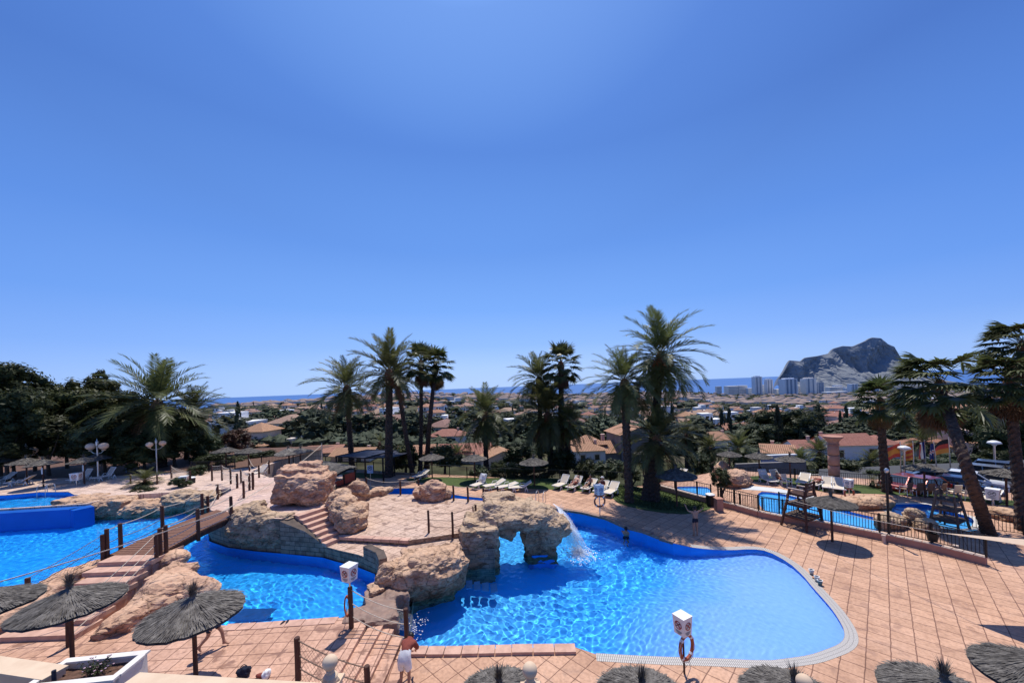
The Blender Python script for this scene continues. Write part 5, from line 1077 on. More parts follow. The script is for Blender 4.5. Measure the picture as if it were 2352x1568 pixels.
# ================================================================ FENCES, POSTS, ROPES
def V3(p,z=None): return Vector((p[0],p[1],p[2] if z is None else z))
def fence(name,label,pts,h=1.1,step=.13,post=2.2,bar=.009,mat=None,z0=.08,cat='fence'):
    mat=mat or m_black; o0=V3(pts[0]); t=thing(name,label,cat,o0); rail=MB(); bars=MB()
    for a,b in zip(pts,pts[1:]):
        a,b=V3(a)-o0,V3(b)-o0; L=(b-a).length; U=Vector((0,0,1))
        rail.bar(a+U*h,b+U*h,.05,.035); rail.bar(a+U*(h-.14)+Vector((0,0,0)),b+U*(h-.14),.02,.02) if h>1.3 else None; rail.bar(a+U*z0,b+U*z0,.035,.03)
        n=max(1,int(L/step))
        for k in range(n):
            p=a.lerp(b,(k+.5)/n); bars.bar(p+U*z0,p+U*h,bar*2,bar*2)
        m=max(1,round(L/post))
        for k in range(m+1 if (b-V3(pts[-1])+o0).length<1e-3 else m):
            p=a.lerp(b,k/m); mb=MB(); mb.bar(p-U*.05,p+U*(h+.06),.06,.06); part('post',mb,mat,t)
    part('rail',rail,mat,t); part('bars',bars,mat,t); return t
bf=[G(601,1071,1.2),G(674,1066,.9),G(748,1067,.35),G(820,1078,.35),G(900,1089,.35),G(1033,1093,.35),G(1073,1098,.35)]
fence('metal_fence','black metal railing behind the pergola and the kiosk at the edge of the terrace',bf,1.05,.14,2.6)
bf2=[G(1073,1098,.35),G(1160,1101,.35),G(1240,1104,.35),G(1286,1107,.35),G(1394,1110,.35),G(1437,1114,.35)]
fence('metal_fence','black metal railing behind the sun loungers and hedge of the back lawn',bf2,1.05,.14,2.6)
fence('metal_fence','short black railing seen at the top of the left steps',[G(440,1084,1.6),G(480,1084,1.6),G(540,1078,1.6)],1.05,.14,2.2)
kf=[G(1640,1099,0),G(1748,1098,0),G(1826,1103,0),G(1926,1114,0),G(2021,1119,0)]
fence('metal_fence','dark railing along the back of the kids lawn, in front of the grey wall',kf,1.0,.13,2.2)
fence('metal_fence','dark railing in front of the parked cars at the right',[G(2048,1125,0),G(2130,1131,0),G(2200,1140,0),G(2280,1150,0),G(2345,1158,0)],1.0,.13,2.2)
# low terracotta wall with the long railing on top (between main deck and kids area)
wl=[GD(x,y) for x,y in [(1505,1121),(1602,1148),(1634,1156)]]; wr=[GD(x,y) for x,y in [(1650,1161),(1688,1170),(1743,1186),(1799,1198),(1888,1211),(2021,1238),(2140,1264),(2266,1297)]]
def lowwall(label,pts,h=.34):
    o0=pts[0]; t=thing('low_wall',label,'wall',o0); a=MB(); b=MB()
    for p,q in zip(pts,pts[1:]):
        p,q=p-o0,q-o0; d=Vector((q.x-p.x,q.y-p.y,0)).normalized(); nn=Vector((-d.y,d.x,0))*.13; L=(q-p).length
        a.prism([tuple((p-nn)[:2]),tuple((q-nn)[:2]),tuple((q+nn)[:2]),tuple((p+nn)[:2])],[p.z+h,q.z+h,q.z+h,p.z+h],-.8)
        n=max(1,int(L/.3)); nn*=1.22
        for k in range(n):
            u,v=p.lerp(q,(k+.05)/n),p.lerp(q,(k+.95)/n); z0=u.z+h; z1=v.z+h
            b.prism([tuple((u-nn)[:2]),tuple((v-nn)[:2]),tuple((v+nn)[:2]),tuple((u+nn)[:2])],[z0+.045,z1+.045,z1+.045,z0+.045],[z0+.002,z1+.002,z1+.002,z0+.002])
    part('wall_body',a,m_stucco,t); part('cap_tiles',b,m_cap,t); return t
lowwall('low terracotta wall along the small lawn, left of the bin',wl); lowwall('long low terracotta wall with a pale tile cap beside the lifeguard chair',wr)
up=Vector((0,0,.40))
fence('metal_fence','black railing on the low terracotta wall beside the small lawn',[p+up for p in wl],.95,.12,2.0)
fence('metal_fence','long black railing on the low terracotta wall between the deck and the kids pool',[p+up for p in wr],.95,.12,2.2)
for x,y,h,lab in [(1820,1192,.55,'tall white-topped stub at the bottom of the wall, left of the lifeguard chair'),(2025,1244,.42,'pale stone stub against the low wall, right of the umbrella shadow'),(2453-0,1330,.4,'x')][:2]:
    p=GD(x,y)-Vector((.0,.12,0)); mb=MB(); mb.lathe([(.0,h),(.09,h),(.1,h-.05),(.075,h-.08),(.075,.0)],(0,0,0),10); o=solo('marker_post',mb,m_cap,(0,0,0),lab,'post'); o.location=p
p=G(2196,1275,0); mb=MB(); mb.lathe([(.0,.5),(.1,.5),(.11,.43),(.08,.4),(.08,0)],(0,0,0),10); o=solo('marker_post',mb,m_cap,(0,0,0),'pale stone stub near the end of the long low wall','post'); o.location=p
# gate
g0=G(1795,1166,0); g1=G(1838,1172,0)
fence('metal_gate','double black bar gate between the two fence lines by the kids pool',[G(1790,1168,0),G(1846,1176,0)],1.1,.11,1.4,cat='gate')
fence('metal_fence','inner black railing along the water of the kids pool',[G(1650,1152,0),G(1700,1166,0),G(1752,1176,0),G(1790,1180,0)],.95,.13,1.6)
fence('metal_fence','low black railing around the right side of the round pool',[G(2170,1203,0),G(2256,1216,0),G(2352,1228,0)],.95,.13,1.8)
fence('metal_fence','railing beyond the small lawn on the bank of the kids pool',[G(1437,1114,.35),G(1505,1121,.35)],.95,.13,1.8)

def catenary(a,b,s,n=8): return [a.lerp(b,i/n)-Vector((0,0,s*4*(i/n)*(1-i/n))) for i in range(n+1)]
def ropefence(label,posts,levels=(.95,.5),h=1.0,r=.065,sag=.1,rr=.018,net=False,mat=None,rmat=None,close=None,top=None):
    """posts: list of base points"""
    o0=V3(posts[0]); t=thing('rope_fence',label,'rope fence',o0); mat=mat or m_wood; rmat=rmat or m_rope
    for i,p in enumerate(posts):
        p=V3(p)-o0; hh=h*(1+.04*math.sin(i*3.3)); mb=MB(); mb.tube([p-Vector((0,0,.15)),p+Vector((.01,0,hh*.5)),p+Vector((0,.01,hh-.015)),p+Vector((0,.01,hh))],[r,r*.97,r*.95,r*.8],10); part('post',mb,mat,t)
    for p,q in zip(posts,posts[1:]):
        p,q=V3(p)-o0,V3(q)-o0; L=(q-p).length
        for lv in levels:
            mb=MB(); mb.tube(catenary(p+Vector((0,0,h*lv)),q+Vector((0,0,h*lv)),sag*L/2.),rr,5); part('rope',mb,rmat,t)
        if net:
            mb=MB(); n=int(L/.14)
            for k in range(n):
                a,b=k/n,(k+1)/n
                for m in range(6):
                    z0,z1=h*.9*m/6+.03,h*.9*(m+1)/6+.03; A,B=p.lerp(q,a),p.lerp(q,b)
                    mb.tube([A+Vector((0,0,z0)),B+Vector((0,0,z1))],.004,3,caps=False); mb.tube([A+Vector((0,0,z1)),B+Vector((0,0,z0))],.004,3,caps=False)
            part('net',mb,rmat,t)
    return t
# bridge
br=thing('wooden_bridge','slatted brown footbridge rising from the rock steps over the water to the island','bridge',(-17.6,19.2,1.9))
o0=Vector((-17.6,19.2,1.9)); nA,nB,fA,fB=Vector((-19.0,17.15,1.90)),Vector((-16.5,17.0,1.90)),Vector((-17.75,21.9,2.36)),Vector((-15.7,20.95,2.36))
def bp(u,v): 
    p=nA.lerp(nB,u).lerp(fA.lerp(fB,u),v); p.z+=.22*math.sin(PI*v)*.6; return p
mb=MB(); K=34
for k in range(K):
    v0,v1=k/K+.003,(k+1)/K-.004; P=[bp(0,v0),bp(1,v0),bp(1,v1),bp(0,v1)]; Q=[p-Vector((0,0,.045)) for p in P]
    mb.add(P+Q,[(0,1,2,3),(7,6,5,4),(0,4,5,1),(1,5,6,2),(2,6,7,3),(3,7,4,0)])
part('planks',mb,m_plank,br,off=o0)
for u in (.02,.98):
    mb=MB(); P=[bp(u,k/10)-Vector((0,0,.19)) for k in range(11)]
    for a,b in zip(P,P[1:]): mb.bar(a,b,.14,.26)
    part('beam',mb,m_black if False else m_wood,br,off=o0)
rp=[bp(.985,v) for v in (.0,.06,.42,.86)]; 
ropefence('rope railing on the near side of the wooden bridge',[p+Vector((.12,-.05,-.25)) for p in rp],(.96,.55,.3),1.45,.085,.1,.02)
rp=[bp(.015,v) for v in (.0,.10,.45,.85)]
ropefence('rope railing on the far side of the wooden bridge',[p+Vector((-.1,0,-.25)) for p in rp],(.96,.55,.3),1.45,.085,.1,.02)
# nets either side of the rock stairs
ropefence('rope net railing slanting down beside the left edge of the rock steps',[Vector((-19.1,17.0,1.75)),G(65,1392,.95)],(.97,.6,.3),1.15,.085,.03,.014,net=True,rmat=m_roped)
ropefence('rope railing slanting down beside the right edge of the rock steps',[Vector((-16.35,16.7,1.8)),Vector((-15.55,12.7,.65))],(.97,.6,.3),1.15,.08,.03,.016)
# posts on the platform and behind
def PP(l,z): return [G(x,y,z) for x,y in l]
ropefence('double row rope fence on the right of the path behind the bridge',PP([(560,1144),(573,1123),(581,1121)],2.3),(.95,.5),1.15,.075)
ropefence('netted rope fence along the left of the path behind the bridge',PP([(487,1100),(510,1099),(530,1107),(554,1112),(582,1122)],2.0),(.95,.5),1.2,.075,net=True)
ropefence('rope fence at the far end of the path, in front of the small fence',PP([(573,1078),(595,1097),(618,1084)],1.9),(.95,.4),1.1,.075,.16)
ropefence('rope fence leading up from the bridge along the pool corner',PP([(478,1182),(500,1150),(545,1122)],2.2),(.95,.45),1.1,.08)
ropefence('netted rope fence at the top of the upper left steps',PP([(394,1098),(437,1113)],1.6),(.95,.5),1.2,.08,net=True)
ropefence('low rope fence around the upper deck by the ball lamp',PP([(300,1110),(361,1112)],1.6),(.95,),.85,.06,.1)
ropefence('rope fence along the back edge of the plaza, left of the dark rounded boulder',PP([(842,1127),(920,1136),(962,1133)],1.3),(.95,.5),1.05,.07)
ropefence('rope fence along the back edge of the plaza, right of the dark rounded boulder',PP([(1042,1149),(1075,1152),(1111,1157),(1144,1152)],1.3),(.95,.5),1.05,.07)
ropefence('rope fence at the front edge of the plaza beside the rock arch',PP([(985,1223),(1040,1227),(1094,1209)],1.3),(.92,.6,.3),1.2,.06,.02,.014,mat=m_wood,rmat=m_roped)
ropefence('rope fence running from the sign post down the deck steps by the spillway',[G(807,1441,.65),G(935,1493,.05)],(.95,.62,.3),1.45,.085,.12,.018,rmat=m_rope)
ropefence('netted rope fence running down the near side of the deck steps',[G(685,1561,.65),Vector((-4.35,10.3,.13))],(.95,.6,.3),1.25,.085,.08,.018,net=True,rmat=m_roped)
# long white cable across the left side
mb=MB(); mb.tube(catenary(AT(-60,1352,12.5),AT(507,1176,17.0),.1,8)+catenary(AT(507,1176,17.0),AT(739,1021,36),.3,14)[1:],.022,5); solo('cable',mb,m_rope,AT(507,1176,17.),'long pale cable stretched diagonally above the bridge and the big boulder','cable')
p=AT(739,1021,36); mb=MB(); mb.tube([(0,0,-p.z+.3),(0,0,.15)],[.05,.04],6); o=solo('cable_mast',mb,m_metal,(0,0,0),'thin mast holding the upper end of the diagonal cable','mast'); o.location=p

# ================================================================ THATCHED PARASOLS
def canopy_mesh(seed,strands,r=1.25,rise=.44,hi=True):
    rg=random.Random(seed); mb=MB(); n=64 if hi else 28; rings=7
    vs=[]
    for i in range(rings+1):
        t=i/rings; 
        for k in range(n):
            a=2*PI*k/n; rr=.07+(r-.07)*t*(1+.02*noise.noise(Vector((math.cos(a)*3,math.sin(a)*3,seed)))+(rg.uniform(-.02,.02) if i==rings else 0))
            z=rise*((1-t)**1.25)-.0+noise.noise(Vector((math.cos(a)*rr*3,math.sin(a)*rr*3,seed+5)))*.035-.03*t*t
            vs.append((rr*math.cos(a),rr*math.sin(a),z))
    fs=[(i*n+k,i*n+(k+1)%n,(i+1)*n+(k+1)%n,(i+1)*n+k) for i in range(rings) for k in range(n)]
    mb.add(vs,[f[::-1] for f in fs]); mb.add([(x,y,z-.07) for x,y,z in vs],fs)
    V=[];F=[]
    for s in range(strands):
        a=rg.uniform(0,2*PI); t0=rg.uniform(0,.8); L=rg.uniform(.14,.42); t1=min(1.035,t0+L); w=rg.uniform(.008,.018) if hi else .03
        def pt(t,a,dz): rr=.07+(r-.07)*t; return Vector((rr*math.cos(a),rr*math.sin(a),rise*max(0,1-t)**1.25-.03*t*t+dz))
        a2=a+rg.uniform(-.05,.05); p=pt(t0,a,.012); q=pt(t1,a2,rg.uniform(.015,.06)); m=(p+q)/2+Vector((0,0,.012)); sd=Vector((-math.sin(a),math.cos(a),0))*w
        o=len(V); V+=[p-sd,p+sd,m+sd,m-sd,q+sd*.4,q-sd*.4]; F+=[(o,o+1,o+2,o+3),(o+3,o+2,o+4,o+5)]
    mb.add(V,F); return mb
def tuft_mesh(seed,n,hi=True):
    rg=random.Random(seed); mb=MB(); V=[];F=[]
    for s in range(n):
        a=rg.uniform(0,2*PI); k=rg.random()**.7; h=rg.uniform(.16,.60) if hi else rg.uniform(.16,.4); d=Vector((math.cos(a)*k,math.sin(a)*k,0)); w=.010 if hi else .03; sd=Vector((-math.sin(a),math.cos(a),0))*w
        p=d*.05; m=d*.09+Vector((0,0,h*.5)); q=d*(.12+.28*rg.random())+Vector((0,0,h)); o=len(V); V+=[p-sd,p+sd,m+sd,m-sd,q]; F+=[(o,o+1,o+2,o+3),(o+3,o+2,o+4)]
    mb.add(V,F); mb.lathe([(.16,-.06),(.085,.05),(.075,.13),(.10,.19),(.03,.22)],n=10)
    return mb
CH=[mesh_of(canopy_mesh(s,2400),'canopy',m_thatch) for s in (1,2)]; CLW=[mesh_of(canopy_mesh(s,260,hi=False),'canopy',m_thatch) for s in (3,4)]; CLL=mesh_of(canopy_mesh(5,260,hi=False),'canopy',m_thatchl)
TH_=[mesh_of(tuft_mesh(s,220),'tuft',m_thatch) for s in (1,2)]; TLW=mesh_of(tuft_mesh(3,40,False),'tuft',m_thatch)
def rib_mesh():
    mb=MB()
    for k in range(8):
        a=k*PI/4; mb.bar((.05*math.cos(a),.05*math.sin(a),.27),(1.15*math.cos(a),1.15*math.sin(a),-.08),.035,.03)
    return mb
RIB=mesh_of(rib_mesh(),'ribs',m_woodgrey)
GU='grey thatched parasols around the pools'
def parasol(label,base,r=1.25,h=2.0,hi=False,tilt=(0,0),pale=False,i=0,pm=None):
    t=thing('thatched_parasol',label,'parasol',base,0,GU); s=r/1.25
    mb=MB(); mb.tube([(0,0,-.1),(0,0,h+.36*s)],[.06,.055],9); pl=part('pole',mb,pm or m_wood,t)
    c=link('canopy',CH[i%2] if hi else (CLL if pale else CLW[i%2]),t,(0,0,h),(tilt[0],tilt[1],rnd.uniform(0,6))); c.scale=(s,s,s)
    link('tuft',TH_[i%2] if hi else TLW,t,(tilt[1]*.5,-tilt[0]*.5,h+.41*s),(tilt[0],tilt[1],rnd.uniform(0,6))).scale=(s,s,s*1.0)
    if hi: link('ribs',RIB,t,(0,0,h),(tilt[0],tilt[1],0)).scale=(s,s,s)
    return t
def apexbase(x,y,z0,hh=2.48): p=G(x,y,z0+hh); return Vector((p.x,p.y,z0))
for i,(x,y,z0,r,lab) in enumerate([(-38,1356,.65,1.25,'thatched parasol cut by the left edge, beside the rock steps'),(160,1353,.65,1.27,'thatched parasol in front of the rock steps, pole behind the white planter'),(443,1373,.65,1.25,'thatched parasol hiding the walking bather, right of the planter'),
  (1146,1562,.3,.98,'thatched parasol at the bottom edge, just left of the middle stone ball'),(1474,1563,.3,1.0,'thatched parasol at the bottom edge, left of the box sign with the life ring'),(1826,1564,.3,1.0,'thatched parasol at the bottom edge behind the right stone ball'),(2168,1552,.3,1.0,'thatched parasol at the bottom right with a long wispy tuft'),(2396,1507,.3,1.05,'thatched parasol cut by the bottom right corner')]):
    b=apexbase(x,y,z0); q=parasol(lab,b,r,2.06,True,(0,0),False,i)
b=GD(1912,1243.5); parasol('thatched parasol beside the lifeguard chair, casting a round shadow on the deck',b,1.08,2.08,True,i=1)
mb=MB(); mb.box((0,-.075,.9),(.10,.012,.3))
for i,(x,y,z,r,pale,tl,lab) in enumerate([(1091,1104,.35,1.2,0,(0,0),'parasol in front of the hedge, above the tilted lounger'),(1228,1117,.35,1.25,0,(0,0),'parasol on the back lawn with a round shadow under it, right of four loungers'),(993,1100,.35,1.2,0,(0,0),'parasol behind the lone lounger, near the close pair of fan palms'),(1555,1159,.35,1.35,0,(0,0),'parasol in deep shade on the small lawn beside the tallest palms'),
 (100,1118,1.6,1.2,0,(0,.06),'parasol by the pool ladder with a pale card on its pole'),(62,1112,1.6,1.2,0,(0,.03),'parasol just behind the one by the pool ladder'),(17,1105,1.6,1.15,0,(0,.05),'parasol near the left edge on the upper deck'),(194,1111,1.6,1.1,0,(0,.03),'parasol beside the white box sign on the upper deck'),(225,1099,1.6,1.0,0,(0,.12),'parasol tilted in the shade in front of the second ball lamp'),
 (520,1080,1.2,1.3,0,(0,.05),'parasol under the two left palms, left of its twin'),(572,1082,1.2,1.2,0,(0,-.05),'parasol half hidden by the netted rope fence'),(665,1080,.4,1.4,1,(0,-.1),'pale shaggy parasol, left one of the pair near the round villa'),(691,1080,.4,1.4,1,(0,.1),'pale shaggy parasol with a dark tuft, right one of the pair'),
 (1677,1096,0,1.0,0,(0,0),'parasol at the left end of the kids lawn'),(1745,1102,0,1.05,0,(0,0),'parasol in front of the blue mosaic wall'),(1816,1112,0,1.05,0,(0,0),'parasol shading the plastic chair on the kids lawn'),(2125,1142,0,1.15,0,(0,-.05),'parasol in front of the red car'),(2313,1162,0,1.1,0,(0,.06),'parasol right of the long leaning palm trunk'),(1478,1092,.35,.8,1,(0,0),'small pale parasol seen between the tall palm trunks')]):
    b=G(x,y,z); q=parasol(lab,b,r,2.05,False,tl,bool(pale),i)
    if (x,y)==(100,1118) or (x,y)==(194,1111):
        mb=MB(); mb.box((0,-.07,1.45),(.13,.02,.55)); part('notice',mb,m_white,q)

# ================================================================ LOUNGERS & CHAIRS
def lounger_parts(t,back=R(38),mat=None,towel=False):
    mat=mat or m_cream; s=MB(); s.box((0,-.45,.36),(.60,1.15,.03)); part('seat',s,mat,t)
    b=MB(); c,n=math.cos(back),math.sin(back); b.box((0,.12+.38*c,.36+.38*n),(.60,.76,.03),(back,0,0)); bk=part('backrest',b,mat,t)
    f=MB()
    for sx in(-.33,.33):
        f.bar((sx,-1.03,.36),(sx,.2,.36),.05,.05); f.bar((sx,.12,.36),(sx,.12+.78*c,.36+.78*n),.05,.05)
    f.bar((-.35,-1.03,.36),(.35,-1.03,.36),.05,.05); f.bar((-.33,.12+.78*c,.36+.78*n),(.33,.12+.78*c,.36+.78*n),.05,.06)
    part('frame',f,m_white,t)
    for y in(-.62,.38):
        for sx in(-.31,.31):
            l=MB(); l.bar((sx,y,.35),(sx,y-.13,0),.05,.05); l.bar((sx,y,.35),(sx,y+.13,0),.05,.05); part('leg',l,m_white,t)
    for sx in(-.36,.36):
        a=MB(); a.bar((sx,-.15,.36),(sx,-.05,.56),.04,.04); a.bar((sx,-.05,.56),(sx,.32,.54),.06,.03); part('armrest',a,m_white,t)
    if towel:
        w=MB(); w.box((0,.12+.5*c,.385+.5*n),(.52,.5,.035),(back,0,0)); w.ell((.1,.1+.6*c,.44+.6*n),(.22,.15,.1),sub=2,jit=.5); part('towel',w,m_towel,t)
LP={}
GL='sun loungers on the pool lawns'
def lounger(label,x,y,rz,back=38,towel=False,z=None,shade=False):
    p=GD(x,y) if z is None else G(x,y,z); key=(back,towel)
    if key not in LP:
        t=thing('sun_lounger',label,'sun lounger',p,R(rz),GL); lounger_parts(t,R(back),None,towel); LP[key]=t
    else:
        t=copytree(LP[key]); t.location=p; t.rotation_euler=(0,0,R(rz)); t['label']=label
    return t
for a in [(1104,1117,-35,60,True,None),(1140,1121,-62,22,False,None),(1168,1124,-62,8,False,None),(1200,1126,-88,30,False,None),(1292,1118,-42,48,False,None),(1323,1121,-40,48,False,None),(1357,1124,-38,30,True,None),(1384,1128,-36,32,False,None),(1405,1133,-38,36,False,None),(972,1094,-25,20,False,None)]:
    pass
LL=[('lounger with a white towel on its raised back, left of the row by the hedge',1104,1118,-35,60,True,None),('flat-looking lounger second in the row by the hedge',1138,1121,-62,22,False,None),('lounger laid flat, third in the row by the hedge',1166,1124,-62,8,False,None),('lounger turned sideways with raised back, next to the round parasol shadow',1198,1127,-88,30,False,None),
('empty lounger with high back, left of the sunbathers',1292,1119,-42,48,False,None),('lounger with a person lying flat on it, beside the empty high-backed one',1322,1122,-40,46,False,None),('lounger under the sitting sunbather with crossed legs',1355,1125,-38,30,False,None),('lounger under the person in the white hat',1383,1131,-36,33,False,None),('empty lounger with a folded sheet, right of the person in the white hat',1406,1135,-38,36,False,None),('lone lounger on the grass between the plaza and the fan palms',969,1097,-25,20,False,None),
('white lounger at the far end of the path behind the bridge',596,1092,-20,45,False,1.3),('shaded lounger with towel under a parasol on the kids lawn',1760,1108,0,55,True,None),('lounger with a sitting child on the kids lawn',1788,1109,5,55,False,None),('lounger seen behind the lifeguard chair seat',1846,1112,-50,35,False,None),('lounger with a person lying down near the stone column',1879,1118,-60,10,False,None),('empty lounger, left of the close pair right of the stone column',1902,1123,-40,38,False,None),('empty lounger, right of the close pair next to the small box sign',1924,1126,-40,38,False,None),
('lounger on the upper deck casting a long shadow near the left edge',52,1113,-70,35,False,1.6),('shaded lounger at the very left edge of the upper deck',10,1108,0,40,False,1.6),('shaded lounger behind the white box sign of the upper deck',192,1104,-10,60,False,1.6),('shaded high-backed lounger under the tilted parasol',246,1100,-15,60,False,1.6),('white lounger under the palm on the kids side, left of the gate bush',1560,1098,-60,30,False,None),('pale lounger at the right end of the far deck by the small box sign',2275,1152,-70,30,False,None)]
for lab,x,y,rz,bk,tw,z in LL: lounger(lab,x,y,rz,bk,tw,z)
def chair(label,x,y,rz,mat=None,z=None,group=None):
    p=GD(x,y) if z is None else G(x,y,z); t=thing('plastic_chair',label,'chair',p,R(rz),group); mat=mat or m_cream
    s=MB(); s.box((0,0,.44),(.5,.48,.04)); part('seat',s,mat,t); b=MB(); b.box((0,.26,.72),(.48,.04,.52),(R(-12),0,0)); part('backrest',b,mat,t)
    for sx in(-.22,.22):
        for sy in(-.2,.2): l=MB(); l.bar((sx,sy,.44),(sx*1.15,sy*1.2,0),.035,.035); part('leg',l,m_white,t)
        a=MB(); a.bar((sx*1.2,-.2,.64),(sx*1.2,.26,.66),.05,.03); a.bar((sx*1.2,-.2,.64),(sx*1.1,-.2,.44),.03,.03); part('armrest',a,m_white,t)
chair('tan plastic chair under the parasol on the kids lawn',1808,1117,10); chair('tan plastic chair standing alone at the left of the kids lawn',1712,1108,-10)
for x,y,lab in [(2081,1136,'shaded chair, first of the row in front of the red car'),(2106,1137,'shaded chair, second of the row in front of the red car'),(2131,1138,'shaded chair, third of the row in front of the red car'),(2158,1139,'shaded chair, fourth of the row in front of the red car'),(2192,1143,'sunlit tan chair beyond the far lifeguard chair, left one'),(2219,1146,'sunlit tan chair beyond the far lifeguard chair, right one')]: chair(lab,x,y,rnd.uniform(-15,15)+180,m_cream if x>2180 else M('brown_sling_%d'%x,(.22,.13,.09),None,9,.8),group='chairs beside the round pool')

# ================================================================ LIFEGUARD CHAIRS
def guardchair(label,loc,rz,s=1.,grey=False):
    t=thing('lifeguard_chair',label,'lifeguard chair',loc,rz); t.scale=(s,)*3; m=m_woodgrey if grey else m_wood; H=1.75
    for sx in(-1,1):
        for sy in(-1,1):
            l=MB(); l.bar((sx*.82,sy*.62,0),(sx*.38,sy*.36,H+(.5 if sy>0 else .28)),.10,.09); part('leg',l,m,t)
    def at(z,sx,sy): k=z/(H+.4); return Vector((sx*(.82-.44*k),sy*(.62-.26*k),z))
    f=MB()
    for z in(.55,1.2,H):
        for sy in(-1,1): f.bar(at(z,-1,sy),at(z,1,sy),.045,.10)
        for sx in(-1,1): f.bar(at(z,sx,-1),at(z,sx,1),.045,.10)
    part('frame',f,m,t)
    for nm,z,n,ext in(('step_board',.60,8,.05),('foot_board',1.25,4,0),('seat',H+.05,6,0)):
        b=MB(); w=at(z,1,1).x+ext; d=at(z,1,1).y
        for k in range(n): b.box((-w+2*w*(k+.5)/n,0,z),(2*w/n*.62,2*d+.12,.035))
        part(nm,b,m_woodgrey if grey or nm!='seat' else m,t)
    b=MB()
    for k in range(3): b.box((0,.42,H+.3+k*.17),(.78,.035,.10))
    b.bar((-.37,.40,H),(-.37,.46,H+.75),.08,.08); b.bar((.37,.40,H),(.37,.46,H+.75),.08,.08); part('backrest',b,m,t)
    for sx in(-.44,.44): a=MB(); a.bar((sx,-.42,H+.3),(sx,.42,H+.32),.10,.05); part('armrest',a,m_cap if not grey else m,t)
    for k in range(3):
        l=MB(); l.bar(at(.35+.45*k,-1,-1)*1.02,at(.35+.45*k,-1,1)*1.02,.05,.05); part('rung',l,m,t)
    return t
guardchair('tall dark brown wooden lifeguard chair on the tiled deck beside the parasol',GD(1843,1207)+Vector((0,0,0)),R(-155),1.09)
guardchair('weathered lifeguard chair standing at the edge of the round pool, behind the railing',G(2180,1212,0),R(25),.92,True)

# ================================================================ SIGNS
def ring_mesh(mb,c,R0,r,axis='y',n=26,m=8,sx=1.,mi=0):
    vs=[];c=Vector(c)
    for i in range(n):
        a=2*PI*i/n
        for j in range(m):
            b=2*PI*j/m; rr=R0+r*math.cos(b); vs.append(c+Vector((rr*math.cos(a)*sx,r*math.sin(b),rr*math.sin(a))))
    mb.add(vs,[(i*m+j,((i+1)%n)*m+j,((i+1)%n)*m+(j+1)%m,i*m+(j+1)%m) for i in range(n) for j in range(m)],mi)
def nodive(parent,y,w,col,yaw=0,off=(0,0,0),s=1.):
    """round prohibition mark with a diving figure, facing -y of a frame rotated by yaw"""
    r=Matrix.Rotation(yaw,4,'Z'); o=Vector(off)
    def fin(mb): mb.v=[tuple(r@Vector(v)+o) for v in mb.v]; return mb
    mb=MB(); n=28; V=[];Fc=[]
    for i in range(n):
        a=2*PI*i/n; V+=[(math.cos(a)*.15*s,y,math.sin(a)*.15*s),(math.cos(a)*.118*s,y,math.sin(a)*.118*s)]
    for i in range(n): k=(i+1)%n; Fc.append((2*i,2*k,2*k+1,2*i+1))
    mb.add(V,Fc); d=.085*s; mb.add([(-d-.012,y-.001,d-.012),(-d+.012,y-.001,d+.012),(d+.012,y-.001,-d+.012),(d-.012,y-.001,-d-.012)],[(0,1,2,3)]); part('prohibition_ring',fin(mb),col,parent)
    mb=MB()
    for a,b,t_ in(((-.01,.0),(.05,.06),.018),((-.01,0),(-.06,-.035),.014),((-.06,-.035),(-.085,-.06),.012),((.05,.06),(.085,.035),.012)):
        A,B=Vector((a[0],y+.001,a[1]))*1,Vector((b[0],y+.001,b[1]))*1; A.x*=s;A.z*=s;B.x*=s;B.z*=s; dd=(B-A).normalized(); nn=Vector((-dd.z,0,dd.x))*t_*s; mb.add([A-nn,B-nn,B+nn,A+nn],[(0,1,2,3)])
    mb.add([(.07*s+.02*s*math.cos(q),y+.001,.075*s+.02*s*math.sin(q)) for q in [k*PI/5 for k in range(10)]],[tuple(range(10))])
    for k in range(3): mb.add([(-.08*s,y+.001,-.105*s-k*.012*s),(.08*s,y+.001,-.105*s-k*.012*s),(.08*s,y+.001,-.110*s-k*.012*s),(-.08*s,y+.001,-.110*s-k*.012*s)],[(0,1,2,3)]) if False else None
    part('diver_pictogram',fin(mb),m_signblk,parent)
def text(parent,body,size,loc,rot,mat,name='lettering'):
    cu=bpy.data.curves.new(name,'FONT'); cu.body=body; cu.size=size; cu.align_x='CENTER'; cu.align_y='CENTER'; cu.extrude=.0005
    o=bpy.data.objects.new(name,cu); COL.objects.link(o); dg=bpy.context.evaluated_depsgraph_get(); dg.update(); me=bpy.data.meshes.new_from_object(o.evaluated_get(dg)); bpy.data.objects.remove(o); me.materials.clear(); me.materials.append(mat)
    return link(name,me,parent,loc,rot)
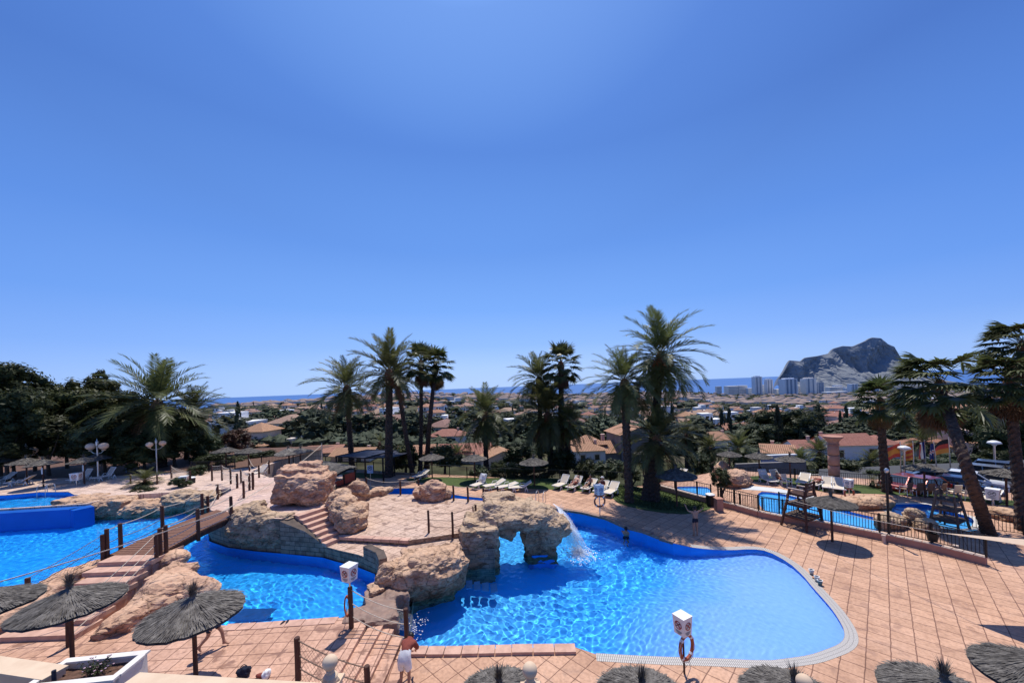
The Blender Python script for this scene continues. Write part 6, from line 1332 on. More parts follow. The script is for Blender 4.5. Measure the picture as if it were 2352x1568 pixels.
def boxsign(label,base,h,w=.5,bh=.62,rz=0,ring=None,col=None,polem=None,pr=.03,taper=.86,cat='sign',mark=True):
    t=thing('box_sign',label,cat,base,rz); col=col or m_signred
    mb=MB(); mb.tube([(0,0,-.05),(0,0,h)],pr,8); part('pole',mb,polem or m_metal,t)
    mb=MB(); vs=[]; 
    for z,k in((h,taper),(h+bh,1.)):
        for sx,sy in((-1,-1),(1,-1),(1,1),(-1,1)): vs.append((sx*w/2*k,sy*w/2*k,z))
    mb.add(vs,[(3,2,1,0),(4,5,6,7),(0,1,5,4),(1,2,6,5),(2,3,7,6),(3,0,4,7)]); mb.box((0,0,h+bh+.012),(w*1.04,w*1.04,.024)); bx=part('box',mb,m_white,t)
    if mark:
        for k in range(4):
            a=k*PI/2; n0=len(bx.children); y=-w/2*(taper+1)/2-.018
            nodive(bx,y,w,col,a,(0,0,h+bh*.58),w/.5)
            rr=Matrix.Rotation(a,4,'Z'); mb=MB()
            for q in range(4):
                ww=w*(.30,.26,.2,.12)[q]; z=h+bh*(.24-.052*q); yy=-w/2*(taper+(1-taper)*(z-h)/bh)-.006; mb.add([rr@Vector((-ww,yy,z-.009)),rr@Vector((ww,yy,z-.009)),rr@Vector((ww,yy,z+.009)),rr@Vector((-ww,yy,z+.009))],[(0,1,2,3)])
            part('text_lines',mb,M('sign_text_grey',(.35,.34,.33)) if 'm_txt' not in globals() else m_txt,bx)
    return t
m_txt=M('sign_text_grey',(.32,.31,.30),None,5,.6)
def lifering(label,c,R0=.31,rz=0,sx=1.,cat='life ring',r=.055):
    t=thing('life_ring',label,cat,c,rz); mb=MB(); ring_mesh(mb,(0,0,0),R0,r,sx=sx); part('ring',mb,m_red,t)
    for k in range(4):
        a=PI/4+k*PI/2; mb=MB(); q=[]
        mb.tube([Vector((math.cos(a+d)*R0*sx,0,math.sin(a+d)*R0)) for d in(-.12,0,.12)],r*1.06,8,caps=False); part('band',mb,m_towel,t)
    mb=MB(); P=[]
    for i in range(26):
        a=i/25*2*PI; P.append(Vector((math.cos(a)*(R0+.07)*sx,-.03+.02*math.sin(9*a),math.sin(a)*(R0+.07)-.02*abs(math.sin(2*a)))))
    mb.tube(P,.009,4,caps=False); mb.tube([(.0,-.08,-.1),(.03,-.09,-R0-.25),(-.1,-.05,-R0-.5)],.009,4); part('rope',mb,m_rope,t); return t
b=G(807,1441,.65); boxsign('white box sign with no-diving marks on the dark post at the spillway',b+Vector((.0,.0,0)),1.70,.42,.52,R(-22),polem=m_metal)
mb=MB(); mb.tube([(0,0,1.0),(-.22,.05,.75),(-.28,0,.3),(-.2,-.03,-.05),(-.05,0,-.2)],.03,6); t=thing('rescue_hook','brown life ring seen edge-on, hanging behind the sign post at the spillway','life ring',b+Vector((-.14,.05,.75))); mb=MB(); ring_mesh(mb,(0,0,0),.34,.055,sx=.28); part('ring',mb,m_red,t); mb=MB(); mb.tube([(.05,-.03,.2),(-.05,-.05,-.3),(-.12,0,-.75)],.01,4); part('rope',mb,m_rope,t)
b=G(1572,1546,.0); boxsign('white no-diving box sign above a hanging life ring at the near pool edge',b,1.24,.40,.54,R(28),pr=.03,polem=m_wood); lifering('brown-orange life ring hung under the box sign at the near pool edge',b+Vector((.06,-.07,.86)),.36,R(28),.78)
b=G(1378,1182,.35); boxsign('white box sign with a blue mark above a life ring, on the far pool edge',b,1.35,.48,.6,R(20),col=m_signblue); lifering('orange life ring on the far pool edge, below the box sign with the blue mark',b+Vector((0,-.07,.92)),.34,R(8))
b=G(1951,1142,0); boxsign('small white box sign beside the pair of loungers near the column',b,.75,.42,.55,R(20),col=m_signblue); lifering('life ring lying half behind the flat rock beside the round pool',b+Vector((-.1,-.1,.35)),.34,0)
b=G(176,1116,1.6); boxsign('white box sign with an orange mark on the upper left deck',b,.55,.6,.62,R(20),col=m_red)
b=G(423,1122,1.4); boxsign('white box sign beside the steps above the rock bank',b,.5,.55,.55,R(25),col=m_red)
b=G(2282,1178,0); boxsign('white box sign with a grey mark at the right side of the round pool',b,.9,.55,.6,R(30),col=m_txt)
b=G(852,1124,.6); t=thing('flat_sign','flat blue and white prohibition sign on a thin pole in front of the pergola','sign',b); mb=MB(); mb.tube([(0,0,0),(0,0,1.9)],.025,6); part('pole',mb,m_metal,t); mb=MB(); mb.box((0,-.03,1.75),(.5,.03,.68)); p_=part('panel',mb,M('pale_blue_panel',(.50,.60,.72),None,5,.5),t); nodive(p_,-.055,.5,m_signblk,0,(0,0,1.85),1.25)
# signpost
b=G(290,1085,1.6); t=thing('signpost','white finger signpost with a round top and several blank arms on the upper deck','signpost',b); mb=MB(); mb.tube([(0,0,0),(0,0,2.75)],.055,8); part('pole',mb,M('grey_blue_pole',(.25,.28,.36)),t); mb=MB(); mb.add([(.26*math.cos(k*PI/8),-.07,3.0+.26*math.sin(k*PI/8)) for k in range(16)]+[(.26*math.cos(k*PI/8),.0,3.0+.26*math.sin(k*PI/8)) for k in range(16)],[tuple(range(16)),tuple(range(31,15,-1))]+[(k,(k+1)%16,16+(k+1)%16,16+k) for k in range(16)]); part('round_top',mb,m_white,t)
for k,(x,z,w,h) in enumerate([(.35,2.55,.5,.2),(-.38,2.4,.55,.18),(-.38,2.18,.55,.18),(.3,1.9,.4,.16),(-.85,1.5,1.5,.22),(-.95,1.25,1.8,.22),(.15,1.45,.3,.5)]):
    mb=MB(); mb.box((x,-.08,z),(w,.03,h),(0,R(-4) if w>1 else 0,0)); a=part('arm',mb,m_white,t)
    if w>1: mb=MB(); mb.box((x+.1,-.105,z),(w*.7,.012,.05),(0,R(-4),0)); part('lettering',mb,m_signblk,a)

# ================================================================ LAMPS
m_ball=M('amber_ball_glass',(.85,.60,.40),(.75,.50,.33),3,.35)
def balllamp(label,base,h,s=1.,rz=0):
    t=thing('ball_lamp',label,'street lamp',base,rz,'double ball lamps of the upper deck'); mb=MB(); mb.tube([(0,0,0),(0,0,h*.2),(0,0,h)],[.09*s,.06*s,.05*s],8); mb.lathe([(.05*s,h),(.10*s,h+.1*s),(.10*s,h+.42*s),(.04*s,h+.5*s),(0,h+.7*s)],n=8); part('pole',mb,m_metal,t)
    for sx in(-1,1):
        mb=MB(); mb.tube([(0,0,h-.55*s),(sx*.3*s,0,h-.5*s),(sx*.52*s,0,h-.3*s)],.03*s,6); mb.lathe([(.12*s,h-.3*s),(.14*s,h-.24*s),(.06*s,h-.2*s)],(sx*.52*s,0,0),10); part('arm',mb,m_metal,t)
        mb=MB(); mb.ell((sx*.52*s,0,h+.05*s),(.31*s,.31*s,.27*s),sub=3); part('globe',mb,m_ball,t,True)
balllamp('double ball lamp behind the three overlapping parasols at the left',G(62,1100,1.6),2.75,1.25); balllamp('double ball lamp behind the tilted parasol',G(226,1100,1.6),3.1,1.2); balllamp('double ball lamp standing alone right of the signpost',G(361,1086,1.6),2.9,.95,R(60))
for x,y,zt,lab in [(2079,1104,1027,'white mushroom street lamp among the flagpoles'),(2286,1086,1015,'white mushroom street lamp in front of the pink house')]:
    b=G(x,y,-.3); top=AT(x,zt,b.y).z-b.z; t=thing('street_lamp',lab,'street lamp',b); mb=MB(); mb.tube([(0,0,0),(0,0,top-.2)],.07,8); part('pole',mb,m_metal,t); mb=MB(); mb.lathe([(.12,top-.3),(.18,top-.2),(.45,top-.1),(.36,top+.05),(.15,top+.14),(0,top+.16)],n=16); part('lamp_shade',mb,m_white,t,True)
b=G(1984+41,1248,0)
# black lamp post by the low wall
p=G(2049,1245,0); t=thing('slim_post','slim black post rising in front of the round pool, right of the parasol','post',p); mb=MB(); mb.tube([(0,.15,0),(0,.15,3.6)],.055,8); part('pole',mb,m_black,t); mb=MB(); mb.ell((0,.15,3.75),(.10,.10,.14),sub=2); part('lamp_head',mb,m_metal,t)

# ================================================================ COLUMN, KIOSK, PERGOLA, BALUSTRADE
b=G(1917,1114,0); cz=AT(1915,1001,b.y).z; t=thing('stone_column','tall pink stone column with a flared capital behind the kids lawn','column',b)
mb=MB(); n=4
for k in range(n):
    z0,z1=k*(cz-.7)/n,(k+1)*(cz-.7)/n; mb.lathe([(.34,z0+.02),(.375,z0+.05),(.37,z1-.05),(.34,z1-.02)],n=20)
part('shaft',mb,m_stucco,t,True); mb=MB(); mb.lathe([(.33,cz-.72),(.45,cz-.66),(.36,cz-.6),(.38,cz-.4),(.60,cz-.12),(.66,cz-.1),(.66,cz),(0,cz)],n=16); part('capital',mb,m_stucco,t); mb=MB(); mb.box((0,0,.08),(.95,.95,.3)); part('plinth',mb,m_stucco,t)
# kiosk with thatched roof
b=Vector((-13.9,29.4,1.3)); 
t=thing('kiosk','thatched-roof kiosk with red-brown panels standing behind the big boulder','kiosk',(-13.6,29.6,1.2)); o0=Vector((-13.6,29.6,1.2))
rf=[AT(707,1077,29),AT(752,1107,26.6),AT(821,1071,28.6),AT(752,1059,31.5)]
mb=MB(); K=10; 
def rq(u,v): p=rf[0].lerp(rf[1],u).lerp(rf[3].lerp(rf[2],u),v); p.z+=.25*math.sin(PI*v)*1.+noise.noise(p*2)*.06; return p
vs=[rq(i/K,j/K) for j in range(K+1) for i in range(K+1)]; fs=[(j*(K+1)+i,j*(K+1)+i+1,(j+1)*(K+1)+i+1,(j+1)*(K+1)+i) for j in range(K) for i in range(K)]
mb.add(vs,fs); mb.add([v-Vector((0,0,.16)) for v in vs],[f[::-1] for f in fs])
for k in range(900):
    u,v=rnd.random(),rnd.random(); p=rq(u,v)+Vector((0,0,.02)); d=(rq(min(1,u+.1),v)-rq(u,v)).normalized()*rnd.uniform(.1,.3); w=Vector((0,.02,0)); mb.add([p-w,p+w,p+d+Vector((0,0,.02))],[(0,1,2)])
part('thatch_roof',mb,m_thatch,t,off=o0)
lo=[p-Vector((0,0,0)) for p in rf]; zc=2.3
A,B=rf[1]+Vector((.15,.3,0)),rf[2]+Vector((-.3,.25,0))
for k,(P) in enumerate([A,A.lerp(B,.5),B,rf[0]+Vector((.3,.2,0)),rf[3]+Vector((0,-.3,0))]):
    mb=MB(); mb.bar(Vector((P.x,P.y,.9)),Vector((P.x,P.y,P.z-.1)),.12,.12); part('post',mb,m_black,t,off=o0)
for P,Q in((A,A.lerp(B,.5)),(A.lerp(B,.5),B)):
    mb=MB(); a,b2=P.lerp(Q,.06),P.lerp(Q,.94); z1=min(P.z,Q.z)-.12; mb.bar(Vector((a.x,a.y,z1-.45)),Vector((b2.x,b2.y,z1-.45)),.05,.9); part('shutter',mb,M('red_shutter',(.26,.055,.03),(.2,.04,.025),4,.7),t,off=o0)
mb=MB(); mb.bar(Vector((A.x,A.y-.1,2.05)),Vector((B.x,B.y-.1,2.05)),.5,.09); part('counter',mb,m_black,t,off=o0)
mb=MB(); mb.bar(Vector((A.x,A.y+.05,1.45)),Vector((B.x,B.y+.05,1.45)),.25,1.1); part('counter_wall',mb,m_stucco,t,off=o0)
# pergola shade
t=thing('shade_pergola','dark blue flat shade roof on black posts around the tall palm trunks','pergola',GD(870,1100)); o0=GD(870,1100)
for q in ([(770,1048,41),(838,1052,37.5),(905,1034,41),(842,1033,44)],[(838,1052,37.6),(905,1050,37.5),(950,1038,41),(905,1034,41.2)]):
    P=[AT(*a) for a in q]; mb=MB(); mb.add(P+[p-Vector((0,0,.06)) for p in P],[(0,1,2,3),(7,6,5,4),(0,4,5,1),(1,5,6,2),(2,6,7,3),(3,7,4,0)]); part('shade_cloth',mb,M('navy_shade',(.012,.017,.045),None,3,.7) if 'm_shade' not in globals() else m_shade,t,off=o0)
    for a,b2 in zip(P,P[1:]+P[:1]): mb=MB(); mb.bar(a+Vector((0,0,.03)),b2+Vector((0,0,.03)),.07,.07); part('beam',mb,m_black,t,off=o0)
for x,y,Y in [(838,1052,37.5),(879,1050,34.8),(905,1050,37.5),(772,1048,41),(950,1040,41)]:
    p=AT(x,y,Y); mb=MB(); mb.bar(Vector((p.x,p.y,.2)),p,.12,.12); part('post',mb,m_black,t,off=o0)
p=GD(1848//1,1100)
# shade sail at right with its guy rope
SC=Vector((16.2,14.15,2.76)); s1=AT(2420,1243,13.6); s2=AT(2420,1262,11.8)
mb=MB(); K=8; V=[]
for i in range(K+1):
    for j in range(K+1):
        u,v=i/K,j/K; p=SC.lerp(s1.lerp(s2,v),u); p.z-=.0+.10*math.sin(PI*v)*u; V.append(p)
mb.add(V,[(i*(K+1)+j,i*(K+1)+j+1,(i+1)*(K+1)+j+1,(i+1)*(K+1)+j) for i in range(K) for j in range(K)])
t=thing('shade_sail','tan canvas shade sail stretched in from the right edge above the railing','shade sail',SC); part('cloth',mb,M('tan_canvas',(.56,.42,.30),(.5,.37,.26),6,.9),t,off=SC)
mb=MB(); mb.tube(catenary(SC,AT(1801,1143,21.5),.12,10),.013,5); part('guy_rope',mb,m_rope,t,off=SC)
# near balustrade: coping walls, ball finials, planter
def balwall(label,a,b,zt):
    a=Vector(a);b=Vector(b); t=thing('terrace_wall',label,'wall',(a+b)/2); o0=(a+b)/2; d=(b-a).normalized(); nn=Vector((-d.y,d.x,0))
    def strip(w0,w1,z0,z1):
        m=MB(); m.prism([tuple((a+nn*w0)[:2]),tuple((b+nn*w0)[:2]),tuple((b+nn*w1)[:2]),tuple((a+nn*w1)[:2])],z1,z0); return m
    part('coping',strip(-.17,.17,zt-.05,zt),m_balu,t,off=o0); part('coping_moulding',strip(-.13,.13,zt-.12,zt-.052),m_balu,t,off=o0); part('wall_body',strip(-.08,.08,2.2,zt-.122),m_balu,t,off=o0)
P0=G(-60,1516,4.2); P1=G(128,1543,4.2); P2=G(296,1560,4.2); P3=G(722,1586,4.2)
balwall('cream stone terrace wall at the bottom left corner, left of the white planter',P0,P1,4.2); balwall('cream stone terrace wall along the bottom edge, right of the white planter',P2,P3,4.2)
P4=G(800,1600,4.2); balwall('cream stone terrace wall beyond the bottom edge, between the left and middle stone balls',P4,G(1180,1612,4.2),4.2)
def finial(label,x,y,d):
    a,b=ang(x,y); Y=F_*.25/d*(1+.35*(a/F_)**2)**.5; c=AT(x,y,Y); t=thing('ball_finial',label,'finial',(c.x,c.y,c.z-.32),0,'stone balls on the terrace balustrade')
    mb=MB(); mb.ell((0,0,.32),(.125,.125,.125),sub=4); part('ball',mb,m_balu,t,True)
    mb=MB(); mb.lathe([(.05,.21),(.07,.18),(.065,.14),(.11,.10),(.12,.08)],n=20); mb.lathe([(.12,.08),(.16,.03),(.16,.0)],n=4); part('neck',mb,m_balu,t)
    mb=MB(); mb.box((0,0,-.03),(.34,.34,.06)); mb.box((0,0,-.10),(.28,.28,.08)); mb.box((0,0,-.9),(.22,.22,1.5)); part('pedestal',mb,m_balu,t); return t
finial('cream stone ball on the balustrade, left one, in front of the deck steps',758,1520,34.5); finial('cream stone ball on the balustrade, middle one at the bottom edge',1217,1538,34); finial('cream stone ball on the balustrade, right one, in front of a thatched parasol',1848,1566,37)
# planter
c=G(205,1552,4.05); t=thing('planter','white concrete planter with brown soil and a small flowering plant','planter',c,R(6))
w,d=1.35,.62
mb=MB(); 
for cx,cy,dx,dy in((0,-d/2,w,.09),(0,d/2,w,.09),(-w/2,0,.09,d-.092),(w/2,0,.09,d-.092)): mb.box((cx,cy,-.2),(dx,dy,.6))
for cx,cy,dx,dy in((0,-d/2,w+.09,.13),(0,d/2,w+.09,.13),(-w/2,0,.13,d-.132),(w/2,0,.13,d-.132)): mb.box((cx,cy,.12),(dx,dy,.04))
part('trough',mb,M('white_concrete',(.70,.65,.58),(.6,.55,.48),3,.85,.3,.01),t)
mb=MB(); K=14
vs=[((i/K-.5)*(w-.1),(j/K-.5)*(d-.1),.0+.035*noise.noise(Vector((i*.6,j*.6,3)))) for j in range(K+1) for i in range(K+1)]; mb.add(vs,[(j*(K+1)+i,j*(K+1)+i+1,(j+1)*(K+1)+i+1,(j+1)*(K+1)+i) for j in range(K) for i in range(K)]); part('soil',mb,m_soil,t)
pt=thing('flowering_plant','small dark plant with pale pink flowers growing in the white planter','plant',c+Vector((.06,.03,.0)))
V=[];Fc=[]; ST=MB(); FL=MB()
for k in range(46):
    a=rnd.uniform(0,6.28); r=rnd.uniform(.04,.26); h=rnd.uniform(.05,.26); tip=Vector((math.cos(a)*r*1.2,math.sin(a)*r*.8,h)); ST.tube([(0,0,0),tip*.5+Vector((0,0,.05)),tip],.004,4,caps=False)
    for q in range(9):
        p=tip*rnd.uniform(.3,1)+Vector((rnd.uniform(-.03,.03),rnd.uniform(-.03,.03),rnd.uniform(-.01,.03))); u=Vector((rnd.gauss(0,1),rnd.gauss(0,1),rnd.gauss(0,.5))).normalized()*.022; v=u.cross(Vector((rnd.gauss(0,1),rnd.gauss(0,1),1))).normalized()*.011; o=len(V); V+=[p-u,p+v,p+u,p-v]; Fc.append((o,o+1,o+2,o+3))
    if k%2==0: FL.ell(tip+Vector((0,0,.015)),(.017,.017,.012),sub=1,jit=.4)
mb=MB(); mb.add(V,Fc); part('leaves',mb,m_leaf,pt); part('stems',ST,m_bark,pt); part('flowers',FL,M('pale_pink_petals',(.55,.36,.38),(.45,.28,.32),9,.7),pt)
b=G(133,1575,4.0); mb=MB(); mb.tube([(0,0,-.2),(0,0,.22)],.03,8); o=solo('dark_spout',mb,m_navy,(0,0,0),'small dark cylindrical stake standing in front of the white planter','stake'); o.location=b+Vector((0,-.05,.1))

# ================================================================ FLAGS
def stripes(name,cols,vert=False,uvc=True):
    m,nt,b=newmat(name); b.inputs['Roughness'].default_value=.8; sx=N(nt,'SeparateXYZ'); nt.links.new(N(nt,'TexCoord').outputs['UV'],sx.inputs[0])
    r=N(nt,'ValToRGB'); r.color_ramp.interpolation='CONSTANT'; e=r.color_ramp.elements
    while len(e)<len(cols): e.new(.5)
    for q,(p,c) in zip(e,cols): q.position=p; q.color=(*c,1)
    nt.links.new(sx.outputs[0 if vert else 1],r.inputs[0]); nt.links.new(r.outputs[0],b.inputs['Base Color'])
    t=N(nt,'BsdfTranslucent'); nt.links.new(r.outputs[0],t.inputs[0]); mx=N(nt,'MixShader'); mx.inputs[0].default_value=.35; nt.links.new(b.outputs[0],mx.inputs[1]); nt.links.new(t.outputs[0],mx.inputs[2]); nt.links.new(mx.outputs[0],nt.nodes['Material Output'].inputs[0]); return m
RD=(.32,.04,.025);YL=(.42,.16,.03);BL=(.012,.02,.10)
FM=[stripes('red_yellow_red_flag',[(0,RD),(.28,YL),(.72,RD)]),stripes('orange_red_flag',[(0,YL),(.14,RD),(.28,YL),(.42,RD),(.57,YL),(.71,RD),(.85,YL)]),stripes('blue_white_red_flag',[(0,BL),(.4,(.6,.6,.6)),(.66,RD)],True),stripes('dark_blue_red_flag',[(0,BL),(.4,(.5,.5,.52)),(.46,RD),(.55,(.5,.5,.52)),(.6,BL)]),stripes('black_red_yellow_flag',[(0,YL),(.34,RD),(.67,(.01,.01,.01))])]
for i,(xt,yt,xb,yb,fw,fh,dr,lab) in enumerate([(2067,1014,2070,1103,1.9,1.15,-1,'flagpole with a red and yellow striped flag, leftmost of the row'),(2096,1012,2100,1096,1.1,1.5,1.,'flagpole with a crumpled orange-red striped flag, second in the row'),(2123,1010,2127,1083,.9,1.6,-1,'flagpole with a dark blue, white and red flag, third in the row'),(2144,1014,2156,1096,.7,1.4,-1,'flagpole with a drooping dark blue and red flag, fourth in the row'),(2178,1004,2185,1091,2.1,1.2,-1,'flagpole with a black, red and yellow flag, rightmost of the row')]):
    b=G(xb,yb,-.35); tp=AT(xt,yt,b.y)-b; t=thing('flagpole',lab,'flagpole',b,0,'flagpoles beside the car park'); mb=MB(); mb.tube([(0,0,-1),tp],[.06,.035],8); part('pole',mb,m_metal,t)
    mb=MB(); K=14; J=6; V=[];Fc=[];UV=[]
    for a in range(K+1):
        for c_ in range(J+1):
            u,v=a/K,c_/J; droop=(.55*u*u+.1*u)*fw*(1.0 if fw>1.5 else .9); x=-u*fw*(.86 if fw>1.5 else .55); V.append(tp+Vector((x,.16*math.sin(u*7+v*2+i)*u*1.1,-.15-fh*(1-v)*(1-.15*u)-droop*.62)))
    for a in range(K):
        for c_ in range(J): Fc.append((a*(J+1)+c_,(a+1)*(J+1)+c_,(a+1)*(J+1)+c_+1,a*(J+1)+c_+1)); UV.append([(a/K,c_/J),((a+1)/K,c_/J),((a+1)/K,(c_+1)/J),(a/K,(c_+1)/J)])
    mb.add(V,Fc,0,UV); part('flag',mb,FM[i],t,True)

# ================================================================ CARS
def carmat(n,c,met=.3): 
    m,nt,b=newmat(n); b.inputs['Base Color'].default_value=(*c,1); b.inputs['Roughness'].default_value=.28; b.inputs['Metallic'].default_value=met; b.inputs['Coat Weight'].default_value=.5
    nz=N(nt,'TexNoise'); nz.inputs['Scale'].default_value=5; nt.links.new(coords(nt),nz.inputs[0]); nt.links.new(ramp(nt,nz.outputs[0],[(.3,tuple(q*.85 for q in c)),(.7,c)]),b.inputs['Base Color']); return m
m_tyre=M('tyre_rubber',(.02,.02,.02),None,9,.9); m_light=M('headlight_glass',(.6,.62,.65),None,9,.15); m_tail=M('tail_light',(.35,.02,.02),None,9,.3)
CARK=dict(hatch=(3.9,1.72,1.47,[(-1.95,.62,.80,0),(-1.80,.86,.86,0),(-1.72,.92,.88,0),(-.95,.97,.90,0),(.9,.98,.90,0),(1.75,.95,.88,0),(1.93,.70,.84,0)],(-1.05,-.35,1.15,1.80)),
 suv=(4.3,1.8,1.66,[(-2.15,.70,.80,0),(-2.0,.98,.88,0),(-1.2,1.05,.92,0),(1.0,1.07,.92,0),(2.0,1.04,.90,0),(2.13,.80,.84,0)],(-1.15,-.5,1.6,2.02)),
 sedan=(4.5,1.8,1.43,[(-2.25,.58,.80,0),(-2.1,.82,.88,0),(-1.1,.94,.92,0),(1.1,.96,.92,0),(2.1,.94,.88,0),(2.24,.70,.82,0)],(-1.2,-.35,.9,1.7)))
def car(label,loc,rz,kind,mat,group='cars parked behind the railing'):
    L,Wd,H,st,(w0,r0,r1,w1)=CARK[kind]; t=thing('parked_car',label,'car',loc,rz,group); mb=MB(); V=[]
    for y,z,hw,_ in st:
        hw=hw*Wd/1.84; V+=[(-hw*.93,y,.22),(-hw,y,.45),(-hw*.98,y,z*.86),(-hw*.86,y,z),(hw*.86,y,z),(hw*.98,y,z*.86),(hw,y,.45),(hw*.93,y,.22)]
    n=len(st); Fc=[(i*8+k,i*8+(k+1)%8,(i+1)*8+(k+1)%8,(i+1)*8+k) for i in range(n-1) for k in range(8)]+[tuple(range(8))[::-1],tuple((n-1)*8+k for k in range(8))]; mb.add(V,Fc); zb=.93 if kind!='suv' else 1.03
    hb,hr=Wd/2*.88,Wd/2*.70
    roof=[(-hr,r0,H-.04),(hr,r0,H-.04),(hr,r1,H-.03),(-hr,r1,H-.03)]; rt=[(p[0]*.8,p[1]+(.1 if p[1]==r0 else -.1),H) for p in roof]
    mb.add(roof+rt,[(0,1,5,4),(1,2,6,5),(2,3,7,6),(3,0,4,7),(4,5,6,7)])
    base=[(-hb,w0,zb-.03),(hb,w0,zb-.03),(hb,w1,zb-.03),(-hb,w1,zb-.03)]
    for i in range(4): mb.bar(base[i],roof[i],.07,.07)
    for sx in(-1,1): mid=lambda f:Vector((sx*hb,w0+(w1-w0)*f,zb-.03)); mb.bar(mid(.52),Vector((sx*hr,r0+(r1-r0)*.5,H-.04)),.06,.06)
    part('body',mb,mat,t)
    def q(nm,P): m=MB(); m.add(P,[(0,1,2,3)]); part(nm,m,m_glassd,t)
    s=.985; B=[(p[0]*s,p[1]*1,p[2]) for p in base]; RR=[(p[0]*s,p[1],p[2]) for p in roof]
    q('windscreen',[B[0],B[1],RR[1],RR[0]]); q('rear_window',[B[2],B[3],RR[3],RR[2]]); q('side_window',[B[1],B[2],RR[2],RR[1]]); q('side_window',[B[3],B[0],RR[0],RR[3]])
    for sx in(-1,1):
        for y in(-L*.31,L*.30):
            m=MB(); x=sx*(Wd/2-.10); V=[]; 
            for xx in(-.11,.11):
                for k in range(18): V.append((x+xx,y+.32*math.cos(k*PI/9),.32+.32*math.sin(k*PI/9)))
            m.add(V,[(k,(k+1)%18,18+(k+1)%18,18+k) for k in range(18)]+[tuple(range(18))[::-1],tuple(range(18,36))]); wh=part('wheel',m,m_tyre,t)
            m=MB(); m.add([(x+sx*.118,y+.2*math.cos(k*PI/6),.32+.2*math.sin(k*PI/6)) for k in range(12)],[tuple(range(12))]); part('rim',m,m_metal,wh)
        m=MB(); m.ell((sx*Wd*.34,-L/2+.14,.66),(.18,.12,.10),sub=2); part('headlight',m,m_light,t); m=MB(); m.box((sx*Wd*.40,L/2-.03,.78),(.2,.12,.22)); part('tail_light',m,m_tail,t)
        m=MB(); m.ell((sx*(Wd/2+.06),w0+.3,zb+.02),(.1,.07,.08),sub=1); part('mirror',m,mat,t)
    m=MB(); m.box((0,-L/2-.02,.38),(1.1,.08,.16)); part('grille',m,m_black,t); m=MB(); m.box((0,-L/2-.045,.42),(.5,.03,.11)); part('number_plate',m,m_white,t); t.scale=(.92,.92,.92)
    return t
cw=carmat('white_car_paint',(.72,.72,.72),.0); cr_=carmat('red_car_paint',(.22,.028,.016)); cn=carmat('navy_car_paint',(.012,.02,.06)); cg=carmat('grey_car_paint',(.20,.20,.19),.5); cd=carmat('dark_car_paint',(.03,.035,.045),.4); cb=carmat('blue_grey_car_paint',(.10,.13,.19),.5)
def cp(x,y,z=-.35): return G(x,y,z)
car('bright red car seen from the side behind the shaded parasol',cp(2118,1136),R(-78),'hatch',cr_); car('second dull red car at the left end, touching the fan palm trunk',cp(2075,1130),R(-75),'hatch',cr_)
car('navy blue car just behind the bright red one',cp(2160,1118),R(42),'sedan',cn); car('dark navy car in the front of the row, left of the long palm trunk',cp(2205,1133),R(35),'sedan',cn); car('white car behind the leaning palm trunk',cp(2232,1122),R(35),'hatch',cw)
car('grey people carrier right of the leaning palm trunk',cp(2282,1112),R(35),'suv',cg); car('dark grey estate car behind the grey people carrier',cp(2312,1102),R(35),'suv',cb); car('dark car at the right end of the parked row',cp(2345,1112),R(35),'sedan',cd)
car('grey car in shade at the right end, in front of the dark one',cp(2320,1128),R(35),'sedan',cg)
c=AT(2157,1054,52); car('small white car parked on the upper road behind the flags',(c.x,c.y,c.z-1.2),R(60),'hatch',cw,None)

# ================================================================ WATERFALL, LADDERS, SMALL THINGS
def fallmat():
    m,nt,b=newmat('falling_water'); b.inputs['Base Color'].default_value=(.86,.90,.95,1); b.inputs['Roughness'].default_value=.25
    sx=N(nt,'TexCoord').outputs['UV']; mp=N(nt,'Mapping'); mp.inputs['Scale'].default_value=(17,2.2,1); nt.links.new(sx,mp.inputs[0]); nz=N(nt,'TexNoise'); nz.inputs['Scale'].default_value=4; nz.inputs['Detail'].default_value=8; nz.inputs['Roughness'].default_value=.7; nt.links.new(mp.outputs[0],nz.inputs[0])
    a=ramp(nt,nz.outputs[0],[(.42,(0,0,0)),(.64,(.72,.72,.72))]); tr=N(nt,'BsdfTransparent'); mx=N(nt,'MixShader'); nt.links.new(a,mx.inputs[0]); nt.links.new(tr.outputs[0],mx.inputs[1]); nt.links.new(b.outputs[0],mx.inputs[2]); nt.links.new(mx.outputs[0],nt.nodes['Material Output'].inputs[0]); return m
m_fall=fallmat(); t=thing('waterfall','white sheet of water falling from the right shoulder of the rock arch into the pool','waterfall',(WF.x,WF.y,0)); o0=Vector((WF.x,WF.y,0))
lip=[Vector((2.25,21.4,2.0)),Vector((2.45,20.8,1.95)),Vector((2.5,20.2,1.75)),Vector((2.4,19.7,1.55))]
for s_ in range(5):
    mb=MB(); K,J=14,12; V=[];Fc=[];UV=[]
    for i in range(K+1):
        u=i/K*(len(lip)-1); k=min(int(u),len(lip)-2); L0=lip[k].lerp(lip[k+1],u-k)
        for j in range(J+1):
            v=j/J; tt=v*(.62+.02*s_); out=(.75+.27*s_+.5*(i/K))*tt; z=L0.z+.08-.5*9.8*tt*tt*(L0.z+.2)/1.95
            V.append(Vector((L0.x-.15+out*1.1+.05*noise.noise(Vector((i,j,s_))),L0.y-out*.75+.04*s_,max(z,-.06))))
    for i in range(K):
        for j in range(J): Fc.append((i*(J+1)+j,(i+1)*(J+1)+j,(i+1)*(J+1)+j+1,i*(J+1)+j+1)); UV.append([(i/K+s_*3,j/J),((i+1)/K+s_*3,j/J),((i+1)/K+s_*3,(j+1)/J),(i/K+s_*3,(j+1)/J)])
    mb.add(V,Fc,0,UV); part('water_sheet',mb,m_fall,t,True,off=o0)
mb=MB()
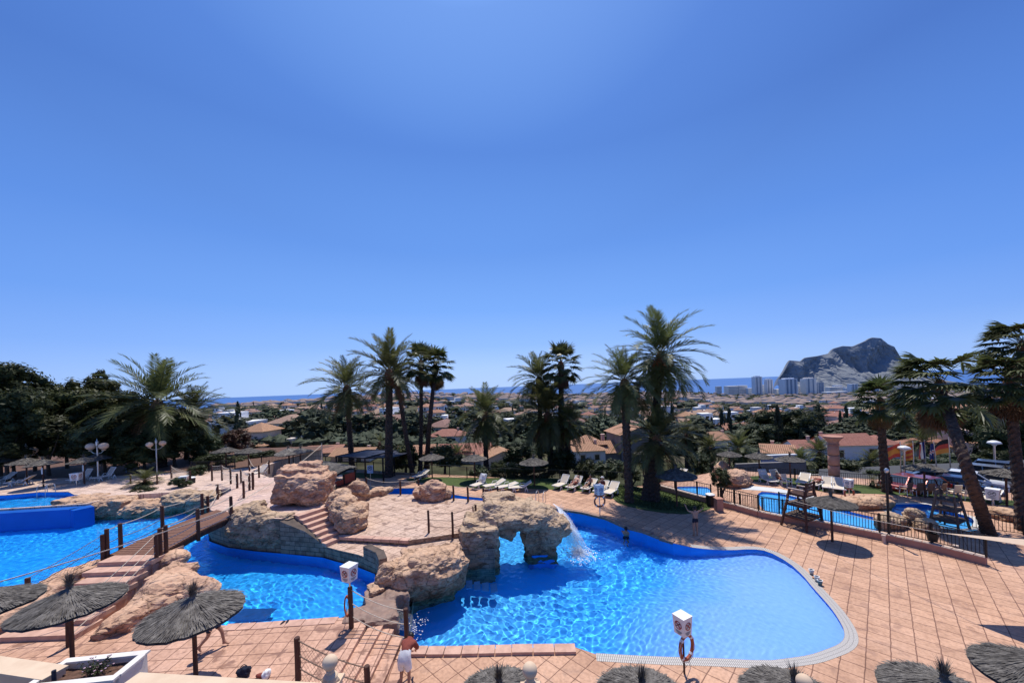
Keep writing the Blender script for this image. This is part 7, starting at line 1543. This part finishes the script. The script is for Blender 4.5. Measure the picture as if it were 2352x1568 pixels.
for k in range(1300):
    a=rnd.uniform(0,6.28); r=abs(rnd.gauss(0,.42)); p=Vector((3.15+math.cos(a)*r*1.0,19.45+math.sin(a)*r*1.1,abs(rnd.gauss(0,.16))*math.exp(-r*1.4)-.02)); q=rnd.uniform(.008,.026); mb.ell(p,(q*1.5,q*1.5,q),sub=0 if False else 1)
part('splash',mb,M('white_foam',(.88,.91,.95),(.80,.85,.92),9,.4),t,off=o0)
mb=MB()
for k in range(650):
    u=rnd.random(); tt=rnd.uniform(.1,.6); p=lip[0].lerp(lip[3],u)+Vector((tt*1.6+rnd.gauss(0,.12),-tt*.9+rnd.gauss(0,.12),-.5*9.8*tt*tt+rnd.uniform(0,.2)))
    if p.z>0: q=rnd.uniform(.006,.016); mb.ell(p,(q,q,q*1.6),sub=1)
part('droplets',mb,m_towel,t,off=o0)
# spill between the pools
mb=MB(); V=[];Fc=[];UV=[]; K,J=12,8; A,B=Vector((-5.05,14.75,.32)),Vector((-4.55,13.6,.20))
for i in range(K+1):
    for j in range(J+1):
        u,v=i/K,j/J; p=A.lerp(B,u); V.append(p+Vector((v*.7,.15*v,-(v**1.3)*(p.z+.06)+.03*noise.noise(Vector((i,j,1))))))
for i in range(K):
    for j in range(J): Fc.append((i*(J+1)+j,(i+1)*(J+1)+j,(i+1)*(J+1)+j+1,i*(J+1)+j+1)); UV.append([(i/K,j/J),((i+1)/K,j/J),((i+1)/K,(j+1)/J),(i/K,(j+1)/J)])
m_casc=m_fall.copy(); m_casc.name='thin_water_film'; r_=[n for n in m_casc.node_tree.nodes if n.type=='VALTORGB'][0]; r_.color_ramp.elements[0].position=.47; r_.color_ramp.elements[1].position=.75; r_.color_ramp.elements[1].color=(.45,.45,.45,1)
mb.add(V,Fc,0,UV); t=thing('cascade','thin film of white water running off the rock sill by the rope fence','waterfall',(-4.6,14.2,0)); part('water_sheet',mb,m_casc,t,True,off=Vector((-4.6,14.2,0)))
mb=MB()
for k in range(70):
    p=Vector((-3.95+rnd.gauss(0,.2),14.1+rnd.gauss(0,.4),-.03+abs(rnd.gauss(0,.03)))); q=rnd.uniform(.006,.018); mb.ell(p,(q*1.6,q*1.6,q),sub=1)
part('foam',mb,m_towel,t,off=Vector((-4.6,14.2,0)))
# small basin of water on top of the arch
def ladder(label,p,rz,s=1.,h=.8):
    t=thing('pool_ladder',label,'pool ladder',p,rz); 
    for sx in(-.27,.27):
        mb=MB(); mb.tube([Vector((sx,.38*math.cos(a)*-1+.0,h*.55+.45*h*math.sin(a)) ) for a in [k*PI/8 for k in range(9)]][::1]+[(sx,.38,-.0)],.022,7,caps=False); mb.tube([(sx,-.38,h*.55),(sx,-.38,-.9)],.022,7); mb.tube([(sx,.38,h*.55),(sx,.38,.0)],.022,7); part('handrail',mb,m_metal,t)
    for k in range(3): mb=MB(); mb.bar((-.27,-.38,-.2-.28*k),(.27,-.38,-.2-.28*k),.08,.03); part('rung',mb,m_metal,t)
    t.scale=(s,)*3; return t
ladder('steel pool ladder on the far deck, right of the rock arch',GD(1242,1150)+Vector((0,-.2,0)),R(-20)); ladder('steel pool ladder at the edge of the upper left pool',G(103,1134,1.6)+Vector((0,.1,0)),R(10),1.05)
c=G(1095,1330,-.06); t=thing('underwater_steps','white-edged pool steps in the corner under the rock pillar','pool steps',(c.x,c.y,-.3),R(6))
for k in range(5): mb=MB(); mb.box((-.75+.38*k,-.12*k+.0,-.02-.05*k),(.30,.72,.06)); part('tread',mb,M('white_tread',(.25,.45,.72)) if 'm_trd' not in globals() else m_trd,t)
m_trd=m_white
c=G(548,1424,.42); t=thing('underwater_steps','pale blue pool steps at the edge of the left pool, right of the thatched parasol','pool steps',(c.x,c.y+.35,.25),R(0))
for k in range(3): mb=MB(); mb.box((0,.35*k,-.10-.2*k),(1.8-.2*k,.34,.12)); part('tread',mb,M('blue_tread',(.30,.52,.75)) ,t)
# cups at the shallow end
m_cup=M('pale_cup',(.62,.62,.55),None,9,.5); m_cupg=M('teal_cup',(.12,.22,.22),None,9,.5)
for x,y,m,lab in [(1858,1318,m_cup,'pale plastic cup standing on the pool rim, topmost of three'),(1870,1334,m_cup,'whitish plastic cup on the pool rim, between the other two'),(1877,1343,m_cupg,'dark green plastic cup on the pool rim, lowest of three')]:
    p=GD(x,y); t=thing('cup',lab,'cup',p+Vector((.12,0,.01)),0,'cups on the rim of the main pool'); mb=MB(); mb.lathe([(0,.005),(.07,.0),(.10,.2),(.085,.2),(.06,.02)],n=14); part('body',mb,m,t,True); mb=MB(); mb.lathe([(.082,.205),(.108,.205),(.108,.185)],n=14); part('rim',mb,m_white,t)
p=GD(1866,1328); mb=MB(); mb.ell((0,0,.04),(.11,.09,.035),sub=2,jit=.4); o=solo('crumpled_wrapper',mb,M('orange_wrapper',(.55,.26,.12)),(0,0,0),'crumpled orange wrapper lying between the cups on the pool rim','wrapper'); o.location=p+Vector((.12,0,0))
# bins
for x,y,lab in [(2145,1272,'black litter bin on a post in front of the long railing'),(1632,1160,'dark bin with a pale lid at the gate, beside the small bush'),(440,1117,'dark bin with a white lid on the steps above the rock bank')]:
    if x==2145:
        b=G(2143,1262,0); t=thing('litter_bin',lab,'litter bin',b); mb=MB(); mb.tube([(0,0,0),(0,0,.6)],.035,8); part('pole',mb,m_black,t); mb=MB(); mb.lathe([(0,.45),(.17,.45),(.24,.85),(.26,.86),(.2,.8)],n=16); part('bucket',mb,m_black,t)
    else:
        b=GD(x,y) if x>1000 else G(x,y,1.3); t=thing('litter_bin',lab,'litter bin',b); mb=MB(); mb.lathe([(0,0),(.26,0),(.29,.75),(0,.75)],n=16); part('bucket',mb,m_black,t); mb=MB(); mb.lathe([(.31,.75),(.31,.8),(.18,.86),(0,.86)],n=16); part('lid',mb,m_white,t)
b=GD(1651,1172); mb=MB(); mb.box((0,0,.4),(.42,.42,.8)); mb.box((0,0,.83),(.5,.5,.06)); o=solo('gate_pillar',mb,m_stucco,(0,0,0),'short peach pillar at the end of the low wall by the gate','pillar'); o.location=b
# upper steps near the sign
st=thing('upper_steps','pale steps climbing from the path to the upper left deck','stairs',G(400,1110,1.6))
for k in range(4):
    a,b=G(355+14*k,1121-1*k,1.0+.15*k),G(440+10*k,1103-2*k,1.0+.15*k); mb=MB(); mb.bar(a-st.location,b-st.location,.5,.16); part('step',mb,m_coping,st)
# bag and shoes near the bottom
p=G(562,1552,.65); mb=MB(); mb.ell((0,0,.14),(.2,.14,.15),sub=3,jit=.5); t=thing('black_bag','small black bag lying on the deck near the bottom edge','bag',p); part('bag_body',mb,m_navy,t,True); mb=MB(); mb.tube(catenary(Vector((-.12,0,.25)),Vector((.12,0,.25)),-.1,8),.012,5); part('strap',mb,m_navy,t)
p=G(613,1556,.65); t=thing('rolled_towel','white rolled towel on the deck just above the terrace wall','towel',p); mb=MB(); mb.ell((0,0,.12),(.10,.14,.13),sub=3,jit=.4); part('roll',mb,m_towel,t,True); mb=MB(); mb.ell((-.18,.02,.07),(.16,.08,.06),sub=2,jit=.3); part('brown_fold',mb,m_brownc,t,True)
for x,y,z,lab in [(655,1428,.65,'pair of dark flip-flops left on the edge of the left pool')]:
    p=G(x,y,z+.02); t=thing('flip_flops',lab,'flip-flops',p)
    for k in(-1,1): mb=MB(); mb.ell((k*.07,k*.02,.015),(.045,.12,.015),(0,0,.2*k),2); sl_=part('sole',mb,m_navy,t); mb=MB(); mb.tube([(k*.07-.035,0,.02),(k*.07,.05,.05),(k*.07+.035,0,.02)],.008,4); part('strap',mb,m_navy,sl_)

# ================================================================ PEOPLE
EDG=[('pel','spn'),('spn','chs'),('chs','nck'),('nck','chin'),('chin','hed'),('hed','top'),('chin','nose')]
for s in 'LR': EDG+=[('chs','sh'+s),('sh'+s,'el'+s),('el'+s,'wr'+s),('wr'+s,'ha'+s),('pel','hp'+s),('hp'+s,'kn'+s),('kn'+s,'an'+s),('an'+s,'to'+s),('an'+s,'he'+s)]
RAD=dict(pel=(.15,.11),spn=(.125,.09),chs=(.155,.105),nck=(.052,.052),chin=(.06,.07),hed=(.082,.098),top=(.062,.075),nose=(.014,.018),sh=(.062,.058),el=(.041,.041),wr=(.027,.024),ha=(.034,.018),hp=(.095,.09),kn=(.056,.056),an=(.038,.04),to=(.032,.022),he=(.03,.03))
STAND=dict(pel=(0,0,.95),spn=(0,.01,1.12),chs=(0,.02,1.34),nck=(0,0,1.47),chin=(0,-.035,1.545),hed=(0,-.01,1.62),top=(0,0,1.70),nose=(0,-.125,1.60),shL=(.17,.01,1.40),elL=(.24,.02,1.13),wrL=(.26,-.05,.89),haL=(.26,-.08,.81),shR=(-.17,.01,1.40),elR=(-.24,.02,1.13),wrR=(-.26,-.05,.89),haR=(-.26,-.08,.81),
 hpL=(.09,0,.88),knL=(.10,-.02,.49),anL=(.10,.02,.09),toL=(.11,-.15,.03),heL=(.10,.06,.04),hpR=(-.09,0,.88),knR=(-.10,-.02,.49),anR=(-.10,.02,.09),toR=(-.11,-.15,.03),heR=(-.10,.06,.04))
def person(label,loc,rz,pose,skin,scale=1.,hair='short',clothes=(),hat=None,group=None):
    J={k:Vector(v) for k,v in STAND.items()}
    for k,v in pose.items(): J[k]=Vector(v)
    names=list(J); idx={k:i for i,k in enumerate(names)}; vs=[J[k] for k in names]; ed=[(idx[a],idx[b]) for a,b in EDG]; rad=[RAD.get(k) or RAD[k[:-1]] for k in names]
    for s,sg in(('L',1),('R',-1)):                              # five separate, bent fingers
        h,w=J['ha'+s],J['wr'+s]; d=(h-w).normalized(); sd=d.cross(Vector((0,1,.2))); sd=sd.normalized() if sd.length>.1 else Vector((1,0,0)); pn=d.cross(sd).normalized()
        for f in range(4):
            o=(f-1.5)*.019; L=(.062,.074,.070,.054)[f]; a=h+sd*o+d*.03; b=a+d*L*.55+pn*.008; c=b+d*L*.45+pn*.022; i=len(vs); vs+=[a,b,c]; ed+=[(idx['ha'+s],i),(i,i+1),(i+1,i+2)]; rad+=[(.0095,.0095),(.0085,.0085),(.0065,.0065)]
        a=w.lerp(h,.45)+sd*.034; b=a+d*.03+sd*.022; c=b+d*.028+pn*.012; i=len(vs); vs+=[a,b,c]; ed+=[(idx['wr'+s],i),(i,i+1),(i+1,i+2)]; rad+=[(.011,.011),(.010,.010),(.008,.008)]
    me=bpy.data.meshes.new('body'); me.from_pydata([tuple(v) for v in vs],ed,[]); t=thing('person',label,'person',loc,rz,group); t.scale=(scale,)*3
    o=link('body',me,t); md=o.modifiers.new('s','SKIN'); sk=me.skin_vertices[0].data
    for i,r in enumerate(rad): sk[i].radius=r; sk[i].use_root=(i==idx['pel'])
    md.use_smooth_shade=True; sb=o.modifiers.new('u','SUBSURF'); sb.levels=2; sb.render_levels=2
    dg=bpy.context.evaluated_depsgraph_get(); dg.update(); m2=bpy.data.meshes.new_from_object(o.evaluated_get(dg)); o.modifiers.clear(); o.data=m2; m2.name='body'; bpy.data.meshes.remove(me); m2.materials.clear(); m2.materials.append(skin); m2.polygons.foreach_set('use_smooth',[True]*len(m2.polygons))
    # garments: shells grown from the body surface around named joints
    for nm,segs,inf,mat in clothes:
        V=[];Fc=[];mp={}
        for p in m2.polygons:
            c=p.center; ok=False
            for a,b,r,t0,t1 in segs:
                A,B=J[a],J[b]; ab=B-A; q=(c-A).dot(ab)/ab.length_squared
                if t0<=q<=t1 and (c-(A+ab*max(0,min(1,q)))).length<r: ok=True;break
            if ok:
                f=[]
                for vi in p.vertices:
                    if vi not in mp: mp[vi]=len(V); v=m2.vertices[vi]; V.append(v.co+v.normal*inf)
                    f.append(mp[vi])
                Fc.append(f)
        if Fc: mb=MB(); mb.add(V,Fc); part(nm,mb,mat,t,True)
    hd_,tp,ch,ns=J['hed'],J['top'],J['chin'],J['nose']; u=(tp-ch).normalized(); fw=(ns-hd_); fw=(fw-u*fw.dot(u)).normalized(); sdv=u.cross(fw)
    rot=Matrix((sdv,fw,u)).transposed()
    for sg in(-1,1):
        mb=MB(); mb.ell(hd_+sdv*sg*.031+fw*.083+u*.008,(.009,.006,.006),sub=1); part('eye',mb,m_hair,t); 
        mb=MB(); mb.ell(hd_+sdv*sg*.088-u*.01,(.012,.022,.032),sub=2); part('ear',mb,skin,t)
    mb=MB(); mb.ell(ch+fw*.066+u*.012,(.022,.006,.006),sub=1); part('mouth',mb,m_signred,t)
    mb=MB(); V,Fc=ICO(3); kp=[]; 
    vv=[hd_+rot@Vector((v.x*.096,v.y*.112-.012,v.z*.118+.012)) for v in V]
    for f in Fc:
        c=sum((V[i] for i in f),Vector())/3
        if not(c.y>.35 and c.z<.45) and c.z>-.55: kp.append(f)
    mb.add(vv,kp)
    if hair=='long': mb.ell(ch-fw*.07-u*.03,(.085,.05,.13),sub=2)
    if hair=='bun': mb.ell(tp-fw*.05+u*.02,(.045,.045,.045),sub=2)
    part('hair',mb,m_hair,t,True)
    if hat: 
        mb=MB(); P=[(.19,.0),(.185,.012),(.10,.02),(.095,.09),(.06,.115),(0,.12)]; mb.lathe(P,n=20); mb.v=[tuple(hd_+u*.05+rot@Vector(v)) for v in mb.v]; part('hat',mb,hat,t)
    return t
TORSO=[('pel','chs',.30,-.1,1.05)]
HIPS=[('hpL','knL',.2,-.5,.12),('hpR','knR',.2,-.5,.12),('pel','spn',.26,-.6,.35)]
SHORT=[('hpL','knL',.2,-.6,.62),('hpR','knR',.2,-.6,.62),('pel','spn',.26,-.6,.4)]
# bather bending forward at the bottom
b=G(934,1572,0)+Vector((0,-.15,0))
person('person in a brown top and white towel, bending over at the bottom edge',b,R(170),dict(spn=(0,-.12,1.06),chs=(.02,-.36,1.16),nck=(.03,-.48,1.17),chin=(.04,-.56,1.13),hed=(.05,-.60,1.17),top=(.05,-.66,1.22),nose=(.05,-.66,1.08),shL=(.19,-.38,1.14),elL=(.23,-.52,.92),wrL=(.12,-.62,.74),haL=(.08,-.66,.68),shR=(-.15,-.38,1.14),elR=(-.2,-.5,.92),wrR=(-.08,-.62,.74),haR=(-.05,-.67,.68),pel=(0,.02,.94),toL=(.14,-.15,.03),anL=(.13,.02,.09),knL=(.12,-.05,.5),anR=(-.13,.02,.09),toR=(-.14,-.15,.03),knR=(-.12,-.05,.5)),m_skin,1.0,'short',
 [('brown_top',[('pel','chs',.30,.25,1.2),('chs','shL',.16,0,1.2),('chs','shR',.16,0,1.2),('shL','elL',.14,-.3,1.),('shR','elR',.14,-.3,1.)],.03,m_brownc),('white_towel',[('hpL','knL',.24,-.7,.75),('hpR','knR',.24,-.7,.75),('pel','spn',.3,-.8,.6)],.045,m_towel)])
b=GD(1598,1231); person('woman in a dark swimsuit standing on the deck by the palm shadow with raised arms',b,R(185),dict(shL=(.16,.01,1.41),elL=(.36,-.05,1.46),wrL=(.46,-.12,1.68),haL=(.48,-.14,1.76),shR=(-.16,.01,1.41),elR=(-.38,-.06,1.44),wrR=(-.56,-.18,1.50),haR=(-.63,-.22,1.52)),m_skin,.98,'bun',[('swimsuit',[('pel','spn',.26,-.7,.7),('hpL','knL',.2,-.5,.08),('hpR','knR',.2,-.5,.08)],.008,m_navy)])
b=G(1438,1226,-.06); b=Vector((b.x,b.y,-1.35)); person('swimmer leaning on the far edge of the main pool',b,R(160),dict(shL=(.17,.01,1.40),elL=(.25,-.2,1.36),wrL=(.2,-.42,1.46),haL=(.18,-.5,1.47),shR=(-.17,.01,1.40),elR=(-.3,-.16,1.34),wrR=(-.42,-.36,1.44),haR=(-.46,-.43,1.45),anL=(.1,.5,.25),knL=(.1,.2,.55),anR=(-.1,.6,.3),knR=(-.1,.25,.58),toL=(.1,.62,.15),toR=(-.1,.74,.2),heL=(.1,.5,.32),heR=(-.1,.6,.38)),m_skin,1.,'short',[('trunks',SHORT,.012,m_navy)])
b=G(488,1490,.65); person('bather mostly hidden by the thatched parasol, one bare leg stepping out',b,R(100),dict(hpL=(.09,0,.88),knL=(.10,-.24,.52),anL=(.10,-.30,.12),toL=(.11,-.46,.05),heL=(.1,-.25,.07),knR=(-.10,.05,.5),anR=(-.10,.36,.16),toR=(-.11,.26,.03),heR=(-.1,.44,.17)),m_skin,1.,'short',[('swim_shorts',SHORT,.012,m_navy)])
LIE=dict(pel=(0,-.05,.50),spn=(0,.10,.56),chs=(0,.30,.70),nck=(0,.42,.79),chin=(0,.47,.87),hed=(0,.53,.92),top=(0,.60,.97),nose=(0,.43,.98),shL=(.17,.30,.74),elL=(.28,.12,.60),wrL=(.22,-.08,.58),haL=(.18,-.15,.58),shR=(-.17,.30,.74),elR=(-.28,.12,.60),wrR=(-.22,-.08,.58),haR=(-.18,-.15,.58),hpL=(.09,-.12,.48),knL=(.12,-.5,.64),anL=(.12,-.88,.46),toL=(.12,-.98,.55),heL=(.12,-.92,.42),hpR=(-.09,-.12,.48),knR=(-.12,-.5,.50),anR=(-.12,-.92,.44),toR=(-.12,-1.0,.54),heR=(-.12,-.96,.41))
FLAT=dict(LIE); FLAT.update(chs=(0,.34,.56),nck=(0,.46,.60),chin=(0,.52,.62),hed=(0,.60,.64),top=(0,.68,.66),nose=(0,.56,.72),shL=(.17,.34,.58),shR=(-.17,.34,.58))
SIT=dict(LIE); SIT.update(chs=(0,.14,.82),nck=(0,.16,.95),chin=(0,.12,1.02),hed=(0,.14,1.10),top=(0,.16,1.18),nose=(0,.02,1.08),shL=(.17,.14,.87),shR=(-.17,.14,.87),elL=(.26,-.02,.68),wrL=(.16,-.22,.72),haL=(.1,-.29,.74),elR=(-.26,-.02,.68),wrR=(-.16,-.22,.72),haR=(-.1,-.29,.74),spn=(0,.06,.64),knL=(.16,-.42,.74))
GLP='sunbathers on the loungers of the back lawn'
for lab,x,y,rz,ps,sk,hr,ht,cl in [('person lying low on a lounger beside the empty high-backed one',1322,1122,-40,LIE,m_skinl,'short',None,('swim_shorts',SHORT,.012,m_brownc)),('sunbather sitting up with bent knees on a lounger of the back lawn',1355,1125,-38,SIT,m_skin,'short',None,('swim_shorts',SHORT,.012,m_navy)),('person with a white sun hat sitting on a lounger of the back lawn',1383,1131,-36,SIT,m_skin,'short',m_towel,('swimsuit',[('pel','chs',.3,-.4,1.0),('hpL','knL',.2,-.5,.1),('hpR','knR',.2,-.5,.1)],.01,m_brownc)),('child sitting on the lounger of the kids lawn',1788,1109,5,SIT,m_skin,'short',None,('swim_shorts',SHORT,.012,m_red)),('person lying flat on a lounger near the stone column',1879,1118,-60,FLAT,m_skinl,'short',None,('swimsuit',[('pel','chs',.3,-.4,.9)],.01,m_brownc))]:
    person(lab,GD(x,y),R(rz),ps,sk,.75 if 'child' in lab else 1.,hr,[cl],ht)
